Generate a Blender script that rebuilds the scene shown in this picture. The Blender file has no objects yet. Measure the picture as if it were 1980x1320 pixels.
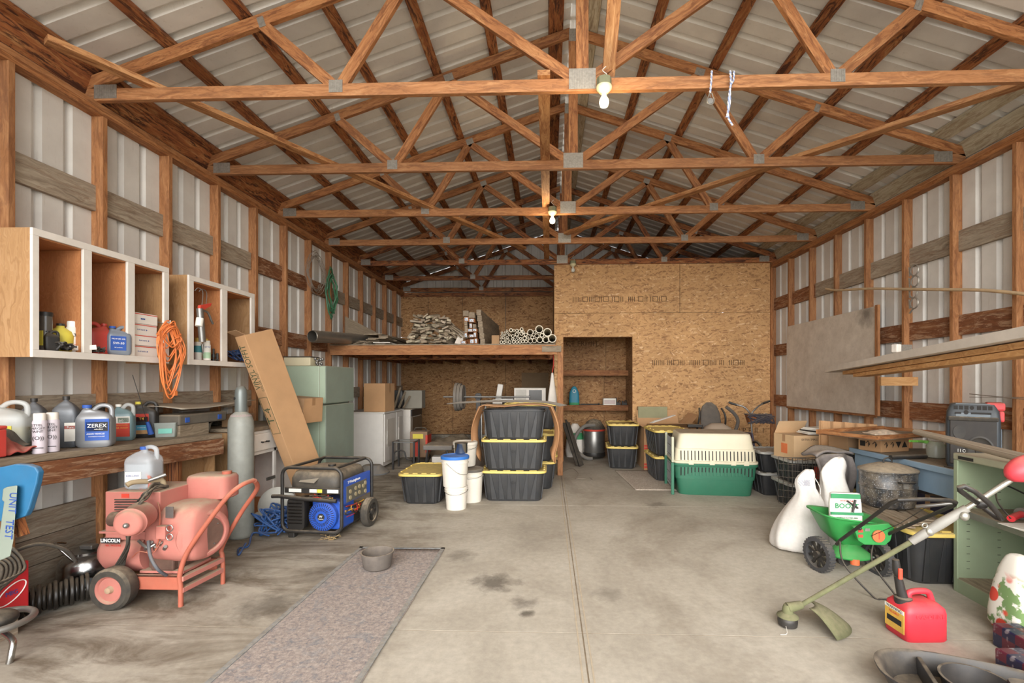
import bpy, bmesh, math, random
from mathutils import Vector, Matrix, Euler
random.seed(7)
SC = bpy.context.scene
COL = SC.collection
PI = math.pi
# ------------------------------------------------------------------ camera, sky, exposure
EYE = 1.41
TH = math.atan(.033)
cam = bpy.data.cameras.new('camera'); cam.sensor_width = 36; cam.lens = 900/1980*36
cam.shift_x = -41/1980; cam.shift_y = 78/1980; cam.clip_end = 200; cam.clip_start = .02
co = bpy.data.objects.new('camera', cam); COL.objects.link(co)
co.location = (0, 0, EYE); co.rotation_euler = (PI/2, 0, TH); SC.camera = co
SC.view_settings.view_transform = 'Standard'; SC.view_settings.look = 'None'
SC.view_settings.exposure = 1.12; SC.view_settings.gamma = 1.0; SC.view_settings.use_curve_mapping = False
wd = bpy.data.worlds.new('sky'); SC.world = wd; wd.use_nodes = True
bg = wd.node_tree.nodes['Background']; bg.inputs[0].default_value = (.93, .96, 1, 1); bg.inputs[1].default_value = 1.85
def sun(name, strength, ang, el, az, col=(1, .97, .92)):
    l = bpy.data.lights.new(name, 'SUN'); l.energy = strength; l.angle = ang; l.color = col
    o = bpy.data.objects.new(name, l); COL.objects.link(o); o.location = (0, -4, 6)
    d = Vector((math.sin(az)*math.cos(el), math.cos(az)*math.cos(el), -math.sin(el)))
    o.rotation_euler = d.to_track_quat('-Z', 'Y').to_euler(); return o
sun('overcast_sun', 3.5, math.radians(70), math.radians(14), math.radians(0))
SC.cycles.max_bounces = 10; SC.cycles.diffuse_bounces = 6
# ------------------------------------------------------------------ pixel helpers (photo pixel -> place)
tc, ts = math.cos(TH), math.sin(TH)
def G(px, py, z=0.):                       # point at height z
    Z = 900*(EYE-z)/(py-738); X = (px-1031)/900*Z
    return Vector((X*tc-Z*ts, X*ts+Z*tc, z))
def XY(px, Y):                             # world X on plane Y
    r = (px-1031)/900; return Y*(r-.033)/(1+r*.033)
def YX(px, X):                             # world Y on plane X
    r = (px-1031)/900; return X*(1+r*.033)/(r-.033)
def Zp(py, X, Y):
    return EYE-(py-738)*(Y*tc-X*ts)/900
def at(px, py, Y):
    X = XY(px, Y); return Vector((X, Y, Zp(py, X, Y)))
def atx(px, py, X):
    Y = YX(px, X); return Vector((X, Y, Zp(py, X, Y)))
# ------------------------------------------------------------------ materials
def rgb(h, a=1):
    h = h.lstrip('#'); v = [int(h[i:i+2], 16)/255 for i in (0, 2, 4)]
    return tuple(((c/12.92) if c <= .04045 else ((c+.055)/1.055)**2.4) for c in v)+(a,)
class NT:
    def __init__(s, name):
        s.m = bpy.data.materials.new(name); s.m.use_nodes = True; s.t = s.m.node_tree; s.n = s.t.nodes
        s.b = s.n['Principled BSDF']
    def add(s, typ, ins=None, **kw):
        n = s.n.new(typ)
        for k, v in kw.items(): setattr(n, k, v)
        for k, v in (ins or {}).items():
            if isinstance(v, bpy.types.NodeSocket): s.t.links.new(v, n.inputs[k])
            else: n.inputs[k].default_value = v
        return n
    def link(s, a, b): s.t.links.new(a, b)
    def coord(s, uv=False, sc=(1, 1, 1), rot=(0, 0, 0)):
        c = s.add('ShaderNodeTexCoord'); m = s.add('ShaderNodeMapping', {0: c.outputs['UV' if uv else 'Object'], 'Scale': sc, 'Rotation': rot}); return m.outputs[0]
    def noise(s, vec, scale, detail=4, rough=.55, dist=0):
        return s.add('ShaderNodeTexNoise', {'Vector': vec, 'Scale': scale, 'Detail': detail, 'Roughness': rough, 'Distortion': dist}).outputs[0]
    def ramp(s, f, stops):
        r = s.add('ShaderNodeValToRGB', {0: f}); e = r.color_ramp.elements
        while len(e) < len(stops): e.new(.5)
        for i, (p, c) in enumerate(stops): e[i].position = p; e[i].color = c if len(c) == 4 else c+(1,)
        return r.outputs[0]
    def mix(s, f, a, b, mode='MIX'):
        n = s.add('ShaderNodeMix', data_type='RGBA', blend_type=mode)
        for k, v in ((0, f), (6, a), (7, b)):
            if isinstance(v, bpy.types.NodeSocket): s.link(v, n.inputs[k])
            else: n.inputs[k].default_value = v
        return n.outputs[2]
    def math(s, op, a, b=0.):
        n = s.add('ShaderNodeMath', {0: a, 1: b}, operation=op); return n.outputs[0]
    def bump(s, h, st=.3, d=.01):
        b = s.add('ShaderNodeBump', {'Height': h, 'Strength': st, 'Distance': d}); s.link(b.outputs[0], s.b.inputs['Normal'])
def W(v): return (v, v, v, 1)
DUST = rgb('#a8977f')
MATS = {}
def mat(name, col, rough=.6, metal=0., var=.12, dust=.35, scale=6, bump=0, alpha=1, trans=0, emit=None, coat=0):
    """plain painted / plastic / metal surface with settled dust and slight mottling"""
    if name in MATS: return MATS[name]
    t = NT(name); c = rgb(col) if isinstance(col, str) else col
    v = t.coord(); n = t.noise(v, scale, 5)
    f = t.ramp(n, [(.3, W(1-var)), (.7, W(1+var))])
    cc = t.mix(1., c, f, 'MULTIPLY')
    if dust:
        g = t.add('ShaderNodeNewGeometry'); s = t.add('ShaderNodeSeparateXYZ', {0: g.outputs['Normal']})
        up = t.math('MAXIMUM', s.outputs[2], 0.); up = t.math('POWER', up, 2.)
        n2 = t.noise(v, scale*2.3, 6, .65); n2 = t.ramp(n2, [(.35, W(.35)), (.65, W(1))])
        base = t.math('ADD', t.math('MULTIPLY', up, 1.6), .16)
        f2 = t.math('MULTIPLY', t.math('MULTIPLY', base, n2), dust); f2 = t.math('MINIMUM', f2, .92)
        cc = t.mix(f2, cc, DUST)
        r = t.math('MINIMUM', t.math('ADD', f2, rough), 1.); t.link(r, t.b.inputs['Roughness'])
    else: t.b.inputs['Roughness'].default_value = rough
    t.link(cc, t.b.inputs['Base Color']); t.b.inputs['Metallic'].default_value = metal
    if trans: t.b.inputs['Transmission Weight'].default_value = trans; t.b.inputs['IOR'].default_value = 1.2
    if alpha < 1: t.b.inputs['Alpha'].default_value = alpha
    if emit: t.b.inputs['Emission Color'].default_value = rgb(emit[0]); t.b.inputs['Emission Strength'].default_value = emit[1]
    if bump: t.bump(t.noise(v, scale*5, 4), bump, .004)
    MATS[name] = t.m; return t.m
def wood(name, lo, mid, hi, gx=1.6, gy=26, blot=0., blotc='#3a1c0c', rough=.75, warp=.6):
    if name in MATS: return MATS[name]
    t = NT(name); v = t.coord(True, (gx, gy, 1)); oi = t.add('ShaderNodeObjectInfo')
    w = t.noise(t.coord(True, (2, 5, 1)), 1.5, 3)
    v2 = t.add('ShaderNodeVectorMath', {0: v, 1: t.add('ShaderNodeCombineXYZ', {1: t.math('MULTIPLY', w, warp*8)}).outputs[0]}, operation='ADD').outputs[0]
    n = t.noise(v2, 1.6, 6, .62)
    c = t.ramp(n, [(.25, rgb(lo)), (.5, rgb(mid)), (.75, rgb(hi))])
    c = t.mix(1., c, t.ramp(oi.outputs['Random'], [(0, W(.84)), (1, W(1.12))]), 'MULTIPLY')
    st = t.noise(t.coord(True, (3, 60, 1)), 1.5, 5, .7, .3); c = t.mix(t.ramp(st, [(.52, W(0)), (.68, W(.55))]), c, rgb(lo))
    if blot:
        b = t.noise(t.coord(True, (2.2, 13, 1)), 1.6, 7, .75, 1.4)
        c = t.mix(t.ramp(b, [(.50, W(0)), (.58, W(blot))]), c, rgb(blotc))
    k = t.add('ShaderNodeTexVoronoi', {'Vector': t.coord(True, (2.0, 7, 1)), 'Scale': 1.}, feature='F1')   # knots
    c = t.mix(t.ramp(k.outputs[0], [(.05, W(.75)), (.12, W(0))]), c, rgb(lo))
    t.link(c, t.b.inputs['Base Color']); t.b.inputs['Roughness'].default_value = rough
    t.bump(n, .35, .003); MATS[name] = t.m; return t.m
def osb(name, a, b, c_, d, dark=None):
    t = NT(name)
    out = None
    for i, (rot, sc) in enumerate((((0, .5, .0), (7, 7, 26)), ((0, -.7, .0), (8, 8, 30)), ((0, .1, 0), (5, 5, 22)))):
        v = t.coord(False, (1, 1, 1)); vm = t.add('ShaderNodeMapping', {0: v, 'Rotation': rot})
        vm2 = t.add('ShaderNodeMapping', {0: vm.outputs[0], 'Scale': sc, 'Location': (i*3.1, i*1.7, i*2.3)})
        q = t.add('ShaderNodeTexVoronoi', {'Vector': vm2.outputs[0], 'Scale': 1.9, 'Randomness': 1.}, feature='F1')
        cell = t.add('ShaderNodeSeparateColor', {0: q.outputs['Color']}).outputs[0]
        col = t.ramp(cell, [(0, rgb(d)), (.2, rgb(c_)), (.55, rgb(a)), (.93, rgb(a)), (1, rgb(b))])
        if out is None: out = col
        else: out = t.mix(t.ramp(t.noise(t.coord(), 9+4*i, 2), [(.47, W(0)), (.53, W(1))]), out, col)
    n = t.noise(t.coord(), 1.1, 4); out = t.mix(1., out, t.ramp(n, [(.3, W(.86)), (.7, W(1.1))]), 'MULTIPLY')
    if dark: out = t.mix(t.ramp(t.noise(t.coord(), .9, 4), [(.45, W(0)), (.7, W(dark))]), out, rgb('#4a2a12'))
    t.link(out, t.b.inputs['Base Color']); t.b.inputs['Roughness'].default_value = .8
    MATS[name] = t.m; return t.m
# ------------------------------------------------------------------ mesh building
def rotm(rx=0, ry=0, rz=0): return Euler((rx, ry, rz)).to_matrix().to_4x4()
class MB:
    def __init__(s): s.v = []; s.f = []; s.uv = []
    def _face(s, idx, uvs=None): s.f.append(tuple(idx)); s.uv.append(uvs or [(0, 0)]*len(idx))
    def box(s, x0, x1, y0, y1, z0, z1, m=None, taper=None):
        o = len(s.v); m = m or Matrix()
        tx, ty = taper or (0, 0)        # inset of bottom
        P = [(x0+tx, y0+ty, z0), (x1-tx, y0+ty, z0), (x1-tx, y1-ty, z0), (x0+tx, y1-ty, z0), (x0, y0, z1), (x1, y0, z1), (x1, y1, z1), (x0, y1, z1)]
        L = [x1-x0, y1-y0, z1-z0]; a = L.index(max(L)); r0, r1 = random.random()*40, random.random()*40
        oth = [i for i in range(3) if i != a]
        for p in P: s.v.append(m @ Vector(p))
        for fc in ((0, 3, 2, 1), (4, 5, 6, 7), (0, 1, 5, 4), (1, 2, 6, 5), (2, 3, 7, 6), (3, 0, 4, 7)):
            p = [P[i] for i in fc]
            sp = [max(q[i] for q in p)-min(q[i] for q in p) for i in range(3)]
            if sp[a] > 1e-6:
                b = oth[0] if sp[oth[0]] > sp[oth[1]] else oth[1]
                s._face([o+i for i in fc], [(q[a]+r0, q[b]+r1+(.3 if b == oth[1] else 0)) for q in p])
            else: s._face([o+i for i in fc], [(q[oth[0]]*3+r0, q[oth[1]]+r1) for q in p])
        return s
    def cbox(s, c, d, m=None):
        R = (m or Matrix()); T = Matrix.Translation(Vector(c)) @ R
        return s.box(-d[0]/2, d[0]/2, -d[1]/2, d[1]/2, -d[2]/2, d[2]/2, T)
    def beam(s, p0, p1, w, h, up=(0, 0, 1)):       # w across, h along 'up'
        p0, p1 = Vector(p0), Vector(p1); d = p1-p0; L = d.length; x = d.normalized()
        u = Vector(up); y = u.cross(x)
        if y.length < 1e-4: y = Vector((0, 1, 0)).cross(x)
        y.normalize(); z = x.cross(y)
        m = Matrix((x, y, z)).transposed().to_4x4(); m.translation = p0
        return s.box(0, L, -w/2, w/2, -h/2, h/2, m)
    def ring(s, pts): 
        o = len(s.v); s.v += [Vector(p) for p in pts]; return list(range(o, o+len(pts)))
    def skin(s, rings, cap=(True, True), closed=True):
        R = [s.ring(r) for r in rings]; n = len(R[0])
        for a, b in zip(R, R[1:]):
            for i in range(n if closed else n-1):
                j = (i+1) % n; s._face((a[i], a[j], b[j], b[i]), [(0, i/n), (0, (i+1)/n), (.1, (i+1)/n), (.1, i/n)])
        if cap[0]: s._face(R[0][::-1])
        if cap[1]: s._face(R[-1])
        return s
    def cyl(s, p0, p1, r0, r1=None, n=16, cap=(True, True)):
        p0, p1 = Vector(p0), Vector(p1); r1 = r0 if r1 is None else r1
        q = (p1-p0).to_track_quat('Z', 'Y')
        return s.skin([[p+q @ Vector((math.cos(a)*r, math.sin(a)*r, 0)) for a in [2*PI*i/n for i in range(n)]] for p, r in ((p0, r0), (p1, r1))], cap)
    def lathe(s, prof, c=(0, 0, 0), m=None, n=24, cap=(True, True), sx=1, sy=1, lobes=None):
        T = Matrix.Translation(Vector(c)) @ (m or Matrix())
        return s.skin([[T @ Vector((math.cos(2*PI*i/n)*r*sx, math.sin(2*PI*i/n)*r*sy, z)) for i in range(n)] for r, z in prof], cap)
    def rlathe(s, prof, w, d, k=4, n=32, c=(0, 0, 0), m=None, cap=(True, True)):   # rounded-rectangle lathe; prof: (scale or (sx,sy), z)
        T = Matrix.Translation(Vector(c)) @ (m or Matrix()); R = []
        for sc, z in prof:
            sx, sy = sc if isinstance(sc, tuple) else (sc, sc); r = []
            for i in range(n):
                a = 2*PI*(i+.5)/n; ca, sa = math.cos(a), math.sin(a); e = 2/k
                r.append(T @ Vector((w/2*sx*math.copysign(abs(ca)**e, ca), d/2*sy*math.copysign(abs(sa)**e, sa), z)))
            R.append(r)
        return s.skin(R, cap)
    def tube(s, pts, r, n=8, closed=False, cap=True):
        P = [Vector(p) for p in pts]; N = len(P); rings = []; up = Vector((0, 0, 1)); prev = None
        for i in range(N):
            if closed: t = P[(i+1) % N]-P[i-1]
            else: t = P[min(i+1, N-1)]-P[max(i-1, 0)]
            t.normalize()
            if prev is None:
                a = t.cross(up); a = a if a.length > .05 else t.cross(Vector((1, 0, 0)))
            else: a = prev-t*prev.dot(t); a = a if a.length > 1e-5 else t.orthogonal()
            a.normalize(); prev = a; b = t.cross(a); rr = r[i] if isinstance(r, (list, tuple)) else r
            rings.append([P[i]+(a*math.cos(2*PI*k/n)+b*math.sin(2*PI*k/n))*rr for k in range(n)])
        if closed:
            R = [s.ring(q) for q in rings]
            for i in range(N):
                a, b = R[i], R[(i+1) % N]
                for k in range(n): s._face((a[k], a[(k+1) % n], b[(k+1) % n], b[k]))
            return s
        return s.skin(rings, (cap, cap))
    def prism(s, poly, y0, y1, m=None):           # polygon in x,z extruded along y
        m = m or Matrix(); a = [m @ Vector((x, y0, z)) for x, z in poly]; b = [m @ Vector((x, y1, z)) for x, z in poly]
        return s.skin([a, b])
    def sph(s, c, r, sc=(1, 1, 1), n=16, k=10, m=None):
        T = Matrix.Translation(Vector(c)) @ (m or Matrix())
        return s.skin([[T @ Vector((math.sin(PI*j/k)*math.cos(2*PI*i/n)*r*sc[0], math.sin(PI*j/k)*math.sin(2*PI*i/n)*r*sc[1], -math.cos(PI*j/k)*r*sc[2])) for i in range(n)] for j in [.15]+list(range(1, k))+[k-.15]])
    def sheet(s, fn, nu, nv, th=0.):
        g = [[Vector(fn(i/nu, j/nv)) for j in range(nv+1)] for i in range(nu+1)]
        o = len(s.v)
        for r in g: s.v += r
        for i in range(nu):
            for j in range(nv):
                a = o+i*(nv+1)+j; s._face((a, a+1, a+nv+2, a+nv+1), [(i/nu, j/nv), (i/nu, (j+1)/nv), ((i+1)/nu, (j+1)/nv), ((i+1)/nu, j/nv)])
        s.th = th
        return s
def spline(pts, n=8, closed=False):
    P = [Vector(p) for p in pts]; out = []; N = len(P)
    for i in range(N if closed else N-1):
        if closed: a, b, c, d = P[i-1], P[i], P[(i+1) % N], P[(i+2) % N]
        else: a, b, c, d = P[max(i-1, 0)], P[i], P[i+1], P[min(i+2, N-1)]
        for k in range(n):
            t = k/n; out.append(.5*((2*b)+(c-a)*t+(2*a-5*b+4*c-d)*t*t+(3*b-a-3*c+d)*t**3))
    if not closed: out.append(P[-1])
    return out
def obj(name, mb, m, parent=None, smooth=False, bev=0, label=None, solid=0, sub=0, kind=None):
    me = bpy.data.meshes.new(name); me.from_pydata([tuple(v) for v in mb.v], [], mb.f)
    uvl = me.uv_layers.new(name='UVMap'); k = 0; flat = []
    for u in mb.uv:
        for q in u: flat += q
    uvl.data.foreach_set('uv', flat)
    me.materials.append(m)
    bm = bmesh.new(); bm.from_mesh(me); bmesh.ops.recalc_face_normals(bm, faces=bm.faces); bm.to_mesh(me); bm.free()
    if smooth:
        me.polygons.foreach_set('use_smooth', [True]*len(me.polygons))
        try: me.set_sharp_from_angle(angle=math.radians(smooth if smooth > 1 else 40))
        except Exception: pass
    o = bpy.data.objects.new(name, me); COL.objects.link(o)
    if parent is not None: o.parent = parent
    if solid: q = o.modifiers.new('solid', 'SOLIDIFY'); q.thickness = solid; q.offset = 0
    if bev: q = o.modifiers.new('bevel', 'BEVEL'); q.width = bev; q.segments = 2; q.limit_method = 'ANGLE'; q.angle_limit = math.radians(40)
    if sub: q = o.modifiers.new('sub', 'SUBSURF'); q.levels = sub; q.render_levels = sub
    if label: o['label'] = label
    if kind: o['kind'] = kind
    return o
def tag(o, label, cat, group=None):
    o['label'] = label; o['category'] = cat
    if group: o['group'] = group
    return o
def thing(name, label, cat, loc=(0, 0, 0), rz=0, group=None, rx=0, ry=0):
    o = bpy.data.objects.new(name, None); COL.objects.link(o); o.empty_display_size = .05
    o.location = loc; o.rotation_euler = (rx, ry, rz); return tag(o, label, cat, group)
def root(name, loc=(0, 0, 0)):
    o = bpy.data.objects.new(name, None); COL.objects.link(o); o.location = loc; o['kind'] = 'structure'; o.empty_display_size = .05; return o
def dup(src, loc, rz=None, label=None, rot=None, scale=None):
    def cp(o, par):
        c = o.copy(); COL.objects.link(c)
        if par is not None: c.parent = par
        for ch in [x for x in SC.objects if x.parent == o]: cp(ch, c)
        return c
    r = cp(src, None); r.location = loc
    if rz is not None: r.rotation_euler = (r.rotation_euler.x, r.rotation_euler.y, rz)
    if rot is not None: r.rotation_euler = rot
    if scale: r.scale = scale
    if label: r['label'] = label
    return r
def text(s, size, m, parent, loc, rot, name='lettering', depth=.0008, sx=1, bold=0):
    c = bpy.data.curves.new(name, 'FONT'); c.body = s; c.size = size; c.align_x = 'CENTER'; c.align_y = 'CENTER'; c.extrude = depth; c.offset = bold; c.resolution_u = 2
    o = bpy.data.objects.new(name, c); me = bpy.data.meshes.new_from_object(o); bpy.data.objects.remove(o)
    me.materials.clear(); me.materials.append(m)
    o = bpy.data.objects.new(name, me); COL.objects.link(o); o.parent = parent; o.location = loc; o.rotation_euler = rot; o.scale = (sx, 1, 1); return o
FRONT = (PI/2, 0, 0)          # text facing -Y
LEFTF = (PI/2, 0, -PI/2)      # text facing -X
RIGHTF = (PI/2, 0, PI/2)      # text facing +X
# ------------------------------------------------------------------ shared materials
M_frame = wood('framing_wood', '#704320', '#9d673c', '#b98858', blot=.6, blotc='#5c3015')
M_stud = wood('stud_wood', '#764a28', '#9f6c43', '#b9895c', blot=.4, blotc='#66402a')
M_purl = wood('purlin_wood', '#64321a', '#94592f', '#b88a58', blot=.95, blotc='#3f1d0c')
M_grey = wood('weathered_wood', '#6e6152', '#988a77', '#b3a793', blot=.35, blotc='#6b4428')
M_white = wood('whitewashed_wood', '#8c8069', '#b4a990', '#c8bfab', blot=.5, blotc='#7a6046')
M_girtb = wood('brown_girt_wood', '#4f2a14', '#7b4a2a', '#9b6a43', blot=.5, blotc='#c0a080')
M_brace = wood('brace_wood', '#8a5a32', '#b58252', '#d2a474', blot=.75, blotc='#7a4523')
M_pine = wood('fresh_pine', '#a97443', '#cf9d66', '#e0b682', gx=1.2, gy=18, warp=1.5)
M_dusty = wood('dusty_plank', '#6a5c4a', '#8d7d68', '#a99a83', blot=.3, blotc='#5a4a38')
M_osb = osb('strand_board', '#c59a69', '#dcb98f', '#b08559', '#8f6844')
M_osbd = osb('strand_board_aged', '#b58a5c', '#cfa97d', '#996e45', '#75502f', .45)
M_galv = mat('galvanised_plate', '#9a958c', .45, .6, .18, .2, 60)
M_black = mat('black_plastic', '#1d1d1e', .45, 0, .2, .3, 8)
M_rubber = mat('rubber', '#2b2926', .8, 0, .2, .6, 10)
M_steel = mat('bare_steel', '#8e8d8a', .35, .8, .12, .3, 12)
M_chrome = mat('chrome', '#b5b5b3', .2, 1, .05, .15, 12)
M_card = mat('cardboard', '#b68d64', .85, 0, .08, .3, 5)
M_cardd = mat('dusty_cardboard', '#a3805d', .9, 0, .1, .7, 5)
M_paper = mat('white_paper', '#dcd8ce', .7, 0, .04, .2, 8)
M_ink = mat('black_ink', '#25221f', .7, 0, .1, 0)
def siding_mat():
    t = NT('white_painted_steel'); v = t.coord()
    n = t.noise(v, 3.5, 6, .6); c = t.ramp(n, [(.3, rgb('#c6c1b9')), (.7, rgb('#d6d2ca'))])
    s = t.noise(t.coord(False, (14, 14, 1.2)), 2.2, 5, .7); c = t.mix(t.ramp(s, [(.6, W(0)), (.78, W(.4))]), c, rgb('#8f7f68'))
    t.link(c, t.b.inputs['Base Color']); t.b.inputs['Roughness'].default_value = .5; return t.m
M_side = siding_mat()
def concrete():
    t = NT('concrete'); v = t.coord()
    n = t.noise(v, 1.3, 8, .62, .5); c = t.ramp(n, [(.25, rgb('#978e80')), (.5, rgb('#ada495')), (.75, rgb('#beb6a8'))])
    n2 = t.noise(t.coord(False, (1, .8, 1), (0, 0, .5)), .55, 6, .7, .9); c = t.mix(t.ramp(n2, [(.50, W(0)), (.72, W(.75))]), c, rgb('#7d705f'))
    sep = t.add('ShaderNodeSeparateXYZ', {0: v})
    lf = t.ramp(t.math('ADD', t.math('MULTIPLY', sep.outputs[0], -.22), .0), [(.12, W(0)), (.45, W(1))])       # oil and grime on the left bay
    n3 = t.noise(t.coord(False, (.8, 2.2, 1), (0, 0, .35)), 1.5, 7, .68, .8); g = t.math('MULTIPLY', t.ramp(n3, [(.46, W(0)), (.62, W(.85))]), lf)
    c = t.mix(g, c, rgb('#645645'))
    n5 = t.noise(t.coord(False, (.6, 2.6, 1), (0, 0, .45)), 1.9, 6, .6, .5); c = t.mix(t.math('MULTIPLY', t.ramp(n5, [(.58, W(0)), (.7, W(.6))]), lf), c, rgb('#d2cabb'))
    for px, py, r, a in ((955, 1125, .17, .75), (1010, 1165, .1, .6), (890, 1075, .14, .45), (1020, 1185, .05, .8), (1270, 975, .14, .5), (1180, 1150, .12, .35), (520, 1170, .22, .6), (640, 1105, .25, .35)):
        p = G(px, py); d = t.add('ShaderNodeVectorMath', {0: v, 1: (p.x, p.y, 0)}, operation='DISTANCE').outputs[1]
        d = t.math('ADD', d, t.math('MULTIPLY', t.math('SUBTRACT', t.noise(v, 9, 5, .7), .5), r*2.2))
        c = t.mix(t.ramp(t.math('MULTIPLY', d, .5/r), [(.15, W(a)), (.55, W(0))]), c, rgb('#4e463c'))
    n4 = t.noise(v, 22, 6, .7); c = t.mix(1., c, t.ramp(n4, [(.3, W(.86)), (.7, W(1.1))]), 'MULTIPLY')
    t.link(c, t.b.inputs['Base Color']); t.b.inputs['Roughness'].default_value = .75; t.bump(n4, .25, .004); return t.m
M_conc = concrete()
# ------------------------------------------------------------------ building shell
XL, XR, XC = -3.34, 3.88, .24          # stud faces and ridge
SL, SR = -3.43, 3.97                    # sheet metal
YB, YOSB = 10.72, 8.245
Y0 = -.6
ZP = 3.48
TY = [3.34+1.22*k for k in range(7)]
fl = MB()
xs = [-3.6, .19, 4.1]; ys = [-.6, 2.62, 5.32, 8.02, 10.9]
for i in range(2):
    for j in range(4): fl.box(xs[i]+.004, xs[i+1]-.004, ys[j]+.003, ys[j+1]-.003, -.12, 0)
obj('floor', fl, M_conc, kind='structure')
b = MB(); b.box(-3.6, 4.1, -.6, 10.9, -.14, -.0015); obj('trim_1', b, mat('joint_dirt', '#7d6d58', .95, 0, .3, 0, 20), kind='structure')
b = MB(); b.box(.158, .166, -.6, 8.2, -.002, .002); b.box(.212, .220, -.6, 8.2, -.002, .002); obj('trim_2', b, mat('joint_edge', '#b3a58f', .9, 0, .15, .3, 14), kind='structure')
b = MB(); b.box(-30, 30, -30, -.62, -.2, -.05); obj('ground', b, mat('gravel', '#a89f90', .95, 0, .2, 0, 4), kind='structure')
def ribs(x, y0, y1, z0, z1, out, axis='Y', pitch=.2033):
    """ribbed sheet, ribs standing off away from the room; out = direction sign of the rib"""
    mb = MB(); prof = []; y = y0
    while y < y1:
        for dy, dx in ((0, 0), (.12, 0), (.128, .036), (.165, .036), (.186, 0)): prof.append((min(y+dy, y1), dx*out))
        y += pitch
    return mb, prof
def side_wall(x, out, name):
    w = root(name); mb, prof = ribs(x, Y0, YB, 0, ZP, out)
    mb.skin([[(x+d, y, z) for y, d in prof] for z in (-.08, 3.56)], (False, False), False)
    obj('siding', mb, M_side, w)
    return w
wl = side_wall(SL, -1, 'wall_left'); wr = side_wall(SR, 1, 'wall_right')
yk = [2.79+.61*i for i in range(-4, 13)]
for w, xi, xo in ((wl, XL, SL), (wr, XR, SR)):
    a, c = min(xi, xo), max(xi, xo)
    for i, y in enumerate(yk):
        if y > YB-.05: continue
        b = MB(); b.box(a, c, y-.019, y+.019, .04, ZP-.078); obj('stud', b, M_stud, w, bev=.002)
    b = MB(); b.box(a, c, Y0, YB, ZP-.078, ZP-.04); obj('top_plate', b, M_frame, w)
    b = MB(); b.box(a-.004, c+.004, Y0, YB, ZP-.04, ZP); obj('top_plate', b, M_stud, w)
    xg0, xg1 = (xo, xo+.036) if xi > xo else (xo-.036, xo)
    hs = ((2.69, 2.88, M_grey), (1.87, 2.06, M_girtb), (1.14, 1.32, M_grey), (.38, .55, M_grey), (.2, .375, M_grey), (.02, .195, M_grey)) if w is wl else ((2.66, 2.86, M_grey), (1.86, 2.05, M_girtb), (1.0, 1.19, M_girtb), (.1, .3, M_grey))
    for z0, z1, m in hs:
        b = MB(); y = Y0
        if m is M_grey and z0 > 2:
            b.box(xg0, xg1, Y0, 5.2, z0, z1); obj('girt', b, m, w); b = MB(); b.box(xg0, xg1, 5.2, 7.0, z0, z1); obj('girt', b, M_girtb if w is wl else m, w); b = MB(); b.box(xg0, xg1, 7.0, YB, z0, z1); obj('girt', b, m if w is wl else M_girtb, w)
        else: b.box(xg0, xg1, Y0, YB, z0, z1); obj('girt', b, m, w)
# roof: sheets and purlins hang together as the ceiling
ce = root('ceiling')
def roofz(x): return 4.885-abs(x-XC)/3
for sgn, xe in ((-1, -3.62), (1, 4.16)):
    mb, prof = ribs(0, Y0-.3, YB+.2, 0, 0, 1)
    mb.skin([[(x, y, roofz(x)+.045+d) for y, d in prof] for x in (XC+sgn*.03, xe)], (False, False), False)
    obj('roof_sheet', mb, M_side, ce)
for x, m in ((-3.36, M_purl), (-2.79, M_purl), (-2.22, M_purl), (-1.68, M_purl), (-1.1, M_purl), (-.54, M_purl), (.07, M_purl), (.41, M_white), (.98, M_purl), (1.6, M_purl), (2.16, M_purl), (2.7, M_purl), (3.28, M_purl), (3.72, M_white)):
    w = .14 if m is M_white or x < -3.3 or abs(x-.07) < .01 else .089
    s = 1 if x < XC else -1; a = math.atan(1/3)*s; b = MB()
    b.box(-w/2, w/2, Y0-.2, YB, -.019, .019, Matrix.Translation((x, 0, roofz(x)+.018)) @ Matrix.Rotation(-a, 4, 'Y'))
    obj('purlin', b, m, ce)
for x, m in ((-3.405, M_purl), (3.945, M_white)): b = MB(); b.beam((x, Y0, 3.615), (x, YB, 3.615), .038, .16, up=(.35 if x < 0 else -.35, 0, 1)); obj('eave_board', b, m, ce)
b = MB(); b.box(XC-.05, XC+.05, Y0, YB, roofz(XC)+.06, roofz(XC)+.064); obj('ridge_cap', b, M_side, ce)
b = MB()
for x in (SL-.01, SR+.01): b.box(x-.012, x+.012, Y0, YB, 3.5, 3.70)
obj('eave_trim', b, M_side, ce)
# back wall: ribbed gable above, strand board below, concrete curb
wb = root('wall_back')
mb = MB(); prof = []
x = SL
while x < SR:
    for dx, dy in ((0, 0), (.12, 0), (.13, .02), (.17, .02), (.2033, 0)): prof.append((min(x+dx, SR), dy))
    x += .2033
mb.skin([[(px, YB+.06+d, (0 if z == 0 else min(roofz(px)+.04, 9))) for px, d in prof] for z in (0, 1)], (False, False), False); obj('siding', mb, M_side, wb)
for a, c, z0, z1 in ((SL, -2.22, .2, 2.44), (-2.215, -.995, .2, 2.44), (-.99, .13, .2, 2.295), (SL, -2.79, 2.445, 3.4), (-2.785, -2.0, 2.445, 3.4), (-1.995, -1.0, 2.445, 3.4), (-.99, .13, 2.3, 3.4)):
    b = MB(); b.box(a, c, YB, YB+.012, z0, z1); obj('strand_board', b, M_osbd, wb)
b = MB(); b.box(SL, .3, YB-.04, YB+.1, 0, .19); obj('concrete_curb', b, M_conc, wb)
b = MB(); b.box(SL, .14, YB-.04, YB, 3.38, 3.47); obj('top_plate', b, M_purl, wb)
b = MB(); b.box(SL, .13, YB-.003, YB+.001, 2.295, 2.31); obj('batten', b, M_pine, wb)
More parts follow.
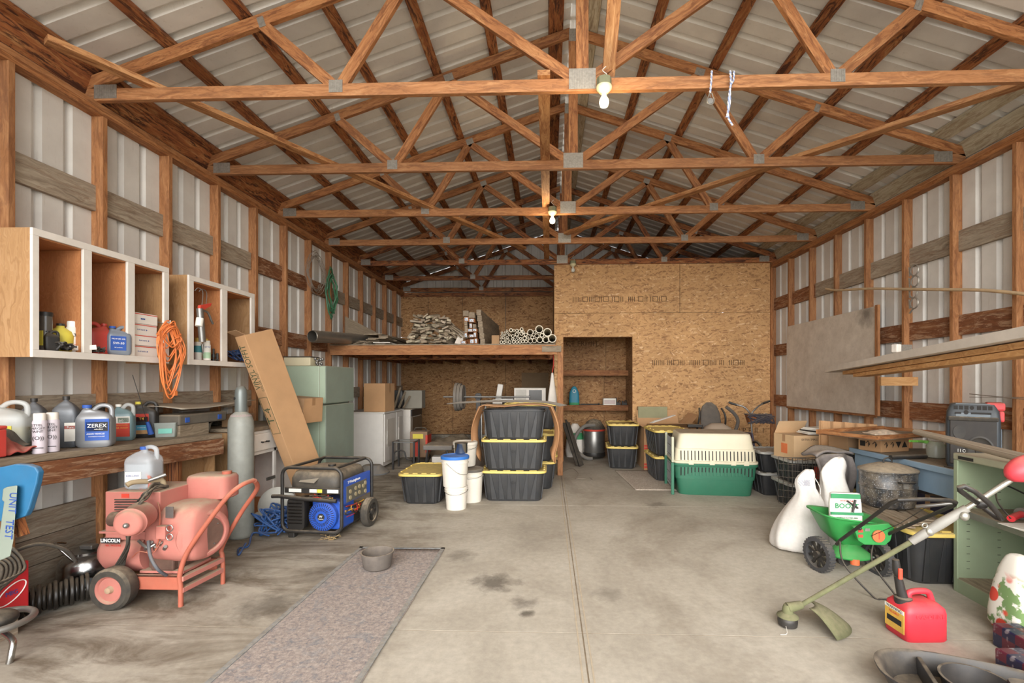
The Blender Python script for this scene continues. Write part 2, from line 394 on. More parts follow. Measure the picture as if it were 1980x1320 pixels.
# partition in front of the store room (strand board), with doorway opening x .27-1.46, z<2.2
wf = root('wall_front_partition'); wf.name = 'wall_partition'
for i, (a, c, z0, z1) in enumerate(((.10, 2.30, 2.625, ZP), (.10, .255, 0.03, 2.62), (.255, 1.475, 2.205, 2.62), (1.475, 3.86, .19, 2.62), (2.305, 3.86, 2.625, ZP))):
    b = MB(); b.box(a+.001, c-.001, YOSB, YOSB+.012, z0, z1); obj('strand_board', b, M_osb, wf)
for a, c, z0, z1 in ((.10, .14, 0, ZP-.04), (.225, .263, 0, 2.2), (1.475, 1.513, 0, 2.2), (3.83, 3.87, 0, ZP-.04)):
    b = MB(); b.box(a, c, YOSB+.013, YOSB+.1, z0, z1); obj('stud', b, M_stud, wf)
b = MB(); b.box(3.862, 3.895, YOSB-.02, YOSB+.06, 0.1, ZP-.08); obj('corner_post', b, M_frame, wf)
b = MB(); b.box(.225, 1.513, YOSB+.013, YOSB+.1, 2.2, 2.29); obj('header', b, M_stud, wf)
b = MB(); b.box(.1, 3.86, YOSB+.013, YOSB+.1, ZP-.04, ZP); obj('top_plate', b, M_purl, wf)
b = MB(); b.box(1.48, 3.86, YOSB, YOSB+.1, 0, .19); obj('concrete_curb', b, M_conc, wf)
b = MB(); b.box(.103, .115, YOSB+.1, YB, 0, ZP); obj('strand_board', b, M_osbd, wf)
# store room inside the doorway
wi = root('wall_storeroom')
YI = 9.72
for a, c, z0, z1 in ((.116, 1.19, 1.6, 3.0), (1.195, 2.3, 1.6, 3.0), (.116, 1.15, .0, 1.595), (1.155, 2.3, .0, 1.595)):
    b = MB(); b.box(a, c, YI, YI+.012, z0, z1); obj('strand_board', b, M_osbd, wi)
b = MB(); b.box(1.6, 1.612, YOSB+.1, YI, 0, 3); obj('strand_board', b, M_osbd, wi)
for z in (1.19+.44, .93):
    b = MB(); b.box(.13, 1.595, YI-.32, YI-.001, z-.01, z+.012); s = obj('shelf_board', b, M_grey, wi)
    b = MB(); b.box(.13, 1.595, YI-.36, YI-.322, z-.095, z+.012); obj('shelf_rail', b, M_frame, wi)
INK = mat('faded_stamp', '#5f452c', .9, 0, .3, 0, 30)
def stamp(par, s, size, x, y, z):
    text(s, size, INK, par, (x, y, z), FRONT, depth=.0003)
stamp(wf, 'IIII \u25a1III\u25a1I\u25a1 I\u25a1II  IIII \u25a1II I\u25a1I\u25a1', .13, 1.25, YOSB-.001, 2.86)
stamp(wf, 'IIIIIII III\u25a1III  IIIIII \u25a1IIII III  II\u25a1III', .13, 2.62, YOSB-.001, 1.74)
stamp(wf, 'I I P P II  I', .13, 3.5, YOSB-.001, .56)
stamp(wi, 'CT FRI  IIT', .15, .7, YI-.001, 2.2)
# ------------------------------------------------------------------ trusses
th_ord = ['nearest the camera, carrying the first bulb', 'second from the camera', 'third from the camera, carrying the second bulb', 'fourth from the camera', 'above the strand board partition', 'sixth from the camera, over the loft', 'farthest, against the back gable']
def truss(k, y):
    t = thing('roof_truss', 'wooden roof truss with metal gusset plates, '+th_ord[k], 'truss', (XC, y, ZP), group='roof trusses')
    mfm = M_frame if k < 4 else M_purl
    def mem(n, p, q, hh=.089, th=.038, m=None):
        b = MB(); b.beam((p[0], 0, p[1]), (q[0], 0, q[1]), th, hh, up=(0, 0, 1) if abs(q[0]-p[0]) > .01 else (1, 0, 0)); obj(n, b, m or mfm, t, bev=.002)
    mem('bottom_chord', (-3.68, .045), (3.71, .045), m=M_stud if k < 4 else None)
    cz = lambda d: 1.345-d/3
    for s in (-1, 1):
        mem('top_chord', (s*3.74, cz(3.74)), (s*.02, cz(.02)))
        mem('web', (s*2.33, cz(2.33)-.03), (s*1.81, .09), .08, .036)
        mem('web', (s*1.74, .09), (s*1.22, cz(1.22)-.03), .08, .036)
        mem('web', (s*1.22, cz(1.22)-.04), (s*.06, .09), .08, .036)
    mem('king_post', (0, .09), (0, cz(0)-.04))
    def plate(x, z, w, h, rot=0):
        b = MB(); b.box(-w/2, w/2, -.0225, -.0195, -h/2, h/2, Matrix.Translation((x, 0, z)) @ Matrix.Rotation(rot, 4, 'Y'))
        n = int(w/.016)
        for i in range(n): xx = -w/2+(i+.5)*w/n; b.box(xx-.002, xx+.002, -.0245, -.022, -h/2+.005, h/2-.005, Matrix.Translation((x, 0, z)) @ Matrix.Rotation(rot, 4, 'Y'))
        obj('gusset_plate', b, M_galv, t)
    for s in (-1, 1):
        plate(s*3.5, .065, .17, .1); plate(s*1.78, .07, .1, .09); plate(s*2.33, cz(2.33)-.02, .05, .075, s*.32); plate(s*1.22, cz(1.22)-.02, .09, .07, s*.32)
    plate(0, .085, .19, .145); plate(0, cz(0)-.04, .08, .12)
    return t
for k, y in enumerate(TY): truss(k, y if k < 6 else y-.03)
def tagobj(name, mb, m, label, cat, group=None, **kw):
    o = obj(name, mb, m, **kw); return tag(o, label, cat, group)
b = MB(); b.beam((-3.2, 2.86, ZP+.109), (-.4, 7.6, ZP+.109), .089, .038); tagobj('diagonal_brace', b, M_brace, 'long light wooden brace lying across the truss chords on the left', 'brace', 'diagonal roof braces')
b = MB(); b.beam((3.75, 3.22, ZP+.109), (.25, 6.85, ZP+.109), .089, .038); tagobj('diagonal_brace', b, M_brace, 'long light wooden brace lying across the truss chords on the right', 'brace', 'diagonal roof braces')
b = MB(); b.box(-.078, .011, 3.28, 8.3, ZP+.09, ZP+.128); tagobj('runner_board', b, M_brace, 'board lying lengthwise on the truss chords beside the king posts', 'board')
b = MB(); b.beam((.43, 3.37, ZP+.13), (.43, 2.25, 4.76), .089, .038, up=(0, 1, 1)); tagobj('sway_brace', b, M_brace, 'rough bleached plank slanting up beside the nearest lamp to the roof', 'brace')
# ------------------------------------------------------------------ lamps on the trusses
M_boxg = mat('dull_green_box', '#85876a', .6, .2, .1, .3, 14)
M_bulb = mat('glowing_bulb', '#ffffff', .3, 0, 0, 0, emit=('#ffdca0', 5))
def lamp(p, label, lit=True):
    t = thing('ceiling_lamp', label, 'lamp', p, group='bare bulb lamps')
    b = MB(); b.lathe([(.052, .015), (.052, .07)], n=8); b.box(-.02, .02, .01, .055, .02, .06); obj('junction_box', b, M_boxg, t)
    b = MB(); b.lathe([(.018, -.035), (.03, -.028), (.054, .0), (.056, .014)]); obj('lamp_holder', b, mat('yellowed_porcelain', '#c9c09a', .5), t, smooth=True)
    b = MB(); b.lathe([(.013, -.035), (.015, -.048), (.03, -.075), (.034, -.095), (.026, -.12), (.004, -.13)]); o = obj('bulb', b, M_bulb if lit else mat('unlit_bulb', '#c9c9c0', .2), t, smooth=60)
    b = MB(); b.tube(spline([(.01, 0, .07), (.02, 0, .1), (-.01, .0, .13), (.015, .02, .17)]), .003); obj('wire', b, M_paper, t)
    if lit:
        l = bpy.data.lights.new('bulb_light', 'POINT'); l.energy = 6; l.color = (1, .78, .5); l.shadow_soft_size = .04
        o = bpy.data.objects.new('bulb_light', l); COL.objects.link(o); o.parent = t; o.location = (0, -.03, -.17)
    return t
lamp(at(1168, 172, 3.26), 'bare lit bulb in green box on the nearest truss')
lamp(at(1068, 412, 5.70), 'bare lit bulb on the third truss')
lamp(at(1108, 512, 8.14), 'small unlit bulb hanging from the truss at the partition top', False)
# ------------------------------------------------------------------ generic builders
def bx(x0, x1, y0, y1, z0, z1): return MB().box(x0, x1, y0, y1, z0, z1)
M_lblw = mat('white_label', '#e6e2d8', .6, 0, .03, .15)
M_lblb = mat('blue_label', '#2450a0', .6, 0, .1, .15)
M_lblr = mat('red_label', '#c8402f', .6, 0, .1, .15)
M_lbly = mat('yellow_label', '#d8c84a', .6, 0, .1, .15)
M_lblk = mat('black_label', '#1b1b20', .6, 0, .1, .15)
M_lblg = mat('green_label', '#2f8a57', .6, 0, .1, .15)
M_txtw = mat('white_lettering', '#f2f0ea', .6, 0, 0, 0)
M_txtb = mat('blue_lettering', '#2a4a90', .6, 0, 0, 0)
M_txtr = mat('red_lettering', '#c23a30', .6, 0, 0, 0)
M_txty = mat('orange_lettering', '#e8b04a', .6, 0, 0, 0)
M_plwo = wood('cabinet_plywood_inside', '#a3663c', '#b97a4a', '#c98c5a', gx=.9, gy=9, warp=2.5)
M_oak = wood('oak_panel', '#8d6842', '#a67f55', '#b59169', gx=1, gy=22, warp=1.2)
M_wpaint = mat('chipped_white_paint', '#ddd6cc', .6, 0, .07, .25, 9)
def jug(label, loc, rz, w, d, h, m, capm, cat='jug', labels=(), texts=(), handle=1, fill=None, group=None, capx=None, hm=None):
    """handled rectangular jug; labels: (mat, x0,x1,z0,z1) on -Y face; texts: (str,size,mat,x,z)"""
    t = thing('plastic_jug', label, cat, loc, rz, group)
    cx = -w*.24*handle if capx is None else capx
    b = MB(); b.rlathe([(.86, 0), (.97, .012), (1, .03), (1, h*.62), (.98, h*.68), ((.9), h*.745)], w, d, 5, 32)
    R = [b.v[-32:]]
    pr = []
    for k, (sc, z, sh) in enumerate(((.78, .79, .1), (.55, .85, .45), (.34, .885, .8), (.2, .905, 1), (.17, .94, 1))):
        r = []
        for i in range(32):
            a = 2*PI*(i+.5)/32; ca, sa = math.cos(a), math.sin(a); e = .4+.6*k/4
            rad = .5*sc; r.append(Vector((cx*sh+w*rad*math.copysign(abs(ca)**e, ca)*(1 if k < 4 else 1), max(d, w*.9)*rad*math.copysign(abs(sa)**e, sa)*(d/w if k < 2 else 1), h*z)))
        pr.append(r)
    b.f.pop(); b.uv.pop()
    last = list(range(len(b.v)-32, len(b.v)))
    for r in pr:
        n = b.ring(r)
        for i in range(32): j = (i+1) % 32; b._face((last[i], last[j], n[j], n[i]))
        last = n
    b._face(last)
    obj('jug_body', b, m, t, smooth=50)
    if handle:
        b = MB(); s = handle; b.tube(spline([(cx*.55+s*w*.04, 0, h*.84), (s*w*.08, 0, h*.965), (s*w*.27, 0, h*.985), (s*w*.41, 0, h*.93), (s*w*.44, 0, h*.8), (s*w*.43, 0, h*.68)]), min(.014, d*.15), 10); obj('jug_handle', b, hm or m, t, smooth=60)
    b = MB(); b.cyl((cx, 0, h*.93), (cx, 0, h), w*.105+.004, n=20); obj('cap', b, capm, t, smooth=40)
    for lm, x0, x1, z0, z1 in labels: obj('label_panel', bx(x0, x1, -d/2-.002, -d/2+.003, z0, z1), lm, t)
    for s_, sz, tm, x, z in texts: text(s_, sz, tm, t, (x, -d/2-.0035, z), FRONT, depth=.0004)
    if fill: obj('liquid', MB().rlathe([(.8, .004), (.95, .02), (.95, h*fill)], w, d, 5, 32), mat('yellow_liquid', '#c9bd4e', .1, 0, 0, 0) if m is M_trans else mat('clear_liquid', '#c4cbd0', .1, 0, 0, 0, alpha=.55), t, smooth=50)
    return t
def can(label, loc, r, h, m, capm, cat='spray can', texts=(), group=None, band=None, rz=0):
    t = thing('spray_can', label, cat, loc, rz, group)
    b = MB(); b.lathe([(r*.96, 0), (r, .004), (r, h*.78), (r*.9, h*.82)], n=28); obj('can_body', b, m, t, smooth=40)
    b = MB(); b.lathe([(r*.86, h*.81), (r*.86, h*.97), (r*.78, h)], n=28); obj('cap', b, capm, t, smooth=40)
    if band: b = MB(); b.lathe([(r+.0008, h*band[1]), (r+.0008, h*band[2])], n=28, cap=(False, False)); obj('label_band', b, band[0], t, smooth=40)
    for s_, sz, tm, z in texts: text(s_, sz, tm, t, (0, -r-.001, z), FRONT, depth=.0004)
    return t
def carton(label, loc, rz, w, d, h, m, flaps=0, cat='box', texts=(), open_=False, group=None, rx=0, ry=0, name='cardboard_box'):
    t = thing(name, label, cat, loc, rz, group, rx, ry)
    if open_:
        b = MB(); k = .004
        b.box(-w/2, w/2, -d/2, d/2, 0, k); b.box(-w/2, -w/2+k, -d/2, d/2, k, h); b.box(w/2-k, w/2, -d/2, d/2, k, h); b.box(-w/2+k, w/2-k, -d/2, -d/2+k, k, h); b.box(-w/2+k, w/2-k, d/2-k, d/2, k, h)
        obj('box_body', b, m, t)
        for ax, s, ang in ((0, -1, .5), (0, 1, .9), (1, 1, 1.2), (1, -1, .35)):
            b = MB(); L = flaps or d*.45
            if ax == 0: mm = Matrix.Translation((s*w/2, 0, h)) @ Matrix.Rotation(s*(PI/2-ang)*1, 4, 'Y'); b.box(-.002, .002, -d/2, d/2, 0, L, mm)
            else: mm = Matrix.Translation((0, s*d/2, h)) @ Matrix.Rotation(-s*(PI/2-ang), 4, 'X'); b.box(-w/2, w/2, -.002, .002, 0, L, mm)
            obj('flap', b, m, t)
    else:
        obj('box_body', bx(-w/2, w/2, -d/2, d/2, 0, h), m, t, bev=.003)
        obj('tape', bx(-w/2-.0006, w/2+.0006, -.025, .025, h*.7, h+.0008), mat('packing_tape', '#9a7450', .35), t)
    for s_, sz, tm, x, z in texts: text(s_, sz, tm, t, (x, -d/2-.0008, z), FRONT, depth=.0004)
    return t
# ------------------------------------------------------------------ left wall cabinets
def wall_cabinet(label, ya, yb, zb, zt, opens):
    t = thing('wall_cabinet', label, 'cabinet', (-3.34, ya, zb), group='open wall cabinets'); L = yb-ya; H = zt-zb; D = .34
    for y in (0, L-.016): obj('side_panel', bx(0, D-.018, y, y+.016, 0, H), M_oak, t, bev=.001)
    obj('back_panel', bx(.0, .008, .017, L-.017, .02, H-.02), M_plwo, t)
    obj('top_panel', bx(.009, D-.018, .017, L-.017, H-.05, H-.035), M_plwo, t)
    obj('bottom_panel', bx(.009, D-.018, .017, L-.017, .03, .045), M_plwo, t)
    b = MB(); ed = [0]+[v-ya for p in opens for v in p]+[L]
    b.box(D-.018, D, 0, L, H-.042, H); b.box(D-.018, D, 0, L, 0, .044)
    for i in range(0, len(ed), 2): b.box(D-.018, D, ed[i], ed[i+1], .044, H-.042)
    obj('face_frame', b, M_wpaint, t, bev=.002)
    for i in range(2, len(ed)-2, 2): obj('divider', bx(.01, D-.02, (ed[i]+ed[i+1])/2-.03, (ed[i]+ed[i+1])/2-.018, .046, H-.052), M_plwo, t)
    return t
wall_cabinet('larger open three-bay wall cabinet with white face frame, at the left edge', 2.61, 3.586, 1.555, 2.31, ((2.646, 2.908), (2.963, 3.223), (3.281, 3.537)))
wall_cabinet('smaller open two-bay wall cabinet, behind the hanging orange cord', 3.79, 4.66, 1.555, 2.305, ((3.842, 4.18), (4.255, 4.604)))
ZC = 1.601
# bay 1
def cb(px, x=-3.1, z=ZC): p = atx(px, 700, x); return (x, p.y, z)
RZL = 1.15         # jugs in the cabinet turned towards the room
t = thing('storage_jar', 'tall dark clear canister at the left end of the larger wall cabinet', 'jar', cb(88, -3.08)); b = MB(); b.lathe([(.03, 0), (.032, .01), (.032, .21)]); obj('jar_body', b, mat('smoky_clear', '#55504a', .15, 0, .1, .2), t, smooth=40); b = MB(); b.lathe([(.034, .21), (.034, .235)]); obj('lid', b, M_black, t, smooth=40)
obj('label_panel', bx(-.012, .02, -.034, -.031, .03, .12), M_lbly, t)
jug('small black oil jug in the first bay of the larger wall cabinet', cb(99, -3.05), RZL, .07, .05, .12, M_black, M_black, handle=1)
t = thing('round_bottle', 'round yellow bottle in the first bay of the larger wall cabinet', 'bottle', cb(117, -3.11)); b = MB(); b.lathe([(.05, 0), (.062, .01), (.064, .1), (.055, .13), (.02, .155), (.018, .17)]); obj('bottle_body', b, M_lbly, t, smooth=50); obj('cap', MB().lathe([(.02, .165), (.02, .18)]), M_black, t)
can('white spray can in the first bay of the larger wall cabinet', cb(140, -3.08), .03, .2, M_lblw, M_txtw, texts=(('\u01463', .03, M_ink, .11), ('Roadway', .013, M_txtr, .05)), rz=.9)
jug('white and red oil jug half behind the first cabinet stile', cb(153, -3.16), RZL, .11, .07, .19, M_lblw, M_lblr, labels=((M_lblr, -.04, .04, .09, .13), (M_lblr, -.04, .04, .02, .05)), texts=(('V', .05, M_txtr, 0, .11),))
b = MB()
for i in range(26): a = i*.5; b.tube(spline([(random.uniform(-.06, .06), random.uniform(-.05, .05), random.uniform(.0, .05)) for _ in range(3)], 4), .006, 5)
o = obj('tangled_gloves', b, M_black); o.location = cb(118, -3.04, ZC+.006); tag(o, 'crumpled black work gloves at the front of the first cabinet bay', 'gloves')
b = MB(); b.box(-.09, .09, -.02, .02, 0, .03, rotm(0, -.12, .9)); o = obj('trim_offcut', b, M_wpaint); o.location = cb(150, -3.05, ZC+.012); tag(o, 'white trim offcut lying at the front of the first cabinet bay', 'offcut')
# bay 2
jug('red oil jug in the middle bay of the larger wall cabinet', cb(190, -3.12), RZL, .13, .09, .215, mat('red_plastic', '#b8392f', .4, 0, .1, .2), mat('red_plastic', '#b8392f'), handle=-1)
jug('grey motor oil jug with a blue cap in the middle cabinet bay', cb(229, -3.05), RZL-.1, .135, .085, .2, mat('grey_plastic', '#7d8590', .4, .2, .06, .15), M_lblb, labels=((M_lblb, -.055, .03, .03, .13),), texts=(('MOTOR OIL', .014, M_txtw, -.012, .11), ('5W-30', .022, M_txtw, -.012, .08), ('full synthetic', .009, M_txtw, -.012, .05)))
b = MB()
for i in range(14): b.tube(spline([(random.uniform(-.05, .05), random.uniform(-.04, .04), random.uniform(.0, .04)) for _ in range(3)], 4), .004, 5)
o = obj('cable_scraps', b, M_black); o.location = cb(183, -3.03, ZC+.004); tag(o, 'small dark cable scraps beside the red jug in the cabinet', 'cables')
# bay 3 flat rate boxes
for i, (w_, x) in enumerate(((.3, -3.18), (.3, -3.17), (.3, -3.185), (.29, -3.18))):
    lab = ['lowest', 'second from the bottom', 'third from the bottom', 'topmost'][i]
    t = thing('mailing_box', 'white red-striped mailing box, %s of the cabinet stack' % lab, 'box', (x+.01, 3.365, ZC+i*.081), group='white mailing boxes')
    obj('box_body', bx(-.12, .135, -.12, .15, 0, .079), M_lblw, t, bev=.001); obj('stripe', bx(.135, .136, -.12, .15, .068, .074), M_lblr, t)
    text('\u25a0\u25a0\u25a0' if i > 2 else 'FLAT RATE  \u25b6', .014, M_txtb, t, (.137, .02, .035), RIGHTF, depth=.0003)
# bay 4, 5
for i, (px, l) in enumerate(((383, 'left'), (396, 'right'))):
    can('yellow-capped teal-banded spray can, %s of the pair in the smaller cabinet' % l, cb(px, -3.12), .03, .2, M_lblw, mat('gold_cap', '#c9a94a', .4), band=(mat('teal_band', '#3f8a92', .5), .35, .65), group='yellow capped spray cans')
can('white and green spray can in front of the yellow-capped pair', cb(400, -3.04), .029, .175, M_lblw, M_lblw, band=(mat('pale_green', '#a9c9a6', .5), .1, .4), texts=(('spray', .02, M_txtb, .12),), rz=.8)
t = thing('hand_pump', 'small grease fitting and pump parts by the middle stile of the smaller cabinet', 'pump', cb(413, -3.04)); b = MB(); b.cyl((0, 0, 0), (0, 0, .11), .008); b.cyl((0, 0, .03), (0, 0, .06), .016); b.tube([(-.04, 0, .01), (.05, 0, .01)], .006); b.cyl((.02, .02, 0), (.02, .02, .07), .01); obj('pump_body', b, M_black, t, smooth=40)
b = MB()
for i in range(9): b.tube(spline([(random.uniform(-.12, .12)*.5, random.uniform(-.11, .11), random.uniform(.01, .13)) for _ in range(4)], 5), .006, 5)
o = obj('blue_cable_bundle', b, mat('blue_cable', '#234a7c', .5)); o.location = cb(462, -3.12, ZC+.006); tag(o, 'bundle of blue and black cable in the right bay of the smaller cabinet', 'cable')
# caulking gun on hooks
p = atx(392, 600, -2.96)
t = thing('caulking_gun', 'red and grey caulking gun hanging from the smaller cabinet frame', 'caulking gun', (p.x, p.y, 1.98))
R = rotm(.25, 0, 0)
b = MB(); b.cyl(R @ Vector((0, -.06, -.22)), R @ Vector((0, -.02, .06)), .026); b.cyl(R @ Vector((0, -.063, -.24)), R @ Vector((0, -.075, -.32)), .012, .004); obj('cartridge', b, M_steel, t, smooth=40)
b = MB(); b.cyl((0, -.03, -.03), (0, -.045, -.1), .0275); obj('cartridge_label', b, M_lblw, t, smooth=40)
b = MB(); b.prism([(-.03, 0), (.1, .07), (.115, .1), (-.02, .06)], -.012, .012, rotm(0, 0, PI/2) @ Matrix.Translation((-.02, 0, .02))); obj('gun_handle', b, M_lblr, t, bev=.003)
b = MB(); b.tube(spline([(0, .0, .04), (0, .06, .03), (0, .1, -.03), (0, .12, -.06)]), .009); obj('trigger', b, M_steel, t, smooth=60)
b = MB()
for y in (-.01, .035): b.tube(spline([(0, y, .08), (.0, y+.01, .2), (-.01, y-.03, .225), (-.03, y-.04, .2)]), .003, 6)
obj('hook', b, M_steel, t)
# orange extension cord hanging
M_orange = mat('orange_cord', '#e07b3e', .5, 0, .08, .15, 20)
b = MB(); cy = 3.53
for k in range(13):
    w_ = random.uniform(.05, .12); bot = random.uniform(1.2, 1.5) if k > 3 else random.uniform(1.5, 1.7); ox = random.uniform(-.03, .03); top = random.uniform(1.83, 1.89)
    P = [(-2.955+.012*(k % 3), cy+ox, top), (-2.95, cy+ox+w_*.7, top-.09), (-2.94, cy+ox+w_, (top+bot)/2), (-2.95, cy+ox+w_*.55, bot+.07), (-2.955, cy+ox, bot), (-2.95, cy+ox-w_*.6, bot+.08), (-2.94, cy+ox-w_*.95, (top+bot)/2), (-2.955, cy+ox-w_*.7, top-.08)]
    b.tube(spline(P, 7, True), .0052, 6, True)
b.tube(spline([(-2.95, cy-.07, 1.75), (-2.93, cy, 1.68), (-2.93, cy+.07, 1.73)]), .006, 6)
t = thing('extension_cord', 'coiled orange extension cord hanging between the two wall cabinets', 'cord', (-3.0, cy, 1.2)); o = obj('cord_coil', b, M_orange, t, smooth=60); o.location = (3.0, -cy, -1.2)
obj('plug', bx(.03, .055, .04, .075, .1, .14), M_orange, t, bev=.004)
obj('hook', MB().tube(spline([(-.06, 0, .68), (0.04, 0, .66), (.055, 0, .69)]), .004, 6), M_steel, t)
# ------------------------------------------------------------------ workbench
def bz(y): return 1.0-.05*(y-2.3)/1.8
t = thing('workbench', 'long rough wooden workbench along the left wall', 'workbench', (-3.2, 2.9, 0))
def bp(n, mb, m, **k): o = obj(n, mb, m, t, **k); o.location = (3.2, -2.9, 0); return o
for i in range(3):
    b = MB(); x1 = -2.925-.14*i; b.beam((x1-.07, 1.55, bz(1.55)-.02), (x1-.07+(.03 if i else .04), 4.03, bz(4.03)-.02), .136, .04); bp('bench_plank', b, M_dusty, bev=.004)
b = MB(); b.beam((-2.945, 1.55, bz(1.55)-.11), (-2.885, 4.02, bz(4.02)-.11), .038, .135); bp('front_rail', b, M_girtb, bev=.004)
b = MB(); b.lathe([(.055, 0), (.06, .3), (.05, .6), (.055, .8)], (-2.99, 3.62, 0), n=12); bp('log_post', b, M_purl, smooth=60)
bp('end_panel', bx(-3.33, -2.94, 3.99, 4.01, 0, .84), M_oak); bp('shelf_panel', bx(-3.04, -3.02, 3.42, 3.98, .0, .82), M_oak)
# items on the bench
RZB = .55
def on(px, x): p = atx(px, 860, x); return (x, p.y, bz(p.y)+.001)
def onb(px, py):     # front contact pixel on the bench top
    z = .98
    for _ in range(3): q = G(px, py, z); z = bz(q.y)
    return Vector((q.x, q.y, z+.001))
M_sil = mat('silver_plastic', '#8b8d90', .35, .3, .05, .2, 8)
M_trans = mat('milky_plastic', '#c9cbc8', .35, 0, .04, .15, 8, alpha=.55)
q = onb(186, 861); jug('silver gallon antifreeze jug with a blue label and blue cap on the bench', (-2.995, 2.985, bz(2.99)+.002), .42, .19, .11, .275, M_sil, M_lblb, handle=1,
    labels=((M_lblb, -.035, .088, .045, .185), (M_lblk, -.03, .083, .105, .165)), texts=(('ZEREX', .034, M_txtw, .027, .14), ('valvoline', .013, M_txtw, .035, .118), ('ASIAN VEHICLE', .0135, M_txtw, .02, .088), ('ANTIFREEZE COOLANT', .008, M_txtw, .025, .07)))
q = onb(238, 853); jug('clear jug of car wash with a red label next to the antifreeze', q+Vector((-.06, .07, 0)), .42, .13, .09, .27, mat('teal_liquid', '#6c868a', .3, 0, .05, .15), M_lblw, handle=1, labels=((M_lblr, -.045, .05, .03, .13), (M_lblw, -.045, .05, .13, .18), (M_lblg, -.02, .045, .135, .172)), texts=(('(o)', .024, M_txtw, -.0, .15), ('CONCENTRATED', .01, M_txty, 0, .115), ('CAR WASH', .016, M_txty, 0, .095)), hm=M_trans)
q = onb(274, 847); jug('black oil jug with a yellow cap at the right of the row', q+Vector((-.04, .08, 0)), .42, .165, .095, .285, M_black, M_lbly, handle=1, capx=-.045, labels=((M_lblr, -.06, .035, .13, .19), (M_lblk, -.055, .03, .1, .165), (mat('sky_label', '#4aa0c0', .5), -.06, .035, .06, .1), (mat('tan_label', '#b58a5a', .6), -.06, .035, .03, .06)), texts=(('T4', .03, M_txty, -.01, .15), ('ENGINE OIL', .01, M_txtw, -.01, .08)))
q = onb(132, 861); jug('tall grey oil jug with a white label behind the antifreeze', (-3.14, 2.93, bz(2.87)+.002), .42, .13, .09, .33, mat('charcoal_plastic', '#5f6368', .35, .2, .06, .2), M_black, handle=0, capx=-.0, labels=((M_lblw, .01, .068, .04, .16), (M_lblr, .01, .068, .12, .14)), texts=(('Pure', .018, M_txtw, .04, .13),))
q = onb(95, 858); jug('tall grey oil jug without handle behind the paint cans', (-3.255, 2.84, bz(2.87)+.002), .42, .12, .09, .32, mat('charcoal_plastic', ''), M_black, handle=0, capx=0)
for i, (px, l) in enumerate(((84, 'left'), (104, 'right'))):
    can('white-capped marking paint can, %s of the pair at the bench front' % l, (-2.985, 2.635+.07*i, bz(2.67)+.002), .032, .235, mat('lilac_white', '#c9bfc6', .4), M_wpaint, group='marking paint cans', rz=.5,
        texts=(('STEEL', .019, M_ink, .165), ('TARGET', .019, M_ink, .147), ('PAINT', .019, M_ink, .129), ('((O))', .03, M_ink, .09), ('\u25ac\u25ac\u25ac\u25ac', .014, M_ink, .035)))
q = onb(30, 852); jug('large cloudy jug of yellow liquid with a white cap at the left', (-3.21, 2.64, bz(2.6)+.002), .42, .24, .15, .3, M_trans, M_lblw, handle=1, labels=((M_lbly, -.06, .07, .05, .16),), texts=(('ETHYL', .02, M_ink, -.01, .14),), fill=.5)
q = onb(62, 855); jug('short dark bottle between the cloudy jug and the paint cans', (-3.04, 2.70, bz(2.7)+.002), .42, .085, .085, .2, mat('brown_black', '#2e2823', .3), M_black, handle=0, capx=0, cat='bottle')
t = thing('metal_toolbox', 'red metal toolbox at the left edge of the bench', 'toolbox', (-3.08, 2.33, bz(2.3)+.002)); obj('box_body', bx(-.16, .12, -.1, .12, 0, .15), mat('red_enamel', '#c23b34', .4), t, bev=.006); obj('lid', bx(-.163, .123, -.103, .123, .151, .17), mat('red_enamel', ''), t, bev=.008)
q = onb(50, 866)
b = MB(); b.sheet(lambda u, v: (-.17+.3*u, -.13+.3*v, .02+.12*math.sin(PI*u)*(1-.5*v)*abs(math.sin(PI*v*.9+.4))+.015*math.sin(9*u+5*v)+.01*math.sin(17*v)), 22, 18)
o = obj('folded_jacket', b, mat('red_fabric', '#a8433d', .9, 0, .15, .4, 12), None, smooth=60, solid=.012, sub=1); o.location = (-3.08, 2.50, bz(2.5)+.01); o.scale = (.85, .75, .9); tag(o, 'crumpled red and grey jacket on the bench beside the toolbox', 'jacket')
b = MB(); b.sheet(lambda u, v: (-.15+.22*u, -.13+.3*v, .14*math.sin(PI*u)*(.4+.6*math.sin(PI*v))+.012*math.sin(14*u+6*v)), 18, 18)
c = obj('lining', b, mat('grey_fabric', '#4a4744', .9, 0, .15, .5, 12), o, smooth=60, solid=.01, sub=1); c.location = (-.03, .02, .03)
# clear organiser, trays, tangle, black bundle, boards
M_clear = mat('cloudy_clear', '#a3aba4', .25, 0, .05, .35, 8, alpha=.6)
def tray(label, loc, rz, w, d, h, m, cat='tray', name='plastic_tray', th=.004):
    b = MB(); b.rlathe([(.9, 0), (1, h), (1.05, h), (1.05, h+.006), (.985, h+.006), (.88, th)], w, d, 8, 32, cap=(True, True)); o = obj(name, b, m, None, smooth=40); o.location = loc; o.rotation_euler.z = rz; return tag(o, label, cat)
q = onb(312, 846); tray('cloudy clear plastic organiser box beside the black jug', q+Vector((-.02, .08, 0)), .42, .15, .12, .11, M_clear, 'organiser')
obj('label_panel', bx(-.04, .05, -.064, -.061, .03, .07), mat('mint_label', '#6fb8a8', .5), SC.objects['plastic_tray'])
q = onb(360, 838); tray('shallow grey tray of parts near the far end of the bench', q+Vector((-.03, .12, 0)), .5, .26, .2, .075, mat('grey_tray', '#8f9490', .5, 0, .1, .4, 8))
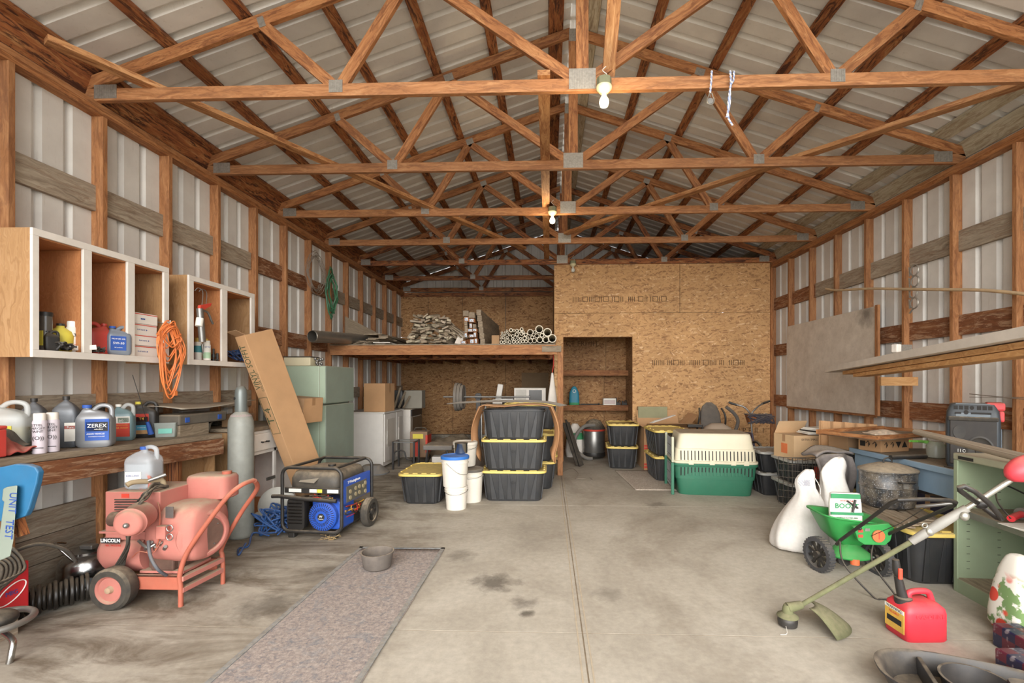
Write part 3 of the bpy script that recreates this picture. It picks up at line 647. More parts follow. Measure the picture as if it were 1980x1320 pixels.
def tangle(label, loc, sx, sy, sz, n, r, m, cat='cables', name='cable_tangle', seed=1, kn=5):
    rn = random.Random(seed); b = MB()
    for i in range(n): b.tube(spline([(rn.uniform(-sx, sx), rn.uniform(-sy, sy), r+rn.uniform(0, sz)) for _ in range(kn)], 6), r, 6)
    o = obj(name, b, m, None, smooth=60); o.location = loc; return tag(o, label, cat)
M_silwire = mat('grey_wire', '#8a7f73', .6, .2, .2, .3, 20)
q = onb(338, 836); tangle('heap of grey cables, tools and wire above the grey tray', (q.x-.1, q.y+.12, q.z+.06), .14, .12, .08, 22, .006, M_silwire, seed=3)
q = onb(404, 830); t = thing('rubber_mat_bundle', 'folded bundle of black ribbed rubber mat at the bench end', 'mat', (q.x-.05, q.y+.1, q.z), .4)
b = MB()
for k in range(7): b.rlathe([(.97, .017*k), (1, .017*k+.004), (1, .017*k+.011), (.97, .017*k+.015)], .17, .16, 6, 24)
obj('folds', b, M_rubber, t, smooth=40); b = MB(); b.tube(spline([(-.0, -.083, 0), (-.01, -.09, .06), (-.0, -.083, .12)]), .004); obj('tie', b, M_lblw, t)
b = MB(); b.sheet(lambda u, v: (-.2+.4*u, -.35+.95*v, .01*math.sin(5*v+3*u)+.03*v*u), 8, 12); o = obj('plastic_sheet', b, mat('dusty_sheet', '#9a9387', .6, 0, .1, .7), None, smooth=60, solid=.004); o.location = (-3.15, 4.0, 1.2); o.rotation_euler = (0, .06, 0); tag(o, 'stiff grey dusty sheet lying above the clutter at the bench end', 'sheet')
t = thing('tool_case', 'dusty dark tool case with blue latches under the grey sheet', 'case', (-3.14, 3.98, bz(4)+.1)); obj('case_body', bx(-.13, .13, -.28, .28, 0, .085), mat('dusty_dark', '#57524a', .7, 0, .1, .8), t, bev=.012)
for y in (-.2, .18): obj('latch', bx(.13, .138, y-.02, y+.02, .02, .06), M_lblb, t)
t2 = thing('wooden_crate', 'dusty wooden crate carrying the tool case on the bench', 'crate', (-3.14, 3.98, bz(4)+.001)); obj('crate_body', bx(-.12, .12, -.26, .06, 0, .098), M_dusty, t2)
b = MB(); b.tube([(0, 0, 0), (-.06, -.1, .47)], .0025, 6); t = thing('whip_antenna', 'thin black whip antenna with a blue base leaning against the wall above the bench', 'antenna', (-3.16, 3.60, bz(3.6)+.03)); obj('rod', b, M_black, t); obj('antenna_base', MB().cyl((0, 0, 0), (-.012, -.02, .1), .02, .012), M_lblb, t, smooth=40)
b = MB(); b.sheet(lambda u, v: (-.02+.04*u*math.sin(PI*v), -.3+.8*v, .16*u-.02*math.sin(5*v)), 5, 12); o = obj('netting', b, M_rubber, None, solid=.01, smooth=60); o.location = (-3.3, 3.15, bz(3.1)+.1); o.scale = (1, .45, 1); tag(o, 'dark bunched netting at the wall behind the jugs', 'netting')
# base cabinet next to the bench
t = thing('base_cabinet', 'white base cabinet with brass-knob drawers between bench and green fridge', 'cabinet', (-3.33, 4.27, 0)); D = .5; L = .9
obj('side_panel', bx(0, D-.02, 0, .016, 0, .93), M_oak, t); obj('side_panel', bx(0, D-.02, L-.016, L, 0, .93), M_wpaint, t)
obj('back_panel', bx(0, .01, .016, L-.016, .1, .92), M_plwo, t); obj('countertop', bx(0, D+.02, -.01, L+.01, .935, .97), M_dusty, t, bev=.006)
obj('cabinet_floor', bx(.01, D-.02, .017, L-.017, .1, .116), M_plwo, t)
b = MB(); [b.box(D-.02, D, y0, y1, .1, .93) for y0, y1 in ((0, .04), (.44, .48), (L-.04, L))]; [b.box(D-.02, D, .04, L-.04, z0, z1) for z0, z1 in ((.1, .14), (.7, .735), (.9, .93))]; obj('face_frame', b, M_wpaint, t, bev=.002)
for y0, y1 in ((.02, .45), (.47, .88)):
    d = obj('drawer', bx(D+.001, D+.02, y0, y1, .735, .905), M_wpaint, t, bev=.008); h = MB(); ym = (y0+y1)/2; h.tube([(D+.04, ym-.04, .82), (D+.045, ym, .82), (D+.04, ym+.04, .82)], .004); h.cyl((D+.018, ym-.04, .82), (D+.042, ym-.04, .82), .007); h.cyl((D+.018, ym+.04, .82), (D+.042, ym+.04, .82), .007); h.sph((D+.042, ym-.05, .82), .009); h.sph((D+.042, ym+.05, .82), .009); obj('handle', h, M_ink, d, smooth=60)
obj('hinge_bar', bx(D+.002, D+.014, .3, .44, .42, .45), M_steel, t)
# leaning soffit carton
t = thing('soffit_carton', 'long cardboard carton of vinyl soffit leaning from the floor against the wall cabinet', 'box', (-2.555, 4.775, .004))
zd = Vector((-.43, -.46, 1.86)).normalized(); xd = Vector((.95, -.30, 0)); xd = (xd-zd*xd.dot(zd)).normalized(); yd = zd.cross(xd)
t.rotation_euler = Matrix((xd, yd, zd)).transposed().to_euler()
obj('box_body', bx(0, .13, 0, .32, 0, 1.93), M_card, t, bev=.004); obj('flap', MB().box(-.06, .06, -.002, .002, 0, .1, Matrix.Translation((.06, .02, 1.93)) @ rotm(.9, 0, 0)), M_cardd, t)
M_grn = mat('green_print', '#4a5238', .8, 0, .1, 0)
text('VINYL SOFFIT', .105, M_grn, t, (.055, -.0015, 1.62), (PI/2, -PI/2, 0), depth=.0004, sx=.7); text('COLOR: MIST', .04, M_grn, t, (.107, -.0015, 1.47), (PI/2, -PI/2, 0), depth=.0004, sx=.8); text('T-4', .12, M_grn, t, (.065, -.0015, 1.12), (PI/2, -PI/2, 0), depth=.0004)
b = MB(); [b.box(x, x+.004, -.002, 0, .93, 1.31) for x in (.012, .116)]; [b.box(.012, .12, -.002, 0, z, z+.004) for z in (.93, 1.31)]; obj('print_frame', b, M_grn, t)
carton('crumpled brown cardboard box overhanging the base cabinet top by the fridge', (-2.78, 5.10, .972), -.22, .36, .3, .27, M_card, ry=.06)
obj('flap', MB().box(-.19, .19, -.004, 0, 0, .2, Matrix.Translation((0, -.155, .27)) @ rotm(PI-.12, 0, 0)), M_cardd, SC.objects[sorted([o.name for o in SC.objects if o.name.startswith('cardboard_box')])[-1]])
for i, (px, py, w_, h_) in enumerate(((487, 820, .2, .12), (468, 812, .1, .2))):
    carton(('flat brown carton', 'small upright brown carton')[i]+' on the base cabinet left of the leaning soffit carton', (-3.1+.12*i, 4.55-.15*i, .972), .2+.5*i, w_, .22, h_, M_cardd, name='small_carton')
# fridge
M_mint = mat('mint_enamel', '#9fb09a', .5, 0, .07, .45, 4); M_mintd = mat('mint_grey_enamel', '#8c9a8d', .45, 0, .06, .5, 4)
t = thing('refrigerator', 'old mint green refrigerator with top freezer door', 'refrigerator', (-2.62, 5.39, 0))
obj('fridge_body', bx(-.68, -.075, 0, .8, .03, 1.6), M_mint, t, bev=.012)
for z0, z1, n in ((.1, 1.135, 'fridge_door'), (1.15, 1.6, 'freezer_door')):
    d = obj(n, bx(-.07, 0, .0, .8, z0, z1), M_mintd, t, bev=.012); obj('door_edge_trim', bx(-.07, -.005, -.004, .001, z0+.01, z1-.01), M_mint, d)
    obj('gasket', bx(-.078, -.068, .005, .795, z0+.01, z1-.01), mat('brown_gasket', '#7d6a55', .8), d)
obj('kick_plate', bx(-.08, -.03, .02, .78, .02, .095), M_black, t)
t = thing('radio_chassis', 'cream metal appliance box with dusty fittings on top of the fridge', 'appliance', (-2.98, 5.52, 1.601)); obj('case_body', bx(-.16, .16, -.1, .12, 0, .1), mat('cream_enamel', '#d2c8a8', .5, 0, .06, .5), t, bev=.006); obj('lid', bx(-.165, .165, -.105, .125, .1, .112), M_rubber, t, bev=.003)
b = MB(); rn = random.Random(5); [b.sph((.2+rn.uniform(-.03, .05), rn.uniform(-.06, .06), .02+rn.uniform(0, .07)), .02, n=8, k=6) for _ in range(9)]; obj('fittings', b, M_steel, t, smooth=60)
# ------------------------------------------------------------------ left floor group
# gas cylinder
t = thing('gas_cylinder', 'tall grey welding gas cylinder with a rounded cap', 'gas cylinder', (-2.80, 4.15, 0))
M_cyl = mat('grey_cylinder_paint', '#8d8f88', .5, .1, .1, .4, 16)
b = MB(); b.lathe([(.09, 0), (.1, .008), (.104, .03), (.104, 1.0), (.1, 1.06), (.08, 1.11), (.045, 1.14), (.04, 1.155)], n=32); obj('cylinder_body', b, M_cyl, t, smooth=50)
b = MB(); b.lathe([(.048, 1.14), (.05, 1.16), (.05, 1.30), (.046, 1.34), (.032, 1.365), (.01, 1.375)], n=24); obj('valve_cap', b, mat('cap_grey', '#6f7674', .35, .3, .05, .3), t, smooth=50)
obj('cap_hole', MB().cyl((-.03, -.04, 1.26), (-.032, -.045, 1.26), .012, n=12), M_ink, t); obj('shoulder_label', MB().lathe([(.087, 1.1), (.075, 1.115)], n=24, cap=(False, False)), mat('pink_label', '#b79aa0', .6), t, smooth=40)
t = thing('white_tube', 'slim white cylinder standing beside the gas cylinder', 'tube', (-2.98, 3.98, 0)); obj('tube_body', MB().lathe([(.036, 0), (.038, .01), (.038, .28), (.03, .29)], n=20), M_wpaint, t, smooth=40); obj('cap', MB().lathe([(.02, .29), (.02, .31)]), M_black, t)
# engine driven welder on cart
M_pink = mat('faded_red_paint', '#b0685e', .75, 0, .1, .75, 5); M_ored = mat('orange_red_paint', '#a4543f', .65, .05, .14, .5, 7); M_dirty = mat('greasy_iron', '#5d4238', .8, .2, .25, .5, 14)
o0 = Vector((-2.5, 3.0, 0)); t = thing('engine_welder', 'faded red engine-driven arc welder on a two-wheel cart', 'welder', o0)
def wp(n, mb, m, par=None, **k):
    o = obj(n, mb, m, par or t, **k)
    if par is None: o.location = -o0
    return o
def V3(px, py, Y): return at(px, py, Y)
# wheels
def whl(y, nm='wheel'):
    c = Vector((-2.70, y, .13)); b = MB(); R = rotm(PI/2, 0, 0)
    b.lathe([(.085, -.045), (.118, -.045), (.13, -.03), (.131, .03), (.118, .045), (.085, .045)], c, R, 32, (False, False)); tyre = wp('tyre', b, M_rubber, smooth=40)
    b = MB(); b.lathe([(.09, .03), (.088, .045), (.075, .036), (.07, .01), (.03, .014), (.022, .03), (.004, .034)], c, R, 28, (True, False)); h = wp('wheel_rim', b, M_pink, smooth=50)
    b = MB(); b.lathe([(.024, .03), (.018, .05), (.004, .055)], c, R, 16); wp('hub_cap', b, M_dusty if False else mat('dust_tan', '#a58a70', .9, 0, .1, .5), smooth=50)
whl(2.81); whl(3.24)
b = MB(); b.cyl((-2.70, 2.85, .13), (-2.70, 3.2, .13), .014); wp('axle', b, M_ored)
# frame
for y in (2.86, 3.17): b = MB(); b.box(-2.64, -2.31, y-.006, y+.006, .10, .185); b.box(-2.64, -2.31, y-.006, y+.03, .178, .185); wp('side_rail', b, M_ored, bev=.002)
for z in (.17, .1): b = MB(); b.beam((-2.31, 2.85, z), (-2.28, 3.18, z), .035, .03); wp('cross_rail', b, M_pink, bev=.002)
b = MB(); b.box(-2.62, -2.33, 2.9, 3.14, .185, .2); wp('deck_plate', b, M_pink)
for i in range(2):
    x = -2.31+.035*i; y = 2.85+.33*i
    q = [(x, y, 0), (x, y, .12), (x-.005, y, .2)]
    if i == 0: P = q+[V3(362, 1068, 2.86), V3(400, 1012, 2.86), V3(440, 960, 2.87), V3(468, 937, 2.9), V3(490, 928, 2.98)]
    else: P = q+[V3(428, 1062, 3.18), V3(440, 1035, 3.18), V3(470, 985, 3.16), V3(497, 945, 3.1), V3(492, 929, 3.0)]
    b = MB(); b.tube(spline(P, 6), .0145, 12); wp('handle_tube', b, M_ored, smooth=60)
# lower round generator housing
a = V3(235, 1062, 3.0)
b = MB(); R = rotm(0, PI/2, 0); b.lathe([(.05, -.24), (.11, -.225), (.138, -.18), (.14, 0.0), (.135, .08)], (-2.69, 3.02, a.z), R, 32); wp('generator_housing', b, M_pink, smooth=60)
b = MB(); [b.box(-2.87, -2.80, 2.905, 2.912, .255+.012*i, .26+.012*i) for i in range(4)]; wp('vent_slots', b, M_ink)
obj('name_plate', bx(-.062, .062, -.002, 0, -.018, .018), M_lblk, t, bev=.001).location = (-2.785-o0.x, 2.872-o0.y, .4)
text('LINCOLN', .03, M_txtw, t, (-2.785-o0.x, 2.8695-o0.y, .4), FRONT, bold=.0008); text('ARC WELDER', .017, M_txtr, t, (-2.77-o0.x, 2.872-o0.y, .368), FRONT)
# louvred cover
p0 = V3(172, 1043, 2.88); p1 = V3(290, 955, 2.88)
b = MB(); b.box(-2.83, -2.47, 2.88, 3.2, p0.z, .71); wp('louvred_cover', b, M_pink, bev=.006)
for i in range(12): b = MB(); b.beam((-2.76, 2.875, .485+.016*i), (-2.58, 2.875, .487+.016*i), .01, .006); wp('louvre', b, M_rubber if i % 2 else M_ink)
obj('badge', bx(0, .05, -.002, 0, 0, .025), M_lblr, t).location = (-2.72-o0.x, 2.879-o0.y, .672)
b = MB(); b.box(-2.86, -2.47, 2.87, 3.22, .445, .458); wp('cover_skirt', b, M_pink)
# air cleaner drum
c = V3(262, 1003, 2.72); R = rotm(PI/2+.12, 0, .28)
b = MB(); b.lathe([(.02, .09), (.052, .09), (.068, .085), (.076, .07), (.078, .055), (.085, .05), (.085, .04), (.082, .035), (.082, -.07)], c, R, 36); wp('air_cleaner_drum', b, M_pink, smooth=50)
b = MB(); b.lathe([(.016, .095), (.013, .105), (.004, .112)], c, R, 12); wp('wing_nut', b, M_steel, smooth=50)
b = MB(); q = V3(225, 1003, 2.84); b.lathe([(.03, -.03), (.045, -.025), (.045, .05), (.035, .06)], q, rotm(0, PI/2, 0), 16); wp('muffler', b, M_dirty, smooth=40)
# engine core
b = MB(); b.box(-2.55, -2.4, 2.9, 3.12, .2, .5); b.box(-2.6, -2.38, 2.94, 3.1, .2, .28); wp('engine_block', b, M_dirty, bev=.01)
b = MB()
for i in range(5): q = V3(283+9*i, 1060-(i % 2)*8, 2.86); b.cyl(q, q+Vector((.02, -.02, .02)), .014, .01, 10)
b.tube(spline([V3(268, 1045, 2.84), V3(285, 1058, 2.82), V3(300, 1052, 2.84)]), .009); wp('carburettor', b, M_steel, smooth=40)
# shroud and flywheel fan
s0 = V3(345, 1030, 3.0)
b = MB(); b.rlathe([(.82, -.24), (.93, -.22), (.97, -.16), (1, -.02), (.96, .06), (.86, .09)], .38, .36, 3.2, 36, (-2.33, 3.03, s0.z+.02), rotm(0, PI/2, 0)); wp('engine_shroud', b, M_pink, smooth=60)
cc = Vector((-2.27, 2.99, s0.z)); R = rotm(0, PI/2, -.45)
b = MB(); b.lathe([(.155, -.04), (.16, .01), (.14, .03), (.125, .03), (.118, .018), (.06, .02), (.004, .02)], cc, R, 36); wp('fan_housing', b, M_pink, smooth=50)
b = MB(); b.lathe([(.112, .02), (.11, .026), (.004, .03)], cc, R, 36); wp('fan_screen', b, M_dirty, smooth=40)
b = MB(); [b.lathe([(.005, .028), (.004, .034)], cc+R @ Vector((.09*math.cos(a_), .09*math.sin(a_), 0)), R, 8) for a_ in (.6, 2.2, 3.9, 5.4)]; wp('screen_bolts', b, M_steel)
b = MB(); b.rlathe([(.9, 0), (1, .01), (1, .14), (.93, .158), (.8, .165)], .3, .2, 3.5, 32, (-2.36, 3.2, .60)); wp('fuel_tank', b, M_pink, smooth=50)
b = MB(); b.lathe([(.03, 0), (.03, .02), (.01, .024)], (-2.26, 3.2, .765)); wp('fuel_cap', b, M_ored, smooth=40)
q = V3(328, 990, 2.85); obj('spec_plate', bx(-.025, .025, -.002, .002, -.035, .035), M_steel, t).location = q-o0
q = V3(315, 1028, 2.83); obj('switch_box', bx(-.03, .03, -.02, .02, -.04, .04), M_pink, t, bev=.004).location = q-o0
b = MB(); [b.tube([tuple(q+Vector((.06+.02*math.cos(a), -.02, dz+.02*math.sin(a)))) for a in [2*PI*i/12 for i in range(12)]], .0035, 6, True) for dz in (.03, -.025)]; wp('ring_bolts', b, M_steel)
b = MB(); b.tube(spline([V3(275, 958, 2.95), V3(273, 925, 2.95), V3(281, 916, 2.95), V3(290, 926, 2.95), V3(288, 958, 2.95)]), .011, 10); wp('lifting_eye', b, M_pink, smooth=60)
b = MB(); b.cyl(V3(287, 929, 2.93), V3(321, 917, 2.98), .011); wp('exhaust_stub', b, M_steel); b = MB(); b.tube(spline([V3(245, 938, 2.85), V3(258, 932, 2.88), V3(290, 930, 2.95), V3(312, 928, 3.0), V3(318, 940, 3.0)]), .016, 10); wp('leather_wrap', b, mat('dry_leather', '#9c8a6c', .9), smooth=60)
for i in range(8):
    r_ = random.Random(i); j = lambda: r_.uniform(-5, 5)
    P = [V3(325, 938+i, 3.0), V3(300+j(), 938+j(), 2.9), V3(282+j(), 958+j(), 2.8), V3(268+j(), 975, 2.74 if i % 2 else 2.9), V3(250+j(), 1030+j(), 2.74+.01*i), V3(245+j(), 1060, 2.74+.01*i), V3(222+2.5*i, 1096, 2.86)]
    b = MB(); b.tube(spline(P, 6), .0065, 6); wp('welding_lead', b, M_rubber, smooth=60)
b = MB(); b.tube(spline([V3(287, 1045, 2.83), V3(291, 1075, 2.8), V3(305, 1100, 2.8), V3(322, 1112, 2.86)]), .0095, 8); wp('fuel_hose', b, mat('slate_hose', '#4b5058', .6), smooth=60)
b = MB(); b.tube(spline([V3(303, 965, 2.9), V3(309, 990, 2.84), V3(307, 1040, 2.84), V3(300, 1062, 2.84)]), .004, 6); b.tube(spline([V3(255, 1078, 2.84), V3(270, 1066, 2.82), V3(296, 1068, 2.82), V3(312, 1045, 2.84)]), .003, 6); wp('ignition_wire', b, M_ored)
# water jug on top
jug('clear gallon water jug with a blue-logo label standing on the red welder', (-2.68, 3.0, .712), .15, .175, .15, .27, mat('clear_jug', '#ccd2d6', .12, 0, .03, .05, 8, alpha=.38), M_lblb, handle=1, capx=0, labels=((M_lblw, -.065, .03, .05, .115),), texts=(('KIRKLAND', .016, M_txtb, -.017, .09), ('||||||', .012, M_ink, .008, .062)), fill=.6)
carton('narrow brown carton standing on the floor behind the red welder', (-2.97, 3.22, 0), .0, .12, .1, .62, M_cardd)
# red portable welder on a block, cables, steel tank, hose coil
t = thing('wood_block', 'wood blocking under the small red welder', 'block', (-3.1, 2.36, 0)); obj('timber', bx(-.13, .13, -.22, .15, 0, .128), M_grey, t)
M_red = mat('bright_red_paint', '#c4202c', .4, 0, .05, .2)
t = thing('portable_welder', 'small bright red portable wire welder at the left edge', 'welder', (-3.1, 2.3, .13))
obj('case_body', bx(-.15, .15, -.3, .25, 0, .27), M_red, t, bev=.008)
obj('name_plate', bx(.15, .153, -.11, .11, .165, .215), M_lblk, t); text('LINCOLN', .045, M_txtw, t, (.1545, .0, .19), RIGHTF, bold=.0012); text('ELECTRIC', .036, M_txtw, t, (.154, .0, .14), RIGHTF)
b = MB(); b.tube([(.154, .16+.07*math.cos(a), .12+.045*math.sin(a)+.03*math.cos(a)) for a in [2*PI*i/28 for i in range(28)]], .003, 5, True); obj('oval_mark', b, M_txtw, t); text('MIG', .035, M_txtb, t, (.1545, .16, .12), RIGHTF)
b = MB()
for i in range(6): b.tube(spline([(-.05, -.1+.05*i, .28), (.08, .02+.03*i, .33+.012*i), (.17, .1+.02*i, .28), (.19, -.02+.03*i, .12+.02*i), (.17, -.3, .06+.03*i)], 7), .009, 7)
b.tube(spline([(.0, .2, .28), (.1, .32, .33), (.17, .42, .27), (.19, .47, .18)], 7), .011, 7); obj('power_cable', b, M_rubber, t, smooth=60)
t = thing('hose_coil', 'coil of black air hose lying on the floor before the steel tank', 'hose', (-3.06, 2.78, .0), 1.0)
b = MB()
for i in range(14): r_ = .075+.01*math.sin(i*2.1); b.tube([(-.16+.024*i+.012*math.cos(a), r_*math.cos(a), .09+r_*math.sin(a)*.95) for a in [2*PI*k/18 for k in range(18)]], .0105, 6, True)
obj('hose_loops', b, mat('glossy_black_hose', '#191817', .3, 0, .1, .25), t, smooth=60); b = MB(); b.tube(spline([(.15, .05, .05), (.24, .02, .14), (.28, -.1, .1), (.16, -.12, .02)]), .007, 6); b.tube(spline([(-.17, -.03, .03), (-.24, -.06, .015), (-.27, 0, .015)]), .008, 6); obj('hose_end', b, M_steel, t, smooth=60)
t = thing('steel_tank', 'low polished steel tank with a clamp lid by the red welder wheel', 'tank', (-3.17, 3.1, 0))
b = MB(); b.lathe([(.13, 0), (.15, .015), (.155, .13), (.15, .19), (.12, .23), (.09, .245)], n=36); obj('tank_body', b, M_chrome, t, smooth=60); b = MB(); b.lathe([(.1, .24), (.1, .255), (.06, .275), (.01, .28)], n=28); obj('tank_lid', b, M_chrome, t, smooth=50)
b = MB(); b.tube(spline([(.03, -.12, .22), (-.02, -.15, .3), (-.1, -.12, .34), (-.16, 0, .3)]), .008); obj('hoop', b, M_chrome, t, smooth=60); obj('latch', bx(-.0, .09, -.06, -.01, .278, .305), M_steel, t, bev=.006)
tray('small grey plastic tray behind the red welder wheel', (-2.98, 3.03, 0), .2, .2, .14, .12, mat('grey_blue_plastic', '#8b9396', .5))
# blue backed seat
M_blue = mat('blue_seat_paint', '#175f87', .5, 0, .12, .2, 6)
o0b = Vector((-2.62, 2.26, 0)); t = thing('blue_chair', 'worn blue-backed chair on a grey upright and chrome legs', 'chair', o0b)
def cp(n, mb, m, **k): o = obj(n, mb, m, t, **k); o.location = -o0b; return o
b = MB(); Yc = 2.2
pts = [(-25, 905), (0, 903), (28, 897), (52, 898), (68, 903), (74, 913), (70, 935), (55, 985), (48, 998), (25, 1006), (-25, 1010)]
b.skin([[at(x, y, Yc) for x, y in pts], [at(x, y, Yc)+Vector((0, .03, 0)) for x, y in pts]]); cp('backrest', b, M_blue, bev=.006)
b = MB(); pts = [(14, 941), (34, 938), (26, 1045), (20, 1075), (-4, 1085), (-2, 1040), (8, 970), (4, 966), (6, 945)]
b.skin([[at(x, y, Yc-.03) for x, y in pts], [at(x, y, Yc) for x, y in pts]]); cp('upright', b, mat('grey_upright', '#7b857a', .5, 0, .06, .3), bev=.004)
a = at(24, 972, Yc-.032); text('UNIT', .055, M_txtb, t, a-o0b, (PI/2, PI/2+.06, 0), sx=.8); a = at(17, 1023, Yc-.032); text('TEST', .055, M_txtb, t, a-o0b, (PI/2, PI/2+.1, 0), sx=.8)
b = MB(); b.beam(at(30, 990, Yc+.03), at(46, 1035, Yc+.03), .03, .035); b.beam(at(38, 990, Yc+.05), at(36, 1030, Yc+.05), .03, .03); cp('wooden_brace', b, M_purl)
b = MB(); q = G(18, 1282); q0 = Vector((q.x, q.y, 0)); b.tube(spline([q0, q0+Vector((0, .01, .05)), q0+Vector((-.02, .03, .1)), q0+Vector((-.12, .06, .13)), q0+Vector((-.2, .1, .14))], 6), .014, 12); b.tube(spline([q0+Vector((-.2, .1, .14)), q0+Vector((-.2, .08, .35)), at(-5, 1075, Yc)], 6), .014, 12); cp('chrome_leg', b, M_chrome, smooth=60)
b = MB(); c = G(-12, 1203, .2); b.tube([(c.x+.14*math.cos(a), c.y+.14*math.sin(a), .2) for a in [2*PI*i/32 for i in range(32)]], .016, 10, True); cp('foot_ring', b, M_steel, smooth=60)
b = MB(); b.sph((c.x, c.y, .21), .09, (1, 1, .5)); cp('caster_hub', b, M_black, smooth=60)
t = thing('blue_bottle', 'dark blue bottle on the floor behind the blue chair', 'bottle', (-3.0, 2.62, .42)) if False else None
# rope pile and disc
tangle('tangled blue rope heaped on the floor beside the generator', (-2.52, 4.25, 0), .16, .16, .24, 17, .008, mat('blue_rope', '#1f4f8a', .7, 0, .15, .2, 30), 'rope', 'rope_pile', 11, 6)
b = MB(); b.tube(spline([G(520, 1035, .05), G(490, 1030, .06), G(480, 1055, .012), G(462, 1060, .012), G(462, 1072, .012), G(475, 1050, .05)]), .008, 7); tagobj('rope_end', b, mat('blue_rope', ''), 'loose end of the blue rope trailing towards the welder', 'rope', smooth=60)
t = thing('fan_disc', 'round pale metal disc leaning behind the blue rope', 'disc', (-2.66, 4.49, .2)); obj('disc', MB().lathe([(.17, 0), (.175, .02), (.14, .03), (.01, .02)], m=rotm(PI/2-.2, 0, .2), n=32), mat('pale_metal', '#b5b3ab', .5, .3), t, smooth=50); obj('stand', bx(-.1, .1, .03, .2, -.2, -.02), M_rubber, t)
# ------------------------------------------------------------------ generator
g0 = Vector((-2.13, 4.12, 0)); t = thing('portable_generator', 'blue and black portable generator in a tube frame with wheels', 'generator', g0, math.radians(-5))
M_gblue = mat('generator_blue', '#1f4fae', .4, 0, .05, .15)
def uframe(y, n):
    b = MB(); w, z0, z1 = .285, .06, .635; r = .07
    P = []
    for cx, cz, a0 in ((-w+r, z0+r, PI), (w-r, z0+r, 1.5*PI), (w-r, z1-r, 0), (-w+r, z1-r, .5*PI)):
        for k in range(6): a = a0+k*PI/10; P.append((cx+r*math.cos(a), y, cz+r*math.sin(a)))
    b.tube(P, .0155, 10, True); obj(n, b, M_black, t, smooth=60)
uframe(0, 'front_frame'); uframe(.58, 'rear_frame')
for x in (-.22, .22):
    for z in (.06, .635): obj('frame_rail', MB().tube([(x, 0, z), (x, .58, z)], .014, 8), M_black, t, smooth=60)
b = MB(); b.rlathe([(.95, .42), (1, .44), (1, .53), (.9, .585), (.75, .6)], .5, .54, 6, 40, (0, .29, 0)); obj('fuel_tank', b, mat('dark_tank', '#34322f', .5, 0, .1, .75), t, smooth=50)
obj('fuel_cap', MB().lathe([(.035, .6), (.035, .62), (.01, .625)], (0.02, .3, 0)), M_black, t)
obj('front_panel', bx(-.265, .265, .0, .02, .405, .455), M_black, t, bev=.003)
for x0, x1, m in ((-.22, -.1, M_lblw), (-.02, .05, M_lblw), (.055, .1, M_lbly), (.15, .255, M_lblw)): obj('warning_label', bx(x0, x1, -.003, 0, .415, .445), m, t)
obj('sticker', MB().box(-.09, .08, -.1, .1, -.0015, .0015, Matrix.Translation((-.02, .07, .555)) @ rotm(.5, 0, -.2)), mat('faded_sticker', '#8e887c', .6), t)
b = MB(); b.tube([(-.37, -.02, .375), (-.3, -.02, .378), (-.05, -.02, .36), (.24, -.01, .345)], [.017, .017, .019, .017], 10); obj('carry_handle', b, M_black, t, smooth=50)
# engine
eng = obj('engine_block', bx(-.03, .25, .05, .3, .07, .33), M_gblue, t, bev=.02)
c = Vector((.1, .02, .2)); R = rotm(PI/2, 0, 0)
obj('recoil_housing', MB().lathe([(.13, -.05), (.132, .015), (.12, .03), (.1, .034), (.03, .038), (.004, .038)], c, R, 36), M_gblue, t, smooth=40)
b = MB()
for i in range(36):
    a = 2*PI*i/36; b.cbox(c+R @ Vector((.108*math.cos(a), .108*math.sin(a), .0345)), (.005, .004, .026), Matrix.Rotation(PI/2-a, 4, 'Y'))
for i in range(30):
    a = 2*PI*i/30; b.cbox(c+R @ Vector((.07*math.cos(a), .07*math.sin(a), .0385)), (.004, .003, .035), Matrix.Rotation(PI/2-a+.5, 4, 'Y'))
obj('vent_slots', b, M_ink, t); obj('hub_badge', MB().lathe([(.033, .036), (.033, .042)], c, R, 24), M_lblk, t); text('W', .03, M_txtw, t, c+Vector((0, -.0435, .006)), FRONT); text('Westinghouse', .009, M_txtw, t, c+Vector((0, -.0435, -.014)), FRONT)
# air filter
obj('air_filter_box', MB().rlathe([(.9, 0), (1, .015), (1, .09)], .17, .28, 6, 32, (-.155, .09, .215), rotm(PI/2, 0, 0)), M_black, t, smooth=40)
b = MB(); [b.box(-.22, -.09, -.012, -.003, .13+.03*i, .142+.03*i) for i in range(7)]; obj('filter_louvres', b, mat('gloss_black', '#0f0f10', .25, 0, .1, .1), t, bev=.002)
obj('alternator', MB().cyl((.0, .3, .2), (.0, .52, .2), .11, n=28), M_rubber, t, smooth=40); obj('battery', bx(.1, .24, .3, .46, .08, .2), M_black, t, bev=.006)
tt = random.Random(9)
for m, n in ((M_black, 5), (M_txtr, 2), (M_txty, 2)):
    b = MB()
    for i in range(n): b.tube(spline([(tt.uniform(-.05, .22), tt.uniform(-.02, .05), tt.uniform(.34, .39)) for _ in range(4)], 5), .005, 5); b.tube(spline([(tt.uniform(.22, .27), tt.uniform(.1, .45), tt.uniform(.15, .27)) for _ in range(4)], 5), .005, 5)
    obj('wiring', b, m, t, smooth=60)
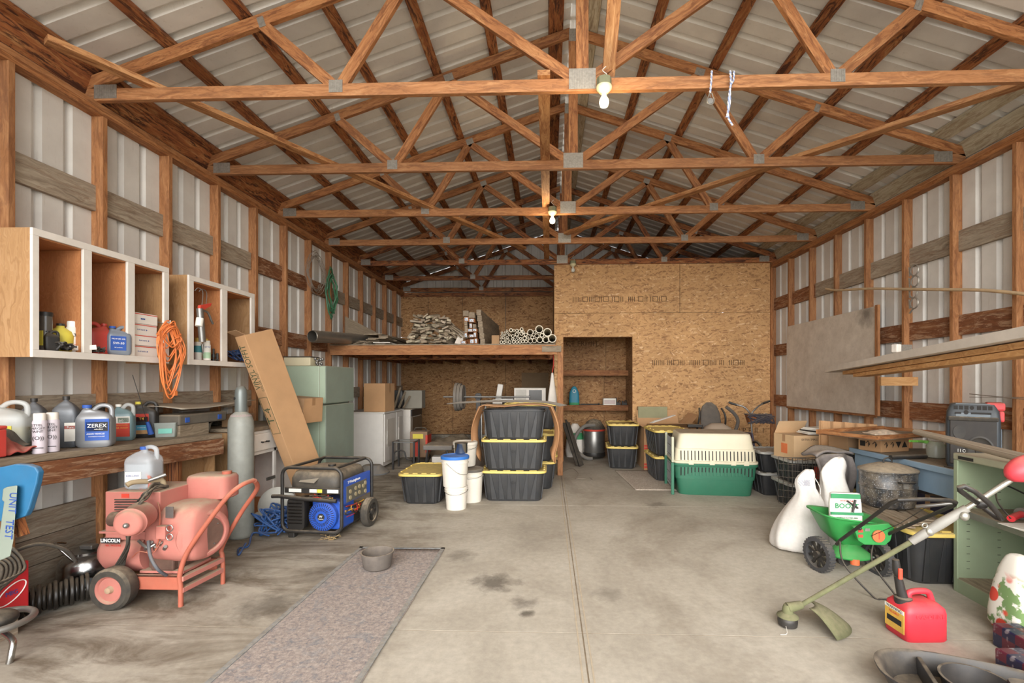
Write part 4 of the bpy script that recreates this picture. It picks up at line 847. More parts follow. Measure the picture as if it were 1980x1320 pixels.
# side control panel (+X)
P = obj('control_panel', bx(.255, .285, .04, .55, .3, .52), M_gblue, t, bev=.008)
obj('panel_face', bx(.285, .29, .08, .46, .31, .455), mat('panel_grey', '#57564e', .5), P)
for y, z in ((.14, .4), (.14, .345), (.24, .41), (.24, .355), (.31, .41), (.31, .355), (.385, .4), (.43, .34), (.43, .42)): obj('outlet', MB().cyl((.289, y, z), (.297, y, z), .019, n=14), mat('tan_outlet', '#a39574', .5), P, smooth=40)
text('T Westinghouse', .035, M_txtw, P, (.2865, .22, .487), RIGHTF)
w = []
for s in (1, -1):
    c = Vector((s*.34, .42, .14)); R = rotm(0, PI/2, 0)
    tw = obj('wheel', MB().lathe([(.09, -.038), (.125, -.036), (.14, -.02), (.14, .02), (.125, .036), (.09, .038), (.09, -.038)], c, R, 32, (False, False)), M_rubber, t, smooth=40)
    b = MB(); b.lathe([(.09, .01), (.09, .025), (.085, .025)], c, R, 28, (False, False)); b.lathe([(.03, -.03), (.03, .035), (.02, .04)], c, R, 16)
    for k in range(5): a = 2*PI*k/5; b.beam(c+Vector((.01, 0, 0)), c+Vector((.01, .092*math.cos(a), .092*math.sin(a))), .02, .025)
    obj('hub', b, M_black, tw, smooth=40)
obj('axle', MB().cyl((-.34, .42, .14), (.34, .42, .14), .01), M_steel, t)
for x in (-.2, .2): obj('rubber_foot', bx(x-.03, x+.03, .0, .05, 0, .06), M_black, t, bev=.006)
b = MB(); rn = random.Random(4)
for i in range(40): a = Vector((rn.uniform(.12, .24), rn.uniform(-.06, .02), .005+rn.uniform(0, .03))); b.tube([a, a+Vector((rn.uniform(-.06, .06), rn.uniform(-.05, .05), rn.uniform(-.004, .02)))], .0012, 4)
o = obj('straw_wisp', b, mat('dry_straw', '#b99a64', .9)); o.location = g0; tag(o, 'wisp of dry straw caught under the generator foot', 'straw')
# ------------------------------------------------------------------ floor rugs, bowl
def rugmat(name, cols, edge):
    t = NT(name); v = t.coord(); n = t.noise(v, 55, 6, .75); n2 = t.noise(v, 7, 5, .7, 1.5); n3 = t.noise(t.coord(False, (1, 5, 1)), 5, 6, .75)
    c = t.ramp(n, [(.30, rgb(cols[0])), (.45, rgb(cols[1])), (.58, rgb(cols[2])), (.72, rgb(cols[3]))])
    c = t.mix(t.ramp(n2, [(.52, W(0)), (.66, W(.35))]), c, rgb(edge)); c = t.mix(t.ramp(n3, [(.6, W(0)), (.72, W(.5))]), c, rgb('#b8957e'))
    t.link(c, t.b.inputs['Base Color']); t.b.inputs['Roughness'].default_value = .95; t.bump(n, .6, .004); return t.m
M_rug = rugmat('faded_runner', ('#5f6670', '#8d8079', '#a3968c', '#c0b0a4'), '#66757f')
def rug(name, P, m, label, th=.006, border=None):
    b = MB(); n = 26
    P = [Vector(p) for p in P]
    def f(u, v): q = (P[0]*(1-u)+P[1]*u)*(1-v)+(P[3]*(1-u)+P[2]*u)*v; return (q.x+.004*math.sin(23*v)*(1 if u in (0, 1) else 0), q.y, th+.003*math.sin(9*u+7*v)*math.sin(PI*u))
    b.sheet(f, n, n); b2 = [Vector((v.x, v.y, 0.0005)) for v in b.v]
    o = obj(name, b, m, None, smooth=60, solid=th*.8); tag(o, label, 'rug')
    if border:
        for k in range(4):
            a, c = P[k], P[(k+1) % 4]; q = MB(); cen = sum(P, Vector())/4
            d = (cen-(a+c)/2).normalized()*.03; q.beam((a.x+d.x*.5, a.y+d.y*.5, th+.004), (c.x+d.x*.5, c.y+d.y*.5, th+.004), .03, .004); obj('border', q, border, o)
    return o
rug('runner_rug', [(-.875, 3.905, 0), (-1.60, 3.905, 0), (-1.60, .9, 0), (-.875, .9, 0)], M_rug, 'long faded blue and red patterned runner rug on the concrete', border=mat('rug_border', '#74797c', .95, 0, .35, .3, 30))
p = G(722, 1110); t = thing('pet_bowl', 'dusty round black pet bowl on the runner rug', 'bowl', (-1.29, 3.47, .012)); b = MB()
b.lathe([(.085, 0), (.1, .012), (.116, .1), (.122, .115), (.122, .122), (.112, .122), (.1, .09), (.085, .02), (.01, .016)], n=36, cap=(True, True)); obj('bowl', b, mat('dusty_black', '#5c5550', .9, 0, .2, .5, 14), t, smooth=50)
# wall hanging coils on the left wall
def coil(name, label, X, px, z, r, h, n, tr, m, cat, seed):
    rn = random.Random(seed); y = YX(px, X); b = MB()
    for i in range(n):
        a = rn.uniform(.7, 1.15); oy = rn.uniform(-.05, .05); b.tube([(X+rn.uniform(0, .03)+.015*math.cos(3*q), y+oy+r*a*math.cos(q), z+h*a*math.sin(q)+(h*.1*rn.random())) for q in [2*PI*k/26 for k in range(26)]], tr, 5, True)
    tagobj(name, b, m, label, cat, smooth=60)
coil('wire_coil', 'loose coil of thin grey wire hanging on a left wall stud', -3.31, 609, 2.93, .24, .3, 9, .0028, M_silwire, 'wire', 3)
coil('garden_hose', 'narrow loop of green garden hose hanging on the left wall above the loft', -3.31, 640, 2.74, .13, .36, 3, .013, mat('green_hose', '#2f6b4a', .5, 0, .1, .3), 'hose', 8)
# ------------------------------------------------------------------ totes
M_tote = mat('black_tote', '#26292d', .42, 0, .12, .28, 5); M_tlid = mat('yellow_tote_lid', '#d8bd63', .5, 0, .06, .3, 9); M_tclr = mat('clear_tote_lid', '#9d9d98', .3, 0, .06, .3)
M_emb = mat('embossed_dark', '#17181a', .5, 0, 0, .1)
def tote(label, loc, rz, w=.775, d=.5, h=.355, lid=M_tlid, logo='F', lidded=True, group='black storage totes', body=None, note=None):
    t = thing('storage_tote', label, 'tote', loc, rz, group); wb, db = w-.13, d-.12; k = wb/w
    b = MB(); b.rlathe([((w-.14)/w, 0), ((w-.12)/w, .015), ((w-.045)/w, h*.93), ((w-.04)/w, h*.935), ((w-.01)/w, h*.94), ((w-.01)/w, h-.012)]+([] if lidded else [((w-.03)/w, h-.012), ((w-.05)/w, h-.03), ((w-.15)/w, .02)]), w, d, 7, 40)
    tb = obj('tote_body', b, body or M_tote, t, smooth=35)
    b = MB()
    # raised ribs on the four faces, tapering with the wall
    for ax, L, D in ((0, w, d), (1, d, w)):
        n = 6 if L > .6 else 4
        for s in (-1, 1):
            for i in range(n):
                f = (i+.5)/n-.5; 
                if abs(f) < .12 and s == -1 and n == 4: pass
                xt, xb = f*L*.84, f*L*.7; wt = L*.028
                yt, yb = s*(D/2*(w-.05)/w+.008), s*(D/2*(w-.12)/w+.008)
                q = [(xb-wt*1.5, yb), (xb+wt*1.5, yb), (xt+wt*.55, yt), (xt-wt*.55, yt)]
                pts = [(q[0][0], q[0][1], .02), (q[1][0], q[1][1], .02), (q[2][0], q[2][1], h*.9), (q[3][0], q[3][1], h*.9)]
                o_ = -s*.02
                if ax: pts = [(p[1], p[0], p[2]) for p in pts]; a = [Vector(p) for p in pts]; c = [Vector((p[0]+o_, p[1], p[2])) for p in pts]
                else: a = [Vector(p) for p in pts]; c = [Vector((p[0], p[1]+o_, p[2])) for p in pts]
                b.skin([a, c])
    obj('ribs', b, body or M_tote, tb, bev=.003)
    if lidded:
        b = MB(); b.rlathe([(1, h-.022), (1.012, h-.018), (1.012, h+.004), (.985, h+.008), (.94, h+.008), (.92, h-.004), (.8, h-.004)], w, d, 8, 40)
        for s in (-1, 1):
            for i in range(4): f = (i+.5)/4-.5; b.cbox((f*w*.8, s*d*.455, h+.008), (w*.11, .018, .012)); 
            for i in range(3): f = (i+.5)/3-.5; b.cbox((s*w*.47, f*d*.75, h+.008), (.018, d*.14, .012))
        L = obj('lid', b, lid, t, smooth=35)
    if logo == 'F': text('HDX', .06 if w < .6 else .045, M_emb, t, (.0, -d/2*(w-.085)/w-.0095, h*.62), (PI/2+.1, 0, 0), sx=1.1)
    if logo == 'S': text('HDX', .06 if w < .6 else .045, M_emb, t, (.0, -d/2*(w-.085)/w-.0095, h*.62), (PI/2+.1, 0, 0), sx=1.1)
    if note: text(note, .028, M_ink, t, (-.07, -d/2-.004, h-.007), FRONT, depth=.0003)
    return t
tote('black tote with yellow lid standing alone between generator and buckets', (-1.47, 5.62, 0), .0, .52, .775, logo='F', note='Painting')
tote('bottom black tote of the tall front stack, yellow lid', (-.415, 5.70, 0), 0)
tote('middle black tote of the tall front stack, yellow lid', (-.415, 5.705, .366), 0)
tote('lidless black tote on top of the tall front stack', (-.41, 5.70, .732), 0, logo=None, lidded=False)
tote('single black tote behind the tall front stack', (-.29, 6.33, 0), 0, logo=None)
tote('second tote up behind the tall front stack', (-.29, 6.35, .366), 0, logo=None)
for i, l in enumerate(('lowest', 'middle', 'topmost')): tote('%s tote of the rear stack beside the wooden post' % l, (-.26, 6.87, .366*i), 0, logo=None)
tote('lower black tote of the pair in front of the doorway', (1.22, 7.86, 0), -.1, .52, .68, logo=None)
tote('upper black tote of the pair in front of the doorway', (1.23, 7.86, .366), -.06, .52, .68, logo=None)
tote('lower of two totes tucked between tall carton and pet carrier', (1.73, 6.92, 0), .0, .52, .775, logo=None)
tote('upper of two totes tucked between tall carton and pet carrier', (1.73, 6.92, .366), .02, .52, .775, logo=None)
# tan hide over the totes
b = MB()
def hide(u, v):
    s = u*2.6-1.3         # length across
    w_ = .3
    y = 5.90+(v-.5)*w_+.02*math.sin(7*s)
    if abs(s) < .42: x, z = -.41+s, 1.115+.012*math.sin(9*s)+.01*math.sin(11*v)
    else:
        k = abs(s)-.42; sg = 1 if s > 0 else -1; L = .62+.1*math.sin(5*v+s)
        z = 1.115-min(k, L)*.98; x = -.41+sg*(.43+.07*math.sin(PI*min(k/.6, 1))+.03*math.sin(7*v+2*k)+.05*k)
        y += -.10*math.sin(k*3)+.03*math.sin(14*v)*k
    return (x, y, z)
b.sheet(hide, 60, 22); tagobj('leather_hide', b, mat('tan_hide', '#b07f55', .75, 0, .12, .25, 4), 'tan leather hide draped over the tall tote stack', 'hide', smooth=60, solid=.006)
b = MB()
for i in range(5): b.tube(spline([(-1.32+.03*i, 6.0+.012*i, 1.125+.004*i), (-.7, 5.95+.012*i, 1.155+.004*i), (-.1, 5.92+.012*i, 1.15+.004*i), (.15+.02*i, 5.9+.012*i, 1.10+.003*i)]), .006, 5)
tagobj('metal_strips', b, mat('dull_strip', '#77726b', .6, .3), 'bundle of thin grey metal strips lying across the hide and totes', 'metal strips')
# buckets
M_buck = mat('white_bucket', '#dcd5c8', .45, 0, .05, .25, 8)
def bucket(label, loc, r=.148, h=.37, lid=None, m=M_buck, bail=0, metal=False):
    t = thing('bucket', label, 'bucket', loc, random.uniform(0, 6), 'buckets'); t.rotation_euler.z = 0
    b = MB(); b.lathe([(r*.86, 0), (r*.88, .01), (r*.98, h*.78), (r*1.04, h*.785), (r*1.04, h*.8), (r*.99, h*.805), (r*1.0, h*.88), (r*1.05, h*.885), (r*1.05, h*.9), (r, h*.905), (r*1.01, h)], n=36); obj('bucket_body', b, m, t, smooth=40)
    if lid: b = MB(); b.lathe([(r*1.06, h-.025), (r*1.07, h-.02), (r*1.07, h+.004), (r*1.0, h+.01), (r*.96, h+.004), (r*.9, h+.002)], n=36); obj('lid', b, lid, t, smooth=40)
    b = MB(); b.tube(spline([(-.02-r*.3, -r*1.0, h*.82), (-.0, -r*1.06, h*.65), (r*.5, -r*.95, h*.48), (r*.95, -r*.45, h*.42), (r*1.05, 0, h*.5)], 6) if bail else [(math.cos(a)*r*1.07, math.sin(a)*r*1.07, h*.86-.04*abs(math.sin(a))) for a in [PI+PI*k/14 for k in range(15)]], .0025, 5); obj('bail_handle', b, M_steel, t)
    return t
bucket('lower white bucket in front of the tote stack', (-1.03, 5.17, 0), .125, .25, lid=None)
bucket('white bucket with a bright blue lid standing on another bucket', (-1.045, 5.17, .252), .148, .33, lid=mat('blue_lid', '#2a6fc0', .45, 0, .05, .15), bail=1)
bucket('tall white bucket behind the blue-lidded one', (-.92, 5.50, 0), .14, .38, lid=mat('grey_lid', '#57524c', .6))
bucket('upper white bucket with a crusted lid at the back', (-1.01, 5.62, .40), .14, .28, lid=M_buck)
t = thing('paint_can', 'small steel paint can on the blue bucket lid', 'can', (-1.0, 5.3, .60)); obj('can_body', MB().lathe([(.07, 0), (.072, .005), (.072, .1), (.075, .105), (.075, .112)], n=28), M_chrome, t, smooth=40)
# ------------------------------------------------------------------ loft platform
t = thing('loft_platform', 'wooden storage loft on a doubled front beam and corner post', 'loft', (-1.6, 7.0, 1.8))
def lp(n, mb, m, **k): o = obj(n, mb, m, t, **k); o.location = (1.6, -7.0, -1.8); return o
lp('front_beam', bx(-3.338, .13, 7.0, 7.038, 1.82, 1.965), M_stud, bev=.003); lp('rear_beam', bx(-3.338, .07, 8.1, 8.138, 1.80, 1.94), M_purl)
lp('deck_sheet', bx(-3.338, .095, 7.0, 10.70, 1.966, 1.984), M_dusty)
for i in range(9): lp('joist', bx(-3.3+.41*i, -3.262+.41*i, 7.04, 10.68, 1.82, 1.964), M_purl)
lp('front_post', bx(.135, .215, 7.02, 7.11, 0, 1.9), M_stud, bev=.003); lp('ledger', bx(-.1, .19, 6.98, 6.999, 1.86, 1.95), M_dusty)
ZD = 1.986
# flexible duct
b = MB(); P = spline([(-3.2, 6.2, ZD+.04), (-3.08, 6.75, ZD+.07), (-2.98, 7.3, ZD+.095), (-2.9, 8.0, ZD+.14), (-2.75, 8.8, ZD+.1)], 22)
b.tube(P, [.078+.006*(i % 2) for i in range(len(P))], 18, cap=False); tagobj('flexible_duct', b, mat('foil_duct', '#98938a', .3, .8, .06, .5, 8), 'silver flexible duct lying on the loft by the left wall', 'duct', smooth=80, solid=.003)
b = MB(); b.sheet(lambda u, v: (-3.28+.42*u, 7.4+.5*u, ZD+.16+.32*v*(1-.8*u)), 6, 6); tagobj('leaning_board', b, M_dusty, 'grey triangular board leaning against the wall behind the duct', 'board', solid=.015)
# boards laid flat
rn = random.Random(21)
for i in range(9):
    w_ = rn.uniform(.12, .3); x = -2.68+rn.uniform(-.1, .14); y = 7.05+rn.uniform(0, .15)
    b = MB(); b.beam((x, y, ZD+.012+.02*i), (x+rn.uniform(.0, .3)-.2, y+rn.uniform(1.3, 2.2), ZD+.012+.02*i), w_, .014)
    tagobj('flat_board', b, M_wpaint if i == 1 else M_dusty, 'dusty board in the flat stack on the loft beside the duct', 'board', 'flat boards on the loft')
for i in range(6):
    b = MB(); b.beam((-3.0+.04*i, 7.04+.02*i, ZD+.012+.018*(i % 3)), (-2.85+.07*i, 7.3+.05*i, ZD+.05+.01*i), .04, .02); tagobj('scrap_stick', b, M_dusty, 'short scrap stick in front of the silver duct', 'stick', 'scrap sticks by the duct')
# heap of kindling offcuts
for i in range(95):
    lay = i//14; u = rn.random(); xx = -2.12+.62*u; hmax = .44*min(1, 3.5*u+.45)*(1 if u < .75 else 1-1.2*(u-.75)); z = ZD+.02+hmax*(lay+.5*rn.random())/7.
    L = rn.uniform(.1, .24); an = rn.gauss(0, .4); b = MB(); y = 7.1+rn.random()*.2; en_ = rn.random() < .6
    w_, h_ = rn.uniform(.05, .1), rn.uniform(.02, .04)
    q = Vector((rn.uniform(-.06, .06), L/2+.05, rn.uniform(-.02, .02))) if en_ else Vector((math.cos(an)*L/2, rn.uniform(-.08, .08), math.sin(an)*L/2*.6)); c = Vector((xx, y, z+.012)); b.beam(c-q, c+q, w_, h_, up=(math.sin(an*.8), 0, math.cos(an*.8)))
    if c.z-abs(q.z)-.03 < ZD: 
        for v in b.v: v.z += ZD+.03-(c.z-abs(q.z))
    tagobj('wood_offcut', b, (M_dusty, M_dusty, M_white, M_grey)[i % 4], 'weathered offcut in the big heap of scrap wood on the loft', 'offcut', 'scrap wood heap', bev=.002)
for i in range(4):
    x = -1.82+.07*i; b = MB(); b.beam((x, 7.3, ZD+.46-.03*i), (x+.42, 7.12, ZD+.1), .07, .018); tagobj('wood_strip', b, M_dusty, 'slat sliding down the right side of the scrap wood heap', 'slat', 'slats on the scrap heap')
b = MB(); b.beam((-1.38, 7.05, ZD), (-1.33, 7.2, ZD+.2), .1, .02, up=(0, -1, .3)); tagobj('grey_board', b, M_wpaint, 'short pale board standing beside the scrap heap', 'board')
b = MB(); b.beam((-1.22, 7.15, ZD), (-1.18, 7.4, ZD+.36), .12, .03, up=(0, -1, .3)); tagobj('standing_board', b, M_purl, 'dark board standing between the scrap heap and the lumber', 'board')
b = MB(); b.sheet(lambda u, v: (-2.55+.35*u, 8.3+.2*v, ZD+.35*v+.05*math.sin(4*u)), 6, 6); tagobj('cardboard_sheet', b, M_cardd, 'torn cardboard sheet behind the scrap heap on the loft', 'cardboard', solid=.006)
# stickered lumber ends
def lumber(px, py, w_, h_, L=2.4, stick=True, m=None):
    x = XY(px, 7.05); z = Zp(py, x, 7.05); t = thing('lumber', 'stacked two-by-four with a blue end tag, seen end on at the loft edge' if stick else 'dusty untagged timber in the lumber stack on the loft', 'lumber', (x, 7.05, z), group='tagged lumber stack' if stick else 'untagged timbers')
    obj('timber', bx(-w_/2, w_/2, 0, L, -h_/2, h_/2), m or M_frame, t, bev=.003)
    if stick: obj('end_tag', bx(-w_*.32, w_*.32, -.001, 0, -h_*.32, h_*.32), M_tag, t)
    return t
def tagmat():
    t = NT('end_tag_print'); c = t.ramp(t.noise(t.coord(), 55, 2), [(.42, rgb('#5f8fb8')), (.5, rgb('#dfe6ea')), (.6, rgb('#7a5a4a'))]); t.link(c, t.b.inputs['Base Color']); return t.m
M_tag = tagmat()
A, B = .085, .038
x0 = XY(897, 7.05)
zz = ZD+B/2+.001
for (dx, dz, w_, h_) in ((0.0, 0, A, B), (.175, .025, .04, .088), (.1, .0, A, B), (.13, .075-.03, A, B)): pass
rows = [(-.005, .0, A, .045, 1), (.185, .0, .045, A, 1), (.125, .0, .07, A*.9, 1), (.02, .085, .07, .045, 0), (.03, .087, .045, A, 1), (.12, .095, A, .05, 1), (.17, .095, .045, A, 1), (.035, .175, .045, .1, 0), (.1, .18, .085, .05, 1), (.165, .185, .07, .05, 1), (.03, .28, .045, .06, 0), (.105, .232, .045, A, 1), (.16, .24, .05, .06, 0), (.04, .34, .07, .07, 1), (.12, .325, .09, .06, 1), (.03, .42, .085, .085, 0), (.12, .395, .09, .085, 0)]
for dx, dz, w_, h_, s in rows:
    t = thing('lumber', ('blue-tagged two-by-four end in the tall lumber stack on the loft' if s else 'untagged timber end in the tall lumber stack on the loft'), 'lumber', (x0+dx*1.0, 7.04, ZD+dz+h_/2+.002), group='tagged lumber ends' if s else 'untagged lumber ends')
    obj('timber', bx(-w_/2, w_/2, 0, 2.2, -h_/2, h_/2), M_frame if s else M_dusty, t, bev=.003)
    if s: obj('end_tag', bx(-w_*.36, w_*.36, -.002, 0, -h_*.36, h_*.36), M_tag, t)
b = MB(); b.beam((x0+.2, 7.1, ZD+.44), (x0+.42, 7.06, ZD+.02), .05, .05); b.v = [v for v in b.v]; 
for i in range(6): b = MB(); b.beam((x0+.215+.012*i, 7.12, ZD+.47-.09*i+.02), (x0+.27+.012*i, 9.2, ZD+.47-.09*i+.02), .07, .086); tagobj('long_board', b, M_dusty, 'long dusty board on the right flank of the lumber stack', 'board', 'boards flanking the lumber')
carton('small dusty wooden block box between the lumber and the pipes', (XY(959, 7.2), 7.2, ZD), 0, .12, .12, .14, M_cardd, name='small_box')
# pipes
M_pvc = mat('pvc_pipe', '#d8cfba', .5, 0, .06, .35, 12); M_pin = mat('pipe_inside', '#7f7462', .8, 0, .1, .2)
def pipe(px, py, r):
    x = XY(px, 7.0); z = max(Zp(py, x, 7.0), ZD+r+.001); t = MB(); n = 20; L = 2.2+.3*random.random()
    ring = lambda rr, y: [(x+rr*math.cos(2*PI*i/n), y, z+rr*math.sin(2*PI*i/n)) for i in range(n)]
    y = 6.99+random.random()*.06; t.skin([ring(r, y+L), ring(r, y), ring(r*(.82 if r > .034 else .68), y), ring(r*.66, y+L)], (False, False))
    tagobj('plastic_pipe', t, M_pvc, ('large' if r > .034 else 'small')+' pale plastic pipe seen end on in the loft pipe stack', 'pipe', 'large plastic pipes' if r > .034 else 'small plastic pipes', smooth=40)
S = 1/5.5
for cx, cy, r in ((1803, 517, 45), (1752, 450, 45), (1665, 420, 42), (1737, 530, 35), (1671, 532, 33), (1568, 450, 33), (1693, 482, 24), (1638, 487, 25), (1612, 540, 25), (1569, 542, 25), (1590, 503, 20), (1508, 515, 22), (1524, 549, 18), (1489, 549, 18), (1458, 552, 16), (1426, 552, 17), (1392, 552, 18), (1350, 556, 17), (1288, 556, 16), (1260, 556, 17), (1320, 556, 11), (1475, 462, 22), (1425, 475, 22), (1520, 475, 20), (1490, 448, 18), (1455, 440, 17), (1476, 415, 18), (1427, 433, 16), (1613, 447, 17), (1543, 510, 14), (1465, 517, 14), (1437, 512, 16), (1400, 527, 12), (1375, 520, 14), (1283, 510, 14), (1322, 507, 14), (1302, 530, 11), (1258, 515, 11), (1335, 525, 10), (1262, 485, 11), (1290, 480, 11), (1345, 478, 13), (1266, 455, 12), (1325, 455, 11), (1300, 450, 9), (1395, 432, 12), (1363, 428, 20), (1322, 433, 10), (1305, 475, 9), (1383, 490, 18)):
    pipe(740+cx*S, 560+cy*S, r*S*7.0/900)
# hanging white sack with red strap by the post
b = MB(); b.rlathe([(.25, .55), (.35, .42), (.8, .2), (1, .05), (.9, 0)], .16, .12, 3, 20); 
t = thing('hanging_sack', 'white cloth bag hanging by a red strap behind the loft post', 'bag', (.06, 7.35, 1.02)); obj('bag_body', b, M_wpaint, t, smooth=60, sub=1)
obj('strap', MB().tube(spline([(0, 0, .54), (.02, 0, .68), (.01, 0, .84), (-.01, 0, .9)]), .008), M_lblr, t, smooth=60)
# ------------------------------------------------------------------ under the loft
t = thing('white_appliance', 'white two-door appliance cabinet under the loft edge', 'appliance', (-2.617, 7.36, 0))
obj('case_body', bx(-.7, -.03, 0, .98, .05, .9), mat('appliance_white', '#d6d2cb', .45, 0, .04, .3), t, bev=.006); obj('top', bx(-.71, .0, -.01, 1.0, .9, .925), mat('appliance_white', ''), t, bev=.006)
for y0, y1 in ((.02, .58), (.6, .96)): d = obj('door', bx(-.028, -.005, y0, y1, .12, .89), mat('appliance_white', ''), t, bev=.004); obj('door_panel', bx(-.006, .0, y0+.1, y1-.08, .35, .8), mat('appliance_shade', '#c4beb4', .5, 0, .04, .3), d, bev=.003); obj('handle', MB().tube([(.012, y0+.05, .4), (.014, y0+.05, .62)], .007), mat('appliance_white', ''), d, smooth=60)
carton('upright tan cardboard box on the white appliance', (-2.80, 7.62, .926), -.12, .37, .34, .46, M_card)
t = thing('stove', 'dusty electric stove beyond the white appliance', 'stove', (-2.56, 8.62, 0)); obj('stove_body', bx(-.62, -.02, 0, .72, .0, .89), M_wpaint, t, bev=.006); obj('oven_door', bx(-.02, .01, .04, .68, .25, .74), mat('oven_glass', '#4a3d30', .3, 0, .1, .5), t, bev=.004); obj('control_strip', bx(-.02, .005, .02, .7, .76, .88), M_black, t); obj('drawer', bx(-.02, .004, .04, .68, .05, .22), M_wpaint, t, bev=.004); obj('cooktop', bx(-.63, .01, -.01, .73, .89, .905), mat('dusty_top', '#8e8270', .7), t)
t = thing('old_monitor', 'grey appliance with a black crumpled bag standing on the stove', 'appliance', (-2.72, 8.75, .907)); obj('case_body', bx(-.02, .32, 0, .25, 0, .34), M_steel if False else mat('grey_case', '#8b8578', .6, 0, .06, .5), t, bev=.01); b = MB(); b.rlathe([(.8, 0), (1, .05), (1, .25), (.85, .34)], .36, .22, 4, 24, (-.2, .1, 0)); obj('black_bag', b, M_black, t, smooth=60)
for i in range(3): b = MB(); b.beam((-2.86+.09*i, 8.55-.02*i, .93), (-2.80+.09*i, 8.72, 1.3-.08*i), .035, .018); tagobj('wood_stake', b, M_dusty, 'short wooden stake leaning against the grey appliance on the stove', 'stake', 'stakes on the stove')
t = thing('battery_charger', 'old red and tan wheeled battery charger beside the white appliance', 'charger', (-2.22, 8.0, 0)); obj('charger_body', bx(-.15, .15, -.12, .14, .12, .56), mat('rust_tan', '#8d6f55', .7, 0, .12, .5), t, bev=.01); obj('front_stripe', bx(-.08, -.0, -.124, -.12, .14, .4), M_lblr, t); obj('side_band', bx(.12, .155, -.125, .145, .2, .5), M_lblr, t, bev=.004); obj('front_label', bx(-.1, .08, -.123, -.12, .44, .52), M_lbly, t); b = MB(); b.tube(spline([(-.1, 0, .56), (-.08, 0, .61), (.08, 0, .61), (.1, 0, .56)]), .01); obj('carry_handle', b, M_rubber, t, smooth=60)
for x in (-.13, .13): obj('wheel', MB().cyl((x-.02, .05, .08), (x+.02, .05, .08), .08, n=20), M_rubber, t, smooth=40)
t = thing('metal_stand', 'small dark open metal stand in front of the red charger', 'stand', (-2.33, 7.55, 0))
for x in (-.17, .17):
    for y in (-.14, .14): obj('leg', bx(x-.014, x+.014, y-.014, y+.014, 0, .45), mat('dark_steel', '#3a3a3c', .5, .4, .1, .4), t)
b = MB(); [b.beam((-.17, y, .44), (.17, y, .44), .025, .02) for y in (-.14, .14)]; [b.beam((x, -.14, .44), (x, .14, .44), .02, .02) for x in (-.17, .17)]; obj('top_rail', b, M_steel, t)
b = MB(); b.tube(spline([(-.16, -.14, .14), (-.14, -.14, .28), (0, -.14, .3), (.05, -.14, .18), (.14, -.14, .16)]), .012); obj('brace', b, mat('dark_steel', ''), t, smooth=60)
b = MB(); b.rlathe([(1, .0), (1, .02), (.5, .13)], .5, .36, 3, 24); o = obj('plastic_base', b, mat('grey_plastic_base', '#6f7275', .6, 0, .05, .5), None, smooth=40); o.location = (-2.72, 7.1, 0); tag(o, 'flat grey plastic appliance base on the floor at the foot of the white appliance', 'dish')  # grey plastic base of an appliance, lying on the floor
# weight bench
t = thing('weight_rack', 'black upright weight rack with a loaded barbell by the totes', 'weight rack', (-1.18, 7.8, 0)); M_dk = mat('dark_steel', '')
obj('upright', bx(-.035, .035, -.035, .035, 0, 1.22), M_black, t, bev=.004); obj('cross_bar', bx(-.1, .5, .0, .05, .4, .44), M_black, t); obj('foot', bx(-.04, .04, -.3, .4, 0, .05), M_black, t); obj('hook', bx(-.05, .05, -.06, .03, 1.13, 1.2), M_black, t)
t = thing('barbell', 'barbell with grey weight plates resting on the rack', 'barbell', (-1.5, 7.77, 1.16)); obj('bar', MB().cyl((-.25, -.08, .0), (1.2, -.08, .0), .014), M_steel, t, smooth=40)
for i, (x, r) in enumerate(((-.02, .235), (.03, .225), (.075, .2))): obj('weight_plate', MB().lathe([(.03, -.02), (r*.4, -.012), (r*.85, -.012), (r*.87, -.022), (r, -.022), (r, .022), (r*.87, .022), (r*.85, .012), (.03, .02)], (x, -.08, 0), rotm(0, PI/2, 0), 36), mat('grey_iron_plate', '#77716a', .7, .2, .12, .5), t, smooth=40)
# clutter on the floor left of the post
def mound(label, name, c, sx, sy, h, m, seed, cat='blanket', n=26):
    rn = random.Random(seed); ph = [rn.uniform(0, 6) for _ in range(6)]
    b = MB()
    def f(u, v):
        x, y = 2*u-1, 2*v-1; r = math.sqrt(x*x+y*y); e = max(0, 1-r**2.2)
        z = h*e**.6*(.8+.2*math.sin(4*x+ph[0])*math.cos(3*y+ph[1]))+.04*h*math.sin(13*x+ph[2]+3*y)+.03*h*math.sin(17*y+ph[3])
        return (c[0]+sx*x, c[1]+sy*y, c[2]+max(.004, z))
    b.sheet(f, n, n); return tagobj(name, b, m, label, cat, smooth=70, solid=.012)
mound('brown dusty tarp heaped on the floor under the loft', 'tarp', (-2.0, 9.15, 0), .6, .5, .42, mat('brown_tarp', '#75624c', .9, 0, .15, .6), 2)
mound('grey quilted blanket bunched in front of the weight rack', 'blanket', (-1.16, 7.15, 0), .27, .3, .56, mat('grey_quilt', '#6c5f55', .95, 0, .2, .6, 14), 5)
mound('dusty brown coat heaped in front of the brown tarp', 'coat', (-1.75, 8.1, 0), .35, .3, .2, M_dusty, 8)
mound('dark clothes bundle between buckets and tote stack', 'clothes_bundle', (-.94, 6.15, 0), .14, .3, .3, mat('dark_cloth', '#4b3f38', .95, 0, .2, .5), 9)
t = thing('padded_bench', 'grey padded weight bench seat on black legs', 'bench', (-1.63, 6.75, 0)); obj('seat_pad', bx(-.17, .25, -.14, .3, .43, .5), mat('grey_pad', '#6e6a66', .8, 0, .08, .6), t, bev=.015)
for x in (-.14, .21): obj('leg', MB().tube([(x*.8, -.1, .43), (x*1.15, -.12, .0)], .015), M_black, t)
obj('side_box', bx(-.1, .2, .1, .28, 0, .3), M_wpaint, t)
